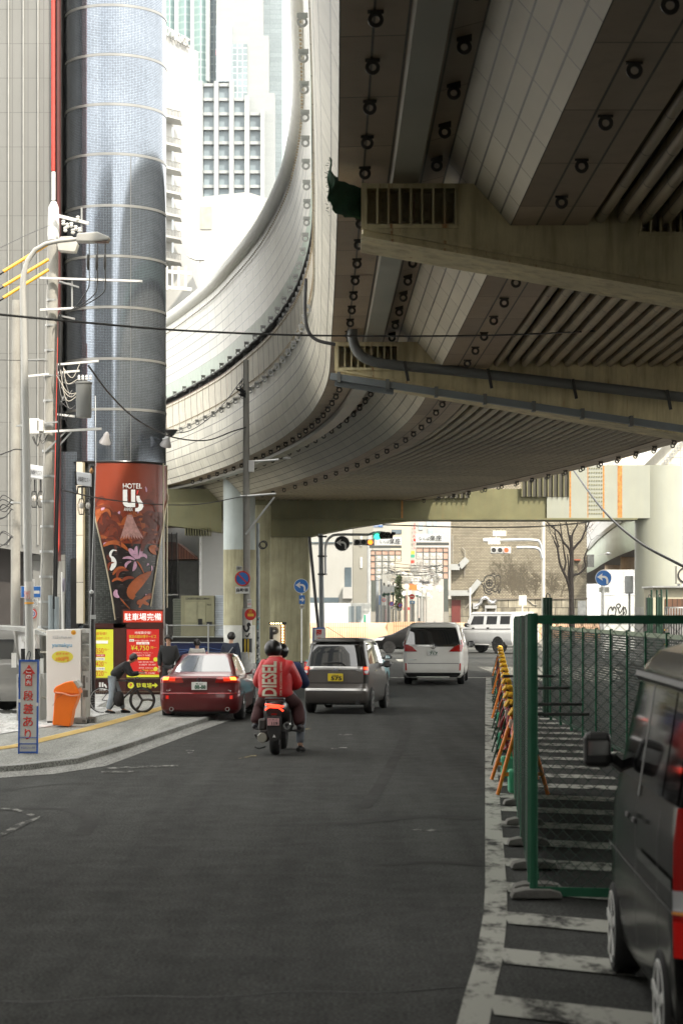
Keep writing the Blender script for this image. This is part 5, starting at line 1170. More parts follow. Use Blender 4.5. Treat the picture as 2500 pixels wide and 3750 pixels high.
# ---- white square off-roader
WG_ = paintm('white_paint', (.70,.70,.70), metal=0)
L = [(.40,.40,.08,4.55,.80,.06,.1),(.55,.55,.02,4.62,.88,.06,.1),(.80,.80,0,4.62,.89,.05,.1),(1.08,1.05,.0,4.6,.89,.05,.1),(1.12,1.10,.02,4.55,.87,.05,.1),(1.28,1.17,.03,4.5,.855,.05,.1),(1.30,1.24,.04,3.25,.85,.05,.08),(1.82,1.82,.10,2.98,.765,.06,.08),(1.87,1.87,.11,2.95,.77,.06,.08),(1.93,1.93,.2,2.85,.70,.08,.1)]
gw = Car('white_offroader', 'white square-cut off-roader with black windows crossing beyond the fence', (X(1862,103),104.4,0), math.radians(39), L, WG_, 1.13, bow=.01, sb=.004)
gw.root.location = (X(1925,104),104.2,0)
gw.body([(.95,.42,.89),(3.80,.42,.89)], .46)
for (a, b, c, d) in ((.20,.85,.22,.85),(1.08,1.78,1.08,1.76),(1.98,2.85,1.98,2.68)): gw.patch('side_window', DGL, 'left', 6.15, 6.85, a, b, c, d, n=4); gw.patch('side_window', DGL, 'right', 6.15, 6.85, a, b, c, d, n=4)
gw.patch('rear_window', DGL, 'rear', 6.15, 6.85, -.85, .85)
for sd in ('left','right'):
    gw.patch('side_strip', TRIM, sd, 4.0, 4.3, .1, 4.3, off=.02, n=4); gw.patch('roof_gutter', TRIM, sd, 7.0, 7.25, .15, 2.9, off=.012, n=4)
    gw.patch('running_board', ALU, sd, .0, .25, 1.45, 3.3, off=.12, thick=.05, n=2)
    for a in (1.75, 2.75): gw.patch('door_handle', TRIM, sd, 4.1, 4.8, a-.22, a-.05, off=.03, n=2)
gw.wheels((.95,3.80), .76, .42, wd=.27, rim=RIMD, spokes=10)
m = MB(); m.lathe([(.33,-.22),(.36,-.18),(.36,-.02),(.33,0)], c=(0,.0,1.05), n=24, axis='y'); m.build('spare_wheel_cover', TRIM, gw.root, smooth=40)
gw.mirror(-1.0, 2.95, 1.32, TRIM, .26, .2)
# ---- black hatchback crossing ahead, teal taxi
L = [(.20,.20,.1,3.9,.72,.12,.35),(.30,.30,.02,4.0,.83,.14,.4),(.55,.50,0,4.05,.85,.14,.45),(.85,.62,.02,3.98,.85,.14,.45),(1.0,.76,.06,3.8,.82,.14,.4),(1.03,.92,.15,3.1,.78,.14,.3),(1.40,1.42,.6,2.1,.62,.14,.2),(1.48,1.48,1.0,1.8,.45,.2,.2)]
hb = Car('black_hatchback', 'black hatchback nosing out from behind the white people carrier', (X(1672,104),106,0), math.radians(90), L, BLK, 1.08)
hb.body([(.75,.30,.85),(3.25,.30,.85)], .35)
for (a, b, c, d) in ((.7,1.75,.95,1.75),(1.85,2.95,1.82,2.2)): hb.patch('side_window', DGL, 'left', 5.1, 5.9, a, b, c, d, n=4)
hb.patch('head_lamp', LAMPC, 'front', 3.0, 3.9, 1.0, 1.45, off=.01); hb.patch('head_lamp', LAMPC, 'front', 3.0, 3.9, -1.0, -1.45, off=.01); hb.wheels((.75,3.25), .75, .31, rim=RIMD, spokes=5)
TEALP = paintm('teal_paint', (.10,.36,.42), metal=.1)
L = [(.20,.20,.12,4.5,.76,.14,.3),(.30,.30,.04,4.6,.83,.16,.34),(.60,.55,.0,4.65,.85,.16,.38),(.93,.75,.05,4.5,.84,.16,.38),(.98,.85,.1,4.2,.80,.16,.36),(1.0,.98,.75,3.4,.74,.14,.2),(1.40,1.42,1.35,2.7,.58,.14,.16),(1.48,1.48,1.6,2.4,.45,.16,.16)]
tx = Car('teal_taxi', 'light teal saloon half hidden ahead of the grey-brown kei wagon', (X(1226,51),50.2,0), math.radians(-9), L, TEALP, 1.0)
tx.body([(1.0,.3,.85),(3.6,.3,.85)], .35)
tx.patch('rear_window', CARGL, 'rear', 5.1, 5.85, -1.1, 1.1, -1., 1.); tx.wheels((1.0,3.6), .76, .31, spokes=6)
for sd in ('left','right'):
    tx.patch('side_window', CARGL, sd, 5.15, 5.85, 1.15, 2.1, 1.55, 2.1, n=4); tx.patch('side_window', CARGL, sd, 5.15, 5.85, 2.2, 3.2, 2.15, 2.6, n=4)
for sg in (-1, 1): tx.mirror(sg*.95, 3.0, 1.0, TRIM); tx.patch('tail_lamp', LAMPR, 'rear', 2.2, 3.2, sg*.9, sg*1.4, off=.01)
# ---- grey van on the gravel at the far left
GV = paintm('grey_van_paint', (.24,.235,.22), metal=.4)
L = [(.28,.28,.08,4.6,.80,.08,.3),(.45,.45,0,4.68,.85,.08,.34),(.80,.75,.0,4.68,.86,.08,.36),(.84,.80,.02,4.66,.85,.08,.36),(1.10,1.05,.03,4.5,.85,.08,.34),(1.14,1.1,.05,4.2,.83,.08,.3),(1.72,1.72,.14,3.6,.76,.08,.2),(1.90,1.90,.2,3.4,.70,.1,.2),(1.98,1.98,.5,3.1,.55,.16,.2)]
gvn = Car('grey_van', 'grey panel van parked on the gravel at the left edge of the picture', (X(120,41.2),41.6,.10), math.radians(80), L, GV, .92, cat='van')
gvn.body([(.95,.34,.86),(3.5,.34,.86)], .40)
for (a, b) in ((.25,.80),(.95,1.95),(2.1,3.2)): gvn.patch('side_window', CARGL, 'left', 5.15, 5.9, a, b, n=4)
gvn.patch('roof_rack_rail', ALU, 'left', 6.9, 7.0, .3, 3.3, off=.02, n=3)
gvn.wheels((.95,3.5), .76, .33, rim=RIM, rr=.6, spokes=9)
# ---- near black kei van on the right
VB = M('charcoal_van_paint', (.005,.0045,.0045), .16, var=.05, spec=.3)
L = [(.20,.20,.08,3.30,.68,.08,.2),(.28,.28,.02,3.36,.725,.08,.22),(.52,.5,0,3.39,.74,.08,.24),(.80,.78,.0,3.39,.745,.08,.26),(.83,.81,.01,3.38,.74,.08,.26),(1.10,1.05,.02,3.28,.74,.08,.26),(1.16,1.12,.03,3.15,.735,.08,.22),(1.80,1.80,.10,2.70,.635,.08,.16),(1.89,1.89,.13,2.64,.61,.09,.16),(1.98,1.98,.22,2.53,.54,.12,.16),(2.03,2.03,.45,2.3,.40,.16,.16)]
vn = Car('black_kei_van', 'near charcoal kei van with white wheel rims parked at the right edge', (2.27,9.1,0), math.radians(-2.3), L, VB, 1.0, cat='van', sb=.008)
vn.body([(.60,.30,.745),(3.0,.30,.745)], .345)
SLATE = M('smoked_glass', (.006,.006,.007), .05, var=0, spec=.3)
for (a, b, c, d) in ((.16,.66,.20,.66),(.72,1.62,.72,1.62),(1.70,2.75,1.70,2.42)): vn.patch('side_window', SLATE, 'left', 6.2, 7.0, a, b, c, d, n=6); vn.patch('side_window', SLATE, 'right', 6.2, 7.0, a, b, c, d, n=6)
vn.patch('rear_window', SLATE, 'rear', 6.2, 7.0, -1.1, 1.1)
for a in (1.66,): vn.patch('pillar_trim', TRIM, 'left', 6.1, 7.05, a-.03, a+.03, off=.008, n=2)
vn.patch('door_rail', CHROME, 'left', 4.25, 4.45, .12, 1.55, off=.014, n=4); vn.patch('side_crease', TRIM, 'left', 3.05, 3.25, .1, 3.2, off=.006, n=4)
for a in (1.52, 1.86): vn.patch('door_handle', TRIM, 'left', 5.0, 5.4, a-.12, a+.03, off=.03, thick=.01, n=2)
vn.patch('door_seam', TRIM, 'left', .5, 6.1, 1.695, 1.705, off=.004, n=2); vn.patch('door_seam', TRIM, 'left', .5, 6.1, .70, .71, off=.004, n=2); vn.patch('door_seam', TRIM, 'left', .8, 6.1, 2.78, 2.79, off=.004, n=2)
vn.patch('side_marker', LAMPC, 'left', 2.9, 3.1, 3.0, 3.06, off=.02, n=2)
o = vn.patch('tail_lamp', M('deep_red_lens', (.32,.008,.006), .12, coat=.5, var=0, emit=.03), 'rear', 2.9, 6.2, -1.34, -.98, off=.02, n=6); vn.patch('clear_lens', LAMPC, 'rear', 3.6, 4.3, -1.32, -1.0, off=.028, n=5, parent=o); vn.patch('amber_lens', M('amber_lens', (.8,.30,.04), .2, coat=1., var=0), 'rear', 3.1, 3.5, -1.32, -1.0, off=.028, n=5, parent=o); vn.patch('lit_lens', M('red_glow', (.40,.008,.006), .3, emit=.1, var=0), 'rear', 2.3, 2.9, -1.30, -1.05, off=.028, n=5, parent=o)
vn.patch('tail_lamp', LAMPR, 'rear', 2.9, 6.2, .98, 1.46, off=.02, n=6)
m = MB(); m.box(-.08,.08,-.07,.06,-.105,.105); mr = m.build('wing_mirror', TRIM, vn.root, bevel=.035); mr.location = (-.86, 2.72, 1.38); m = MB(); m.bar((.08,0,-.05),(.17,.05,-.12), .07, .05); m.build('mirror_arm', TRIM, mr)
m = MB(); m.box(-.06,.06,-.074,-.071,-.03,.055); m.build('mirror_glass', CHROME, mr)
m = MB(); m.sweep([(-.625,1.80),(-.65,1.83),(-.64,1.86),(-.60,1.86)], [(Vector((0,y,0)), Vector((1,0,0))) for y in (.2,1.,2.,2.6)], True); m.build('rain_gutter', TRIM, vn.root)
WRIM = M('white_wheel', (.85,.85,.83), .35, var=.03)
vn.wheels((.60,3.0), .665, .285, wd=.165, rim=WRIM, spokes=5, rr=.76)
# ---------------------------------------------------------------- poles, signs, wires
def W3(px, py, Y): return Vector((PX(px,Y), Y, PZ(py,Y)))
def pole(name, label, cat, pts, r, Y, mat, group=None, part='shaft', zb=None, n=20):
    """pts: (px, py) from the foot up"""
    p = [W3(a, b, Y) for a, b in pts]; p[0].z = KH if zb is None else zb
    t = thing(name, label, cat, (p[0].x, Y, 0), group=group); m = MB(); m.tube(p, [k*Y/F for k in r], n); m.build(part, mat, t, world=True, smooth=40); return t
def tubeobj(name, mat, parent, pts, r, n=8, world=True, closed=False):
    m = MB(); m.tube(pts, r, n, closed=closed); return m.build(name, mat, parent, world=world, smooth=40)
def signdisc(parent, px, py, rp, Y, kind, dy=-.05):
    """round traffic sign: rim plate, then the marking"""
    c = W3(px, py, Y); r = rp*Y/F; b = MB(); b.lathe([(r,0),(r,.02)], c=(c.x, c.y+dy, c.z), n=36, axis='y')
    rim = {'turn': WHT, 'turnb': WHT, 'nopark': REDP, 'noentry': REDP}[kind]; o = b.build('sign_plate', rim, parent, world=True)
    k = MB(); k.lathe([(r*(.93 if kind.startswith('turn') else .8),-.006),(r*(.93 if kind.startswith('turn') else .8),0)], c=(c.x, c.y+dy, c.z), n=36, axis='y')
    if kind != 'noentry': k.build('sign_face', BLACK if kind == 'turnb' else BLUEP, parent, world=True)
    m = MB(); y0 = c.y+dy-.014; y1 = c.y+dy-.007
    def pr(pts): m.prism([(c.x+a*r, c.z+b_*r) for a, b_ in pts], y0, y1)
    if kind.startswith('turn'):
        pr([(-.78,.12),(-.12,.58),(-.20,.28),(-.18,-.05),(-.10,-.33)])
        arc = [(-.2+.0,.28)]
        outer = [(-.2,.28)]+[(.02+.56*math.sin(t), -.28+.56*math.cos(t)) for t in [i*PI/2/8 for i in range(9)]]+[(.58,-.72)]
        inner = [(.34,-.72)]+[(.02+.32*math.sin(t), -.28+.30*math.cos(t)) for t in [PI/2-i*PI/2/8 for i in range(9)]]+[(-.17,.02)]
        for i in range(len(outer)-1):
            j = len(inner)-1-i; a, b_, c_, d = outer[i], outer[i+1], inner[max(0, j-1)], inner[j]
            if i < len(inner)-1: pr([a, b_, c_, d])
        m.build('turn_arrow', WHT, parent, world=True)
    elif kind == 'nopark':
        d = .15; pr([(-.66+d,.66+d),(-.66-d,.66-d),(.66-d,-.66-d),(.66+d,-.66+d)]) if False else pr([(-.50,.62),(-.62,.50),(.50,-.62),(.62,-.50)])
        m.build('red_bar', REDP, parent, world=True)
    else:
        pr([(-.68,-.14),(.68,-.14),(.68,.14),(-.68,.14)]); m.build('white_bar', WHT, parent, world=True)
    return o
def board_(parent, x0, x1, y0, y1, Y, mat, d0=-.03, d1=0, name='sign_plate'):
    m = MB(); pbox(m, x0, x1, y0, y1, Y, d0, d1); return m.build(name, mat, parent, world=True)
PAINT = M('pole_paint', (.44,.44,.42), .4, var=.05); INKD = M('ink_dark', (.02,.02,.022), .5, var=0); INKR = M('ink_red', (.62,.04,.03), .5, var=0)
# street lamp in front
LY = 33.
sl_ = pole('street_lamp', 'tall pale grey street lamp with a flat head reaching right over the pavement', 'street lamp', [(112,2700),(108,2300),(100,1800),(88,1200),(84,1060),(88,1005),(102,955),(130,915),(168,893),(215,883),(290,875)], [16,15,15,12,11,10.5,9.5,8.5,8,7.5,7], LY, PAINT)
m = MB(); m.prism([(PX(282,LY),PZ(887,LY)),(PX(286,LY),PZ(858,LY)),(PX(360,LY),PZ(853,LY)),(PX(405,LY),PZ(872,LY)),(PX(400,LY),PZ(882,LY)),(PX(340,LY),PZ(889,LY))], LY-.12, LY+.12); m.build('lamp_head', PAINT, sl_, world=True, bevel=.02)
board_(sl_, 332, 398, 880, 888, LY, M('lamp_lens', (.12,.08,.06), .3), -.09, .09, 'lamp_lens')
m = MB(); m.tube([W3(107,2130,LY)+Vector((0,-.0,0)), W3(108,2193,LY)], 17.2*LY/F, 20); m.build('number_band', M('band_white', (.62,.60,.57), .5), sl_, world=True, smooth=40)
ctext('080', 103, 2172, 13, 22, LY, sl_, INKR, dy=-.078, off=-.01); ctext('075', 103, 2187, 12, 22, LY, sl_, INKR, dy=-.078, off=-.01)
m = MB(); m.tube([W3(108,2205,LY), W3(108,2212,LY)], 17*LY/F, 20); m.build('orange_band', M('band_orange', (.75,.36,.03), .5), sl_, world=True)
scr = MB(); scrawl(scr, [(103,2400),(110,2385),(116,2395),(108,2420),(100,2412),(104,2398)], .006, LY, 5, -.083); scr.build('marker_scrawl', INKD, sl_, world=True)
m = MB(); pbox(m, 84, 95, 2330, 2350, LY, -.085, -.078); m.build('white_sticker', WHT, sl_, world=True)
# concrete poles
CY_ = 39.6
up = pole('utility_pole', 'grey concrete utility pole loaded with transformer, cross arms and cables', 'utility pole', [(158,2640),(168,2250),(178,1800),(190,1300),(196,1000),(197,790)], [24,23,21.5,20,19,18], CY_, CPOLE)
m = MB(); m.tube([W3(197,880,CY_),W3(197,860,CY_),W3(197,760,CY_),W3(198,738,CY_)], [20*CY_/F,22*CY_/F,19*CY_/F,9*CY_/F], 16); m.build('pole_cap_sleeve', WHT, up, world=True, smooth=40)
for y in list(range(1100, 2550, 92)):
    m = MB(); x = 197-(y-790)*.021; m.tube([W3(x,y-4,CY_), W3(x,y+4,CY_)], (20+(y-790)*.0028+1.2)*CY_/F, 18); m.build('strap', STEEL, up, world=True)
arms = (((100,1585),(372,1570),8),((215,1335),(362,1322),7),((100,1378),(180,1370),7),((105,1318),(165,1316),5),((148,1018),(522,1030),7),((148,1135),(280,1128),7),((205,788),(325,818),11),((218,1155),(275,1168),6),((218,1030),(290,1052),5),((60,1560),(215,1545),6),((215,1365),(292,1358),7),((212,1518),(275,1525),7))
for (a, b, w_) in arms:
    m = MB(); m.bar(W3(*a,CY_-.2), W3(*b,CY_-.2), .07, w_*CY_/F); m.build('cross_arm', WHT if w_ > 6 else STEEL, up, world=True)
for (a, b) in (((170,1650),(240,1582)),((215,1635),(262,1582)),((265,1022),(265,1130)),((215,1035),(265,1040)),((300,760),(300,850)),((212,1500),(235,1450))):
    m = MB(); m.bar(W3(*a,CY_-.18), W3(*b,CY_-.18), .03, .03); m.build('arm_brace', STEEL, up, world=True)
TRF = M('transformer_grey', (.17,.175,.17), .45, var=.05)
m = MB(); c = W3(308,1530,CY_-.25); m.lathe([(.145,0),(.155,.04),(.155,.66),(.17,.67),(.17,.70),(.10,.72)], c=c, n=26); tf = m.build('transformer', TRF, up, world=True, smooth=40)
m = MB()
for i in range(4): m.lathe([(.02,0),(.03,.02),(.02,.04),(.03,.06),(.015,.10)], c=W3(290+i*14,1392,CY_-.3), n=8)
m.build('insulator', WHT, up, world=True)
m = MB(); m.cbox(W3(128,1562,CY_-.3), (.20,.2,.30)); m.cbox(W3(150,1560,CY_-.3), (.12,.2,.22)); m.build('switch_box', M('box_white', (.70,.70,.67), .5), up, world=True, bevel=.01)
m = MB(); m.prism([(PX(220,CY_),PZ(900,CY_)),(PX(232,CY_),PZ(880,CY_)),(PX(275,CY_),PZ(878,CY_)),(PX(295,CY_),PZ(905,CY_)),(PX(285,CY_),PZ(935,CY_)),(PX(225,CY_),PZ(930,CY_))], CY_-.4, CY_-.15); m.build('pole_switch', M('switch_pale', (.50,.49,.45), .5), up, world=True, bevel=.01)
m = MB()
for i, (x, y) in enumerate(((233,815),(247,826),(262,823),(278,835),(292,842),(240,840),(268,848),(286,800))): m.lathe([(.025,-.05),(.045,-.02),(.025,0),(.045,.03),(.02,.05)], c=W3(x,y,CY_-.3), n=10)
m.build('insulator', WHT, up, world=True)
m = MB()
for x in (323, 355, 385): m.tube([W3(x,930,CY_-.3),W3(x,942,CY_-.3),W3(x,975,CY_-.3),W3(x,990,CY_-.3)], [.012,.025,.03,.012], 10)
m.build('cable_termination', BLACK, up, world=True, smooth=40)
for (x, y2, xe) in ((328,1050,295),(357,1060,300),(386,1058,310)):
    tubeobj('drop_cable', BLACK, up, catmull([W3(x,890,CY_-.3),W3(x,985,CY_-.3),W3(x,1040,CY_-.3),W3(x-12,y2+20,CY_-.3),W3(xe-25,1130,CY_-.3),W3(225,1140,CY_-.3),W3(212,1170,CY_-.3)], 4), .011)
for i, (dx, r) in enumerate(((216,.022),(210,.014),(221,.012))):
    tubeobj('riser_cable', BLACK if i else M('black_conduit', (.02,.02,.02), .5), up, [W3(dx+8-(y-1150)*.02, y, CY_-.22) for y in range(1150, 2300, 90)], r)
tubeobj('grey_riser', M('grey_conduit', (.35,.35,.34), .5), up, [W3(176-(y-900)*.018+1.5*math.sin(y*.05), y, CY_-.15) for y in range(900, 2500, 50)], .012)
m = MB(); m.tube([W3(188,2180,CY_-.2),W3(188,2600,CY_-.2)], .055, 12); m.tube([W3(208,2185,CY_-.2),W3(206,2600,CY_-.2)], .05, 12); m.build('cable_duct', M('duct_bluegrey', (.25,.29,.31), .5), up, world=True, smooth=40)
# tangled leads
rw = random.Random(9)
for i in range(16):
    a = (rw.uniform(205,235), rw.uniform(1330,1480)); b = (rw.uniform(240,330), a[1]+rw.uniform(-30,90))
    tubeobj('tangled_lead', [INKD, M('lead_pale', (.55,.52,.46), .6), M('lead_grey', (.2,.2,.2), .6)][i % 3], up, catmull([W3(*a,CY_-.3), W3((a[0]+b[0])/2+rw.uniform(-15,15), max(a[1],b[1])+rw.uniform(5,40), CY_-.32), W3(*b,CY_-.28)], 6), .007, 6)
for i in range(5):
    x = rw.uniform(115,150); tubeobj('tangled_lead', INKD, up, catmull([W3(x,1598,CY_-.3), W3(x+15,1625+rw.uniform(-10,10),CY_-.3), W3(x+rw.uniform(20,40),1590,CY_-.3)], 6), .007, 6)
p2_ = pole('utility_pole', 'plain older concrete pole half hidden left of the street lamp', 'utility pole', [(58,2560),(58,1800),(60,1100)], [18,17,15], 43., CPOLE)
tubeobj('strap', STEEL, p2_, [W3(58,1838,43),W3(58,1844,43)], 18.5*43/F, 16)
for i in range(6):
    y = 1850+rw.uniform(-50,120); tubeobj('hanging_loop', INKD, p2_, catmull([W3(45,y,42.6),W3(20,y+30,42.6),W3(-10,y+rw.uniform(10,40),42.6),W3(10,y-15,42.6),W3(50,y+5,42.6)], 6), .011, 6)
p3 = pole('utility_pole', 'concrete pole with stickers and yellow-black guard in front of the piers', 'utility pole', [(905,2560),(905,2300),(902,1800),(901,1318)], [13.5,13.5,12.5,10.5], 62., CPOLE)
m = MB(); m.tube([W3(902,1420,62),W3(902,1545,62)], 7*62/F, 12); m.build('cable_guard', M('guard_grey', (.40,.41,.40), .5), p3, world=True)
m = MB(); m.tube([W3(905,2228,62),W3(905,2338,62)], 18*62/F, 18); m.build('white_wrap', M('wrap_white', (.58,.57,.53), .6), p3, world=True, smooth=40)
m = MB(); m.tube([W3(905,2338,62),W3(905,2420,62)], 18.4*62/F, 18); m.build('guard_wrap', TRIM, p3, world=True, smooth=40)
m = MB()
for x in (896, 907): pbox(m, x, x+5, 2340, 2418, 62, -.165, -.155)
m.build('yellow_stripe', M('guard_yellow', (.60,.42,.03), .6), p3, world=True)
m = MB(); scrawl(m, [(893,2290),(896,2305),(905,2312),(912,2300),(908,2288),(913,2283),(917,2292)], .03, 62, 5, -.158); scrawl(m, [(902,2325),(906,2332),(915,2318)], .02, 62, 5, -.158); m.build('graffiti', INKD, p3, world=True)
m = MB(); m.lathe([(.18,0),(.19,.4),(.175,.9),(.16,.93)], c=(PX(903,62),62,.02), n=20); m.build('tarp_wrap', M('tarp_white', (.50,.50,.48), .7, var=.2, vs=9), p3, world=True, smooth=30)
signdisc(p3, 889, 2119, 28, 62, 'nopark', -.2); board_(p3, 864, 914, 2149, 2174, 62, WHT, -.2, -.18); ctext('自動車', 889, 2161, 13, 44, 62, p3, INKD, dy=-.21, off=.02)
board_(p3, 866, 888, 2073, 2090, 62, M('plate_grey_white', (.5,.5,.48), .5), -.2, -.18); ctext('環P', 877, 2081, 10, 16, 62, p3, INKD, dy=-.21)
board_(p3, 907, 922, 2194, 2224, 62, WHT, -.17, -.16); ctext('072', 914, 2203, 7, 11, 62, p3, INKD, dy=-.175); ctext('109', 914, 2213, 7, 11, 62, p3, INKR, dy=-.175)
m = MB(); disc(m, (PX(918,62),61.83,PZ(2250,62)), 21*62/F); m.build('red_disc', REDP, p3, world=True); board_(p3, 908, 930, 2247, 2257, 62, M('amber_strip', (.8,.5,.05), .5), -.18, -.172); ctext('消', 917, 2239, 13, 13, 62, p3, M('amber_strip', (.8,.5,.05), .5), dy=-.18)
tubeobj('lamp_arm', ALU, p3, [W3(908,1690,62),W3(960,1688,62),W3(1020,1683,62)], .035); m = MB(); m.lathe([(.05,-.02),(.13,0),(.13,.03),(.05,.06)], c=W3(1050,1680,62), n=14); o = m.build('lamp_head', ALU, p3, world=True, smooth=40)
m = MB(); m.cbox(W3(921,1707,61.9), (.17,.15,.36)); m.build('control_box', WHT, p3, world=True, bevel=.01)
tubeobj('brace_arm', ALU, p3, [W3(880,1818,61.9),W3(1010,1808,61.9)], .035); tubeobj('brace_arm', ALU, p3, [W3(900,1957,61.9),W3(1005,1820,61.9)], .03)
m = MB()
for i in range(14): m.tube(catmull([W3(890+rw.uniform(-12,12),1388+i*5,61.8),W3(880+rw.uniform(-15,10),1420+rw.uniform(0,30),61.7),W3(900,1440+rw.uniform(-10,20),61.8)], 4), .012, 5)
m.build('cable_knot', INKD, p3, world=True)
p4 = pole('steel_post', 'thin sticker-covered steel post just right of the guarded concrete pole', 'post', [(946,2560),(944,1915)], [7,6.5], 63., M('post_steel', (.26,.28,.28), .5, var=.2, vs=3, metal=.3))
m = MB()
for i in range(26):
    y = 2235+rw.uniform(0,210); x = 939+rw.uniform(0,8); pbox(m.mat(i % 3), x, x+rw.uniform(3,6), y, y+rw.uniform(4,11), 63, -.075-.001*(i%5), -.068)
m.build('stickers', [WHT, INKD, M('sticker_teal', (.2,.4,.42), .5)], p4, world=True)
m = MB(); ring = [W3(962+13*math.cos(t), 1997+13*math.sin(t), 62.8) for t in [2*PI*i/16 for i in range(17)]]; m.tube(ring, .018, 6); m.tube([q+Vector((.03,.02,.03)) for q in ring], .015, 6); m.build('cable_coil', INKD, p4, world=True)
# blue turn sign on the pier and P sign
ts = thing('turn_sign', 'blue round left-turn sign fixed on the stained square pier', 'road sign', (PX(1103,86),86,0)); signdisc(ts, 1103, 2146, 27, 86, 'turn'); board_(ts, 1095, 1116, 2180, 2212, 86, BLUEP); m = MB(); poly(m, [(1098,2193),(1106,2193),(1106,2186),(1114,2196),(1106,2206),(1106,2199),(1098,2199)], 86, -.05); m.build('arrow', WHT, ts, world=True); board_(ts, 1098, 1114, 2215, 2230, 86, M('cream_plate', (.5,.48,.4), .6)); ctext('補助', 1106, 2222, 6, 12, 86, ts, INKD, dy=-.04)
tubeobj('sign_post', WHT, ts, [W3(1104,2175,86),(PX(1104,86),86,0)], .03)
psn = thing('parking_sign', 'white parking sign framed by small glowing bulbs between the piers', 'sign', (PX(1020,82),82,0)); 
board_(psn, 990, 1046, 2286, 2440, 82, M('p_board', (.62,.60,.55), .5), -.04, 0); board_(psn, 985, 1049, 2278, 2287, 82, TRIM, -.08, 0, 'frame_top'); board_(psn, 1027, 1044, 2287, 2440, 82, M('bulb_strip', (.22,.10,.03), .6), -.05, -.04, 'bulb_strip')
ctext('P', 1004, 2318, 46, 34, 82, psn, INKD, dy=-.05, off=.05)
BULB = M('bulb_glow', (1.,.75,.35), .3, emit=5., var=0)
for i in range(13):
    m = MB(); m.lathe([(.03,-.03),(.035,-.01),(.02,.02)], c=W3(1035,2292+i*10.5,81.9), n=8, axis='y'); m.build('bulb', BULB, psn, world=True)
for i in range(5):
    m = MB(); m.lathe([(.02,-.03),(.03,-.01),(.02,.02)], c=W3(993+i*9,2283,81.9), n=8, axis='y'); m.build('bulb', BULB, psn, world=True)
# traffic signal, left
SGB = M('signal_case', (.50,.50,.48), .45); SY2 = 78.
s1 = pole('traffic_signal', 'grey signal post with a curved arm, black left-turn disc and amber-lit head', 'traffic light', [(1180,2500),(1178,2300),(1174,1955)], [11,10,8], SY2, M('signal_post', (.17,.19,.20), .5, var=.1), zb=0)
tubeobj('arm', STEEL, s1, catmull([W3(1192,2105,SY2-.1),W3(1191,2020,SY2-.1),W3(1196,1985,SY2-.1),W3(1212,1965,SY2-.1),W3(1240,1958,SY2-.1),W3(1350,1958,SY2-.1)], 5), .05)
for y in (1965, 2037, 2103):
    m = MB(); pbox(m, 1163, 1197, y-3, y+3, SY2, -.14, .1); m.build('clamp', DARK, s1, world=True)
signdisc(s1, 1252, 1991, 28, SY2, 'turnb', -.22)
m = MB(); pbox(m, 1294, 1370, 1976, 1998, SY2, -.3, -.1); m.build('signal_head', SGB, s1, world=True, bevel=.02)
for (x, mt) in ((1307, DARK), (1331, DARK), (1355, M('amber_light', (1.,.22,.02), .4, emit=1.6, var=0))):
    m = MB(); m.lathe([(11*SY2/F,-.05),(11*SY2/F,0),(9.3*SY2/F,0),(9.3*SY2/F,-.05)], c=W3(x,1986,SY2-.3), n=20, axis='y'); m.build('visor', SGB, s1, world=True, smooth=40)
    m = MB(); disc(m, (PX(x,SY2),SY2-.312,PZ(1986,SY2)), 9.2*SY2/F, 20); m.build('lens', mt, s1, world=True)
# side-facing signal behind
s2 = thing('traffic_signal', 'side-facing green signal head with three dark hoods above the gate sign', 'traffic light', (PX(1400,79),79,0))
m = MB(); m.prism([(PX(1366,79),PZ(1975,79)),(PX(1362,79),PZ(1950,79)),(PX(1385,79),PZ(1944,79)),(PX(1430,79),PZ(1950,79)),(PX(1432,79),PZ(1972,79))], 79, 79.3); m.build('signal_head', SGB, s2, world=True, bevel=.02)
for i in range(3):
    x = 1390+i*20; m = MB(); m.prism([(PX(x,79),PZ(1972,79)),(PX(x-4,79),PZ(1960,79)),(PX(x+4,79),PZ(1949,79)),(PX(x+18,79),PZ(1950,79)),(PX(x+16,79),PZ(1958,79)),(PX(x+8,79),PZ(1962,79)),(PX(x+6,79),PZ(1973,79))], 78.75, 78.98); m.build('visor', BLACK, s2, world=True)
m = MB(); m.lathe([(.12,-.03),(.13,0),(.02,.02)], c=W3(1381,1966,78.9), n=16, axis='y'); m.build('green_lens', M('green_light', (.05,.75,.50), .3, emit=1.2, var=0), s2, world=True)
tubeobj('hanger_arm', STEEL, s2, [W3(1350,1958,79),W3(1372,1950,79)], .05)
# orange work board by the signal
wbs = thing('work_notice_board', 'small blue-edged notice board with red writing at the foot of the signal post', 'sign', (PX(1167,76),76,0))
board_(wbs, 1144, 1191, 2298, 2400, 76, M('blue_frame', (.04,.14,.45), .4), 0, .03, 'frame'); board_(wbs, 1150, 1188, 2303, 2396, 76, WHT, -.01, 0); ctext('覆', 1168, 2317, 22, 22, 76, wbs, INKR, dy=-.02, off=.03); ctext('工', 1168, 2342, 14, 17, 76, wbs, INKR, dy=-.02, off=.03)
for x in (1152, 1157):
    tubeobj('leaning_strut', DARK, wbs, [W3(x-26+4,1965,77),W3(x+14,2330,77)], .035)
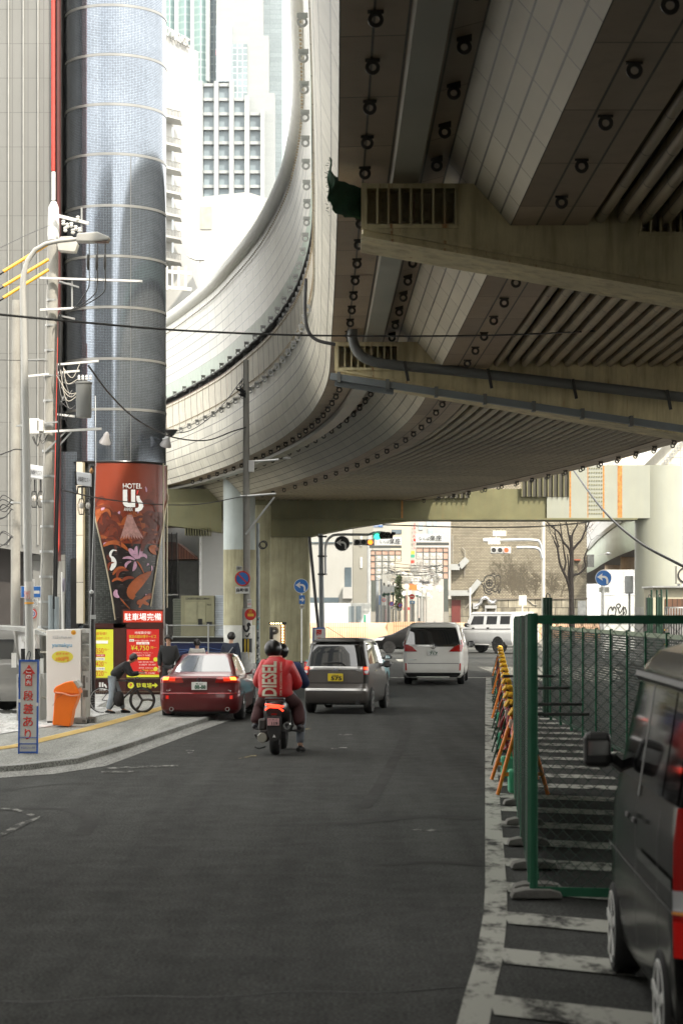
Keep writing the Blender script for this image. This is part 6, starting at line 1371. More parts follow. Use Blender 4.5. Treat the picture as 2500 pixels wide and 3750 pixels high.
# right signal
s3 = pole('traffic_signal', 'pale post with two curved arms, a red-lit signal and the back of a road sign', 'traffic light', [(1988,2500),(1988,1890)], [6.5,6.5], 112., M('post_cream', (.55,.53,.47), .5), zb=0)
for (y0, y1, x1) in ((2045,2005,1890),(2030,1978,1830)):
    tubeobj('arm', STEEL, s3, catmull([W3(1984,y0,111.9),W3(1975,y1+10,111.9),W3(1950,y1,111.9),W3(x1,y1,111.9)], 5), .08)
m = MB(); pbox(m, 1795, 1868, 2003, 2028, 112, -.3, 0); m.build('signal_head', SGB, s3, world=True, bevel=.03)
for (x, mt) in ((1806, DARK), (1829, DARK), (1852, M('red_light', (1.,.05,.015), .4, emit=1.3, var=0))):
    m = MB(); m.lathe([(11*112/F,-.05),(11*112/F,0),(9*112/F,0),(9*112/F,-.05)], c=W3(x,2015,111.7), n=18, axis='y'); m.build('visor', SGB, s3, world=True, smooth=40)
    m = MB(); disc(m, (PX(x,112),111.68,PZ(2015,112)), 9*112/F, 18); m.build('lens', mt, s3, world=True)
m = MB(); pbox(m, 1786, 1830, 1970, 1993, 112, -.1, .1); m.lathe([(.1,-.2),(.12,0),(.1,.1)], c=W3(1781,1978,112), n=12, axis='x'); m.build('signal_side_head', WHT, s3, world=True, bevel=.02)
board_(s3, 1803, 1852, 1943, 1963, 112, M('sign_back_cream', (.62,.60,.52), .5), -.02, .02, 'sign_back'); tubeobj('sign_strut', STEEL, s3, [W3(1815,1943,112),W3(1815,1980,112)], .03)
# blue sign right, equipment box
s4 = pole('turn_sign', 'blue round left-turn sign on a white post in front of the tiled wall', 'road sign', [(2207,2500),(2207,2150)], [4.5,4.5], 92., WHT, zb=0); signdisc(s4, 2207, 2117, 30, 92, 'turn', -.1)
board_(s4, 2191, 2229, 2150, 2170, 92, M('pale_sub_plate', (.52,.52,.48), .5), -.03, 0)
eb = pole('equipment_post', 'pale grey rounded equipment box on a sticker-mottled post near the round pier', 'utility box', [(2303,2500),(2303,2160)], [5,4], 90., STEEL, zb=0)
m = MB(); pbox(m, 2285, 2315, 2108, 2174, 90, -.25, .05); m.build('box', M('box_grey_white', (.52,.54,.57), .4), eb, world=True, bevel=.05)
bs = pole('sign_back', 'cream square back of a road sign standing before the stone base', 'road sign', [(1911,2480),(1911,2215)], [2.5,2.5], 118., WHT, zb=0); board_(bs, 1898, 1927, 2180, 2217, 118, M('sign_back_cream', (.62,.60,.52), .5), -.03, .01)
wp = pole('white_post', 'thin plain white post standing by the duct', 'post', [(1721,2480),(1720,2152)], [3,3], 125., WHT, zb=0)
# background lamp
bl = pole('street_lamp', 'distant pale street lamp rising behind the viaduct parapet', 'street lamp', [(735,2400),(734,955)], [4,3.5], 106., M('lamp_pale', (.62,.62,.60), .5), zb=0); m = MB(); m.prism([(PX(681,106),PZ(934,106)),(PX(700,106),PZ(938,106)),(PX(722,106),PZ(946,106)),(PX(748,106),PZ(946,106)),(PX(748,106),PZ(954,106)),(PX(718,106),PZ(953,106)),(PX(695,106),PZ(945,106))], 105.8, 106.2); m.build('lamp_head', M('lamp_pale', (.62,.62,.60), .5), bl, world=True)
wr = thing('wire_rack', 'pale insulator rack of two bars standing out below the stacked balconies', 'rack', (PX(650,109),109,0))
for y in (992, 1050):
    m = MB(); m.bar(W3(592,y,109), W3(702,y+10,109), .12, .18); m.build('rack_bar', M('rack_cream', (.60,.59,.53), .6), wr, world=True)
for x in (612, 632, 655, 680):
    m = MB(); m.bar(W3(x,975,109), W3(x,1062,109), .1, .1); m.build('rack_post', M('rack_cream', (.60,.59,.53), .6), wr, world=True)
# left road signs cluster
rs = thing('road_sign', 'blue one-way sign with a thirty limit below, half hidden behind the street lamp', 'road sign', (PX(128,38),38,0))
tubeobj('sign_post', WHT, rs, [W3(122,2120,38.05),(PX(122,38),38.05,KH)], .03)
board_(rs, 77, 151, 2146, 2189, 38, WHT, 0, .02, 'sign_plate'); board_(rs, 79, 149, 2148, 2187, 38, BLUEP, -.005, 0, 'sign_face'); board_(rs, 92, 146, 2163, 2174, 38, WHT, -.01, -.005, 'white_bar')
board_(rs, 100, 140, 2191, 2219, 38, WHT, 0, .02); ctext('を除く', 126, 2198, 8, 22, 38, rs, INKD, dy=-.01); ctext('から', 125, 2210, 11, 24, 38, rs, INKD, dy=-.01)
m = MB(); c = W3(117,2248,38); m.lathe([(.10,0),(.10,.02)], c=c, n=28, axis='y'); m.build('limit_ring', REDP, rs, world=True); m = MB(); m.lathe([(.078,-.006),(.078,0)], c=c, n=28, axis='y'); m.build('limit_face', WHT, rs, world=True); ctext('30', 118, 2248, 18, 22, 38, rs, M('ink_blue', (.03,.07,.35), .5), dy=-.012, off=.01)
board_(rs, 104, 136, 2224, 2300, 38, M('pale_plate', (.48,.47,.43), .6), .022, .035, 'backing_plate')
pn = pole('road_sign', 'edge-on no-parking disc on a thin white post beside the mosaic wing', 'road sign', [(234,2560),(228,2095)], [4,3.5], 45., WHT); m = MB(); m.lathe([(.155,-.012),(.155,.012)], c=W3(235,2142,44.95), n=26, axis='x'); o = m.build('sign_plate', M('disc_side', (.20,.18,.24), .5), pn, world=True); o.rotation_euler = (0,0,.0)
# banner of dotted district lamps
def district_lamp(px, py, Y, label, polepx):
    t = thing('district_lamp', label, 'street lamp', (PX(polepx,Y),Y,0), group='black district lamps with white name boxes')
    m = MB(); m.tube([W3(polepx,2560,Y) if 0 else Vector((PX(polepx,Y),Y,KH)), W3(polepx,py-50,Y)], 11*Y/F, 14); m.build('post', BLACK, t, world=True, smooth=40)
    m = MB(); m.prism([(PX(px-25,Y),PZ(py-28,Y)),(PX(px+28,Y),PZ(py-20,Y)),(PX(px+28,Y),PZ(py+28,Y)),(PX(px-22,Y),PZ(py+20,Y))], Y-.26, Y-.1); m.build('name_box', M('name_box_white', (.55,.57,.60), .4), t, world=True, bevel=.012)
    m = MB(); m.prism([(PX(px-32,Y),PZ(py-29,Y)),(PX(px-25,Y),PZ(py-28,Y)),(PX(px-22,Y),PZ(py+20,Y)),(PX(px-30,Y),PZ(py+22,Y))], Y-.24, Y-.08); m.build('box_side', BLACK, t, world=True)
    o = ctext('道頓堀ウエスト', px+3, py+2, 18, 44, Y, t, INKD, dy=-.28, off=.004); o.rotation_euler = (PI/2, .14, 0)
    for dx in (-12, 12):
        m = MB(); m.lathe([(.028,0),(.05,.04),(.05,.09),(.02,.13)], c=W3(px+dx,py+105,Y-.15), n=12); m.build('globe', M('milk_glass', (.62,.60,.56), .3, var=0), t, world=True, smooth=60)
        m = MB()
        for k in range(8):
            a = 2*PI*k/8; m.tube([W3(px+dx,py+70,Y-.15)+Vector((.045*math.cos(a),.045*math.sin(a),0)), W3(px+dx,py+92,Y-.15)+Vector((.085*math.cos(a),.085*math.sin(a),0)), W3(px+dx,py+112,Y-.15)+Vector((.075*math.cos(a),.075*math.sin(a),0)), W3(px+dx,py+126,Y-.15)+Vector((.05*math.cos(a),.05*math.sin(a),0))], .004, 5)
        for (h, rr) in ((70,.05),(127,.055)): m.lathe([(rr,-.008),(rr,.008)], c=W3(px+dx,py+h,Y-.15), n=14)
        m.build('lamp_cage', BLACK, t, world=True)
    tubeobj('lamp_bracket', BLACK, t, [W3(polepx,py+24,Y),W3(px-25,py+26,Y-.1),W3(px-28,py+50,Y-.1)], .022); tubeobj('lamp_bracket', BLACK, t, [W3(px-10,py+25,Y-.1),W3(px-10,py+70,Y-.15)], .018); tubeobj('lamp_bracket', BLACK, t, [W3(px+12,py+25,Y-.1),W3(px+12,py+70,Y-.15)], .018)
    return t
d1 = district_lamp(311, 1757, 43., 'black lamp post with white name box standing before the red mural', 338)
m = MB(); m.lathe([(.02,0),(.045,.05),(.04,.08),(.0,.14)], c=W3(336,1735,42.9), n=14); m.build('finial', M('bronze_finial', (.30,.16,.06), .4, metal=.5), d1, world=True, smooth=50)
m = MB(); pbox(m, 333, 353, 2252, 2267, 43, -.09, -.06); m.build('tag_plate', STEEL, d1, world=True)
d2 = district_lamp(138, 1731, 44., 'grey-backed lamp with white name box squeezed between the two left poles', 98)
m = MB(); m.tube([W3(350,1450,43.5),W3(352,1700,42.5),W3(334,2170,42.2)], .007, 6); m.tube([W3(336,2186,42.2),W3(332,2300,42.2),W3(336,2540,42.2)], .007, 6); m.lathe([(.0,-.05),(.045,-.02),(.045,.02),(.0,.05)], c=W3(336,2168,42.2), n=12)
t = thing('guy_wire', 'pale guy wire with a white egg insulator running down the black lamp post', 'wire', W3(336,2540,42.2)); m.build('wire', STEEL, t, world=True)
# wires across the picture
def cable(label, pts, r, mat=INKD, name='overhead_cable', Ys=None):
    P3 = catmull([W3(a,b,c) for a, b, c in pts], 8); t = thing(name, label, 'cable', P3[0], group=None); tubeobj('cable_strand', mat, t, P3, r, 6); return t
cable('thick black cable crossing the whole street below the second beam', [(-40,1148,24),(300,1180,26),(700,1212,28),(1250,1230,31),(1900,1225,34),(2540,1190,38)], .016)
cable('bundled black cable drooping from the transformer pole to the guarded pole', [(325,1340,36.6),(400,1440,40),(480,1520,44),(560,1570,48),(650,1605,52),(760,1612,56),(850,1580,60),(900,1565,61.9)], .019)
cable('thin cable rising from the mural edge up to the guarded pole top', [(596,1588,50),(700,1575,54),(800,1500,58),(890,1385,61.9)], .012)
cable('thin wire sagging behind the mural towards the guarded pole', [(225,1795,38),(400,1830,44),(600,1848,52),(740,1845,57),(905,1815,61.9)], .014)
cable('black cable slanting from beam end down to the right edge', [(2088,1708,85),(2200,1860,70),(2330,1980,60),(2520,2085,48)], .038)
cable('thin wire strung beneath the long beam', [(1400,1922,90),(1800,1932,90),(2100,1918,90),(2300,1880,90)], .03)
cable('faint wire crossing the left sheeting to the utility pole', [(-10,913,30),(100,860,34),(190,822,37)], .005)
cable('wire with a small fitting at the far left', [(-10,1318,36),(80,1320,36.5),(175,1322,37)], .006)
cable('dark cable drooping off the left poles', [(-10,1670,36),(30,1655,37),(60,1645,38),(100,1652,40)], .012)
cable('black hose hanging down the viaduct seam to the second beam', [(1120,1020,39.9),(1117,1140,39.9),(1128,1210,39.9),(1160,1245,39.9),(1228,1262,39.9)], .035)
for i, (a, b) in enumerate((((-10,1009),(178,893)),((-10,1062),(178,950)),((-10,1105),(178,988)))):
    t = thing('cable_sleeve', ['uppermost yellow cable sleeve at the left edge','middle yellow cable sleeve at the left edge','lowest yellow cable sleeve at the left edge'][i], 'cable sleeve', W3(*a,36.5), group='yellow cable sleeves')
    A_, B_ = W3(*a,36.5), W3(*b,36.9)
    tubeobj('sleeve', M('sleeve_yellow', (.78,.42,.03), .5, var=.08), t, [A_.lerp(B_,.12),B_], .03); tubeobj('joint', BLACK, t, [A_.lerp(B_,.02),A_.lerp(B_,.14)], .026); tubeobj('lead_in', M('sleeve_yellow', (.78,.42,.03), .5), t, [A_,A_.lerp(B_,.05)], .022)
# drain pipes on the second beam
dp = thing('drain_pipe', 'thick round dark pipe bending out of the deck along the second beam', 'pipe', W3(1290,1215,39.6)); GP = M('pipe_grey', (.12,.125,.12), .45, var=.1)
tubeobj('pipe', GP, dp, catmull([W3(1290,1205,39.6),W3(1292,1245,39.6),W3(1310,1290,39.6),W3(1350,1318,39.6),W3(1430,1335,39.6),W3(1700,1362,39.6),W3(2100,1408,39.6),W3(2560,1462,39.6)], 6), .10, 14)
for x, y in ((1480,1345),(1785,1372),(2095,1410),(2440,1450)):
    m = MB(); m.bar(W3(x,y-22,39.5),W3(x+14,y+50,39.5), .06,.05); m.build('pipe_bracket', DARK, dp, world=True)
gu = thing('gutter_channel', 'grey square gutter hung under the lower edge of the second beam', 'gutter', W3(1210,1385,39.3))
m = MB(); m.bar(W3(1208,1378,39.3), W3(2560,1580,39.3), .18, .13); m.bar(W3(1225,1404,39.4), W3(1440,1436,39.4), .14, .10); m.build('channel', M('gutter_grey', (.16,.18,.19), .5, var=.08), gu, world=True)
for i in range(7):
    x = 1240+i*178; y = 1383+i*26.6; m = MB(); m.cbox(W3(x,y,39.3), (.07,.24,.20)); m.build('gutter_strap', GP, gu, world=True)
# green net at the near beam end
gn = thing('debris_net', 'torn dark green net hung between deck edge and topmost beam', 'net', W3(1230,680,25.5))
m = MB(); NB, NA = 14, 12
top = catmull([W3(1206,575,24.6),W3(1222,640,24.7),W3(1260,668,25),(W3(1335,690,25.2))], 5); bot = catmull([W3(1200,700,24.9),W3(1212,755,25),W3(1250,790,25.1),W3(1328,802,25.3)], 5)
n = min(len(top), len(bot))
for j in range(9):
    for i in range(n):
        f = j/8; q = top[i].lerp(bot[i], f); m.v.append((q.x+.02*math.sin(i*1.3+j), q.y+.10*math.sin(f*PI), q.z+.01*math.sin(i*2.1)))
for j in range(8):
    for i in range(n-1): m.face((j*n+i, j*n+i+1, (j+1)*n+i+1, (j+1)*n+i))
m.build('net_sheet', M('net_green', (.012,.050,.022), .8, var=.4, vs=6), gn, world=True, smooth=60, solid=.01)
m = MB()
for i in range(26): a = W3(1203+rw.uniform(-3,5), 590+i*8, 24.7); m.bar(a, a+Vector((rw.uniform(-.04,0),0,rw.uniform(-.03,.03))), .006)
m.build('frayed_edge', M('net_green', (.012,.050,.022), .8), gn, world=True)
# ---------------------------------------------------------------- orange curved cover wall
ow = thing('ribbed_cover_wall', 'long peach ribbed curved cover over the underpass ramp beyond the junction', 'wall', (PX(1500,131),131,0)); OY = 131.
PEA = M('peach_concrete', (.55,.36,.22), .75, var=.06, vs=.4); PEAS = M('peach_slots', (.55,.36,.22), .75, grid=(.15,1.25), gcol=(.24,.13,.07), gw=.022, gvar=.04, var=.06)
def hood(xa, xb, y0, mat, r=1.25, lean=0, slot=True):
    prof = [(0,.0),(0,.32)]+[(r*(1-math.cos(t)), .32+r*math.sin(t)*.92) for t in [i*PI/2/8 for i in range(1, 9)]]
    a = Vector((xa,y0,0)); b = Vector((xb,y0,0)); m = MB()
    m.sweep([(-u, z) for (u, z) in prof], [(a.lerp(b, i/10)+Vector((lean*i/10,0,0)), Vector((0,-1,0))) for i in range(11)]); 
    m.build('ribbed_cover', mat, ow, world=True, smooth=50)
hood(PX(1128,OY), PX(1345,OY), OY, PEAS); hood(PX(1345,OY)+.003, PX(1418,OY), OY, PEA)
m = MB(); m.prism([(PX(1418,OY),0),(PX(1440,OY),0),(PX(1440,OY),1.5),(PX(1418,OY),1.47)], OY+.15, OY+1.4); m.build('end_wall', PEA, ow, world=True)
m = MB(); pbox(m, 1440, 1556, 2277, 2345, OY, .5, .7); m.build('slotted_wall', PEAS, ow, world=True); 
hood(PX(1556,OY), PX(2200,OY), OY+.4, PEAS)
m = MB(); pbox(m, 1128, 2200, 2338, 2362, OY, -.25, .0); m.build('footing', M('footing_grey', (.42,.39,.34), .8), ow, world=True)
# ---------------------------------------------------------------- lane beyond
GY = 139.
FR = M('gate_frame', (.06,.065,.06), .5)
def gate(label, post, cols, rows_, sign, pinks, blackbar, lamps, left):
    t = thing('lane_gate', label, 'gate', (PX(post,GY),GY,0), group='pair of lane gates with lettered signs')
    m = MB(); pbox(m, post-8, post+8, rows_[-1], 2240, GY, -.1, .25); m.build('post', M('gate_post', (.075,.085,.075), .5), t, world=True)
    m = MB(); m.box(PX(post-9,GY), PX(post+9,GY), GY-.12, GY+.27, .14, PZ(2240,GY)); m.build('post_foot', M('post_foot_grey', (.25,.24,.21), .7), t, world=True)
    board_(t, *blackbar, GY, FR, -.15, .2, 'sign_rail'); board_(t, *sign, GY, M('sign_pale', (.58,.60,.60), .5), -.2, -.05)
    ctext('なんば', sign[0]+(sign[1]-sign[0])*.30, (sign[2]+sign[3])/2+2, 13, (sign[1]-sign[0])*.42, GY, t, INKD, dy=-.25, off=.008); ctext('楽座', sign[0]+(sign[1]-sign[0])*.74, (sign[2]+sign[3])/2, 21, (sign[1]-sign[0])*.46, GY, t, INKD, dy=-.25, off=.01)
    for (ci, ri) in sorted(set(pinks+lamps)):
        a, b, c, d = cols[ci], cols[ci+1], rows_[ri], rows_[ri+1]; m = MB()
        for (p, q, r_, s) in ((a,b,c,c+1.6),(a,b,d-1.6,d),(a,a+1.6,c+1.6,d-1.6),(b-1.6,b,c+1.6,d-1.6)): pbox(m, p, q, r_, s, GY, -.08, .08)
        fr = m.build('grid_square', FR, t, world=True)
        if (ci, ri) in pinks:
            m = MB(); pbox(m, a+2, b-2, c+2, d-2, GY, -.03, .02); m.build('pink_panel', M('pink_tile', (.50,.31,.24), .5, var=.15), fr, world=False).location = (-t.location.x, -t.location.y, 0)
        else:
            m = MB(); cc = W3((a+b)/2, (c+d)/2, GY); rr = 9*GY/F; m.lathe([(0,-rr)]+[(rr*math.sin(k*PI/6), -rr*math.cos(k*PI/6)) for k in range(1,6)]+[(0,rr)], c=cc, n=10); m.build('bulb', GLOBE, fr, smooth=60).location = (-t.location.x, -t.location.y, 0)
    return t
GLOBE = M('clear_globe', (.82,.80,.74), .08, var=0, alpha=.34, spec=1.)
ca = [1356,1374,1398,1422,1446,1469]; ra_ = [2015,2033,2056,2080,2103,2127]
gate('left lane gate with post on the left and lettered white sign', 1366, ca, ra_, (1380,1468,1968,1996), [(i,0) for i in range(5)]+[(0,i) for i in range(5)], (1352,1469,1998,2007), [(1,1),(2,1),(3,1),(4,1),(1,2),(2,2),(3,2),(1,3),(2,3),(1,4)], True)
cb = [1523,1548,1572,1597,1621,1641]; rb = [2005,2022,2048,2072,2097,2120]
gate('right lane gate with post on the right and lettered white sign', 1632, cb, rb, (1523,1619,1956,1985), [(i,0) for i in range(5)]+[(4,i) for i in range(5)], (1523,1643,1987,1997), [(0,1),(1,1),(2,1),(3,1),(1,2),(2,2),(3,2),(2,3),(3,3),(3,4)], False)
m = MB(); rr = .26; m.lathe([(0,-rr)]+[(rr*math.sin(k*PI/8), -rr*math.cos(k*PI/8)) for k in range(1,8)]+[(0,rr)], n=14)
g0 = m.build('globe_lamp', GLOBE, None, smooth=60); tag(g0, 'clear glass globe lamp hanging in the cluster over the lane', 'lamp', 'clear globe lamps over the lane')
rg = random.Random(21); m = MB(); m.lathe([(.05,-.05),(.07,0),(.05,.05)], n=8)
cap = m.build('bulb_core', M('bulb_core', (.7,.66,.55), .4, emit=.3, var=0), g0)
for i in range(78):
    Yg = rg.uniform(156, 250); f = (Yg-156)/94.
    px = rg.uniform(1410+60*f, 1640-70*f); py = 2085+f*75+rg.uniform(-28,36)+abs(px-1530)*.1
    if i == 0: o = g0; o.location = W3(px, py, Yg)
    else: o = copy_tree(g0); o.location = W3(px, py, Yg)
    o.scale = (rg.uniform(.8,1.5),)*3
lwt = thing('lamp_wire_net', 'tangle of dark wires carrying the globe lamps over the lane', 'wires', (0,153,0))
for i in range(46):
    Yg = 153+i*2.1; a = W3(1400+i*1.3, 2075+i*1.7+rg.uniform(-20,20), Yg); b = W3(1640-i*1.5, 2075+i*1.7+rg.uniform(-20,20), Yg); m = MB(); m.tube(sag(a, b, rg.uniform(.05,.5), 6), .02, 4); m.build('wire', INKD, lwt, world=True)
# lane lamp poles and hanging name boards, signs
rl = random.Random(4)
for i, (px, py, Yl, hh) in enumerate(((1403,2160,158,26),(1419,2162,166,22),(1436,2158,172,24),(1478,2175,180,18),(1499,2172,190,15),(1526,2173,200,14),(1536,2178,212,12),(1547,2180,222,11),(1558,2183,232,10),(1570,2195,244,9),(1580,2192,250,9),(1592,2195,258,8))):
    t = thing('lane_lamp', ['first','second','third','fourth','fifth','sixth','seventh','eighth','ninth','tenth','eleventh','twelfth'][i]+' lamp post with a pale name board down the lane, counted from the left', 'street lamp', (PX(px,Yl),Yl,0), group='lane lamp posts with pale name boards')
    m = MB(); m.cyl((PX(px+3,Yl),Yl,0),(PX(px+3,Yl),Yl,PZ(py-hh,Yl)), .07, 8); m.build('post', M('lane_post', (.16,.16,.15), .5), t, world=True)
    board_(t, px-hh*.45, px+hh*.45, py-hh*.6, py+hh*.4, Yl, M('lane_board', (.60,.62,.62), .5), -.2, -.1, 'name_board')
    m = MB(); m.lathe([(hh*.42*Yl/F,-.0),(hh*.3*Yl/F,-hh*.3*Yl/F),(.05,-hh*.4*Yl/F)], c=W3(px,py+hh*.5,Yl-.15), n=10); m.build('green_bowl', M('bowl_green', (.05,.12,.09), .4), t, world=True)
for (px, py, rp, k, Yl, lab) in ((1433,2211,8.5,'nopark',157,'left round no-parking sign in the lane mouth'),(1465,2217,8.5,'nopark',163,'right round no-parking sign in the lane mouth'),(1508,2185,9.5,'noentry',168,'red no-entry disc with blue arrow plate in the lane')):
    t = thing('road_sign', lab, 'road sign', (PX(px,Yl),Yl,0)); signdisc(t, px, py, rp, Yl, k, -.05); tubeobj('sign_post', STEEL, t, [(PX(px,Yl),Yl,0), W3(px,py,Yl)], .04)
    if k == 'noentry':
        board_(t, px-10, px+10, py+16, py+26, Yl, M('pale_blue_sign', (.15,.32,.55), .5)); ctext('→', px, py+21, 6, 14, Yl, t, WHT, dy=-.05, off=.05)
    else: board_(t, px-7, px+7, py+11, py+19, Yl, WHT); ctext('自動車', px, py+15, 5, 11, Yl, t, INKD, dy=-.05)
t = thing('road_sign', 'square white sign with a red thirty ring behind the left gate post', 'road sign', (PX(1405,155),155,0)); board_(t, 1397, 1413, 2188, 2217, 155, WHT); m = MB(); m.lathe([(7*155/F,-.02),(7*155/F,0),(5.2*155/F,0),(5.2*155/F,-.02)], c=W3(1405,2197,154.93), n=22, axis='y'); m.build('red_ring', REDP, t, world=True); ctext('30', 1405, 2197, 6, 7, 155, t, M('ink_blue', (.03,.07,.35), .5), dy=-.06); tubeobj('sign_post', STEEL, t, [(PX(1405,155),155,0), W3(1405,2190,155)], .04)
def shopbits(lab, x0, x1, y0, y1, Y, col, s=None, ink=None):
    t = thing('shop_sign', lab, 'sign', (PX(x0,Y),Y,0)); board_(t, x0, x1, y0, y1, Y, M('shop_'+lab[:9].replace(' ','_'), col, .5, var=.08), -.1, .1)
    if s: ctext(s, (x0+x1)/2, (y0+y1)/2, (y1-y0)*.6, (x1-x0)*.8, Y, t, ink or INKD, dy=-.12)
shopbits('orange shop sign under the globe lamps', 1496, 1526, 2138, 2162, 196, (.60,.18,.04)); shopbits('green upper shop sign in the lane', 1503, 1517, 2030, 2042, 224, (.05,.30,.20)); shopbits('yellow shop sign above the green one', 1504, 1517, 2018, 2030, 224, (.65,.50,.05)); shopbits('small red shop sign below the green one', 1503, 1516, 2052, 2063, 224, (.60,.06,.04)); shopbits('blue shop sign low on the lane left side', 1387, 1396, 2180, 2215, 156, (.06,.20,.50))
shopbits('red awning board in the lane', 1476, 1500, 2224, 2234, 186, (.55,.04,.03)); shopbits('maroon arch board deep in the lane', 1568, 1584, 2212, 2245, 240, (.15,.02,.03)); shopbits('slim pink banner near the lane mouth', 1409, 1416, 2230, 2275, 158, (.65,.5,.5)); shopbits('cream poster low in the lane', 1492, 1504, 2248, 2275, 200, (.50,.36,.25)); shopbits('white lit sign deep in the lane', 1588, 1618, 2214, 2224, 262, (.75,.75,.73))
for i, (x, Yl, c_, w_) in enumerate(((1352,149,(.45,.46,.46),8),(1380,160,(.38,.42,.46),6),(1395,151,(.27,.29,.30),4),(1424,170,(.62,.62,.60),5),(1449,165,(.62,.62,.58),5),(1487,178,(.25,.17,.14),5),(1510,170,(.36,.34,.30),7),(1545,215,(.3,.3,.28),3),(1560,225,(.3,.3,.28),3))):
    t = thing('lane_post', ['pale thick post left of the left gate','bluish post just right of the left gate','dark thin post behind the left gate','white flat post at the lane mouth','cream post right of the white one','brown post near the lane middle','thick grey concrete post in the lane middle','thin far post left of the crowd','thin far post above the crowd'][i], 'post', (PX(x,Yl),Yl,0)); m = MB(); m.tube([(PX(x,Yl),Yl,0), W3(x, [1960,2110,2120,2130,2225,2180,2200,2160,2170][i], Yl)], w_*Yl/F, 12); m.build('shaft', M('lane_col_%d' % i, c_, .6), t, world=True, smooth=40)
# climbing greenery at the lane mouth
m = MB(); rv2 = random.Random(8)
for i in range(420):
    y = 2105+rv2.random()*130; c = W3(1459+rv2.gauss(0,6), y, 167+rv2.uniform(-.5,.5)); a = Vector((rv2.uniform(-1,1),rv2.uniform(-1,1),rv2.uniform(-1,1))).normalized()*.16; b = a.orthogonal().normalized()*.09; k = len(m.v); m.v += [c-a, c+b, c+a, c-b]; m.mat(i%2).face((k,k+1,k+2,k+3))
t = thing('climbing_plant', 'column of leafy climbing plant in the lane mouth', 'plant', (PX(1459,167),167,0)); m.build('leaves', [M('ivy_a', (.06,.09,.03), .7), M('ivy_b', (.14,.17,.08), .7)], t, world=True); tubeobj('stem', M('stem_brown', (.12,.09,.06), .8), t, [(PX(1459,167),167,0), W3(1459,2110,167)], .05)
# ---------------------------------------------------------------- bare tree
BARK = M('bark', (.013,.009,.007), .9, var=.3, vs=3, bump=.5, bs=12); TY2 = 120.
tr_ = thing('bare_tree', 'leafless pollarded street tree before the brick wall', 'tree', (PX(2096,TY2),TY2,0))
m = MB()
def limb(pts, r0, r1):
    c = catmull([W3(a,b,TY2) for a, b in pts], 4); n_ = len(c); m.tube(c, [(r0+(r1-r0)*i/(n_-1))*TY2/F for i in range(n_)], 8)
limb([(2096,2480),(2094,2330),(2091,2200),(2090,2100),(2092,2020),(2088,1960)], 12, 6); m.build('trunk', BARK, tr_, world=True, smooth=50)
m = MB(); rb_ = random.Random(6)
main = [([(2089,2180),(2078,2130),(2062,2095),(2048,2060),(2040,2010),(2028,1980)],6,3),([(2062,2095),(2070,2060),(2065,2030),(2058,1980),(2050,1920)],4,2),([(2092,2150),(2096,2110),(2120,2100),(2142,2075),(2138,2045),(2150,2010)],5,2.5),([(2090,2040),(2082,2010),(2062,1985),(2045,1950),(2020,1930),(1995,1905)],5,2),([(2091,2020),(2110,1995),(2128,1975),(2138,1950),(2150,1925),(2165,1890)],5,2),([(2088,1990),(2080,1955),(2075,1925),(2066,1890)],4,1.5),([(2090,1980),(2097,1950),(2112,1920),(2120,1880)],4,1.5),([(2045,2005),(2032,1960),(2028,1930),(2005,1925)],3,1.2),([(2128,1975),(2142,1935),(2140,1890)],3,1.2),([(2078,2130),(2080,2070),(2076,2030)],3,2)]
for pts, a, b in main: limb(pts, a, b)
m.build('limbs', BARK, tr_, world=True, smooth=50)
m = MB()
def twig(x, y, ang, L, r, d):
    pts = [(x, y)]
    for i in range(4): ang += rb_.uniform(-.25,.25); x += math.cos(ang)*L/4; y -= math.sin(ang)*L/4; pts.append((x, y))
    c = [W3(a, b, TY2+rb_.uniform(-.1,.1)) for a, b in pts]; m.tube(c, [r*(1-.15*i)*TY2/F for i in range(5)], 5)
    if d:
        for _ in range(2): twig(x, y, ang+rb_.choice((-1,1))*rb_.uniform(.2,.6), L*.75, r*.6, d-1)
for (x, y, a) in ((2028,1980,1.8),(2050,1920,1.7),(1995,1905,2.4),(2066,1890,1.6),(2120,1880,1.4),(2165,1890,.9),(2150,2010,1.2),(2140,1890,1.6),(2005,1925,2.6),(2032,1960,2.2),(2100,1940,1.2),(2076,1930,2.0),(2138,1950,.8),(2110,1995,.9),(2062,1985,2.4)): twig(x, y, a, 34, 1.5, 3)
m.build('crown', BARK, tr_, world=True)
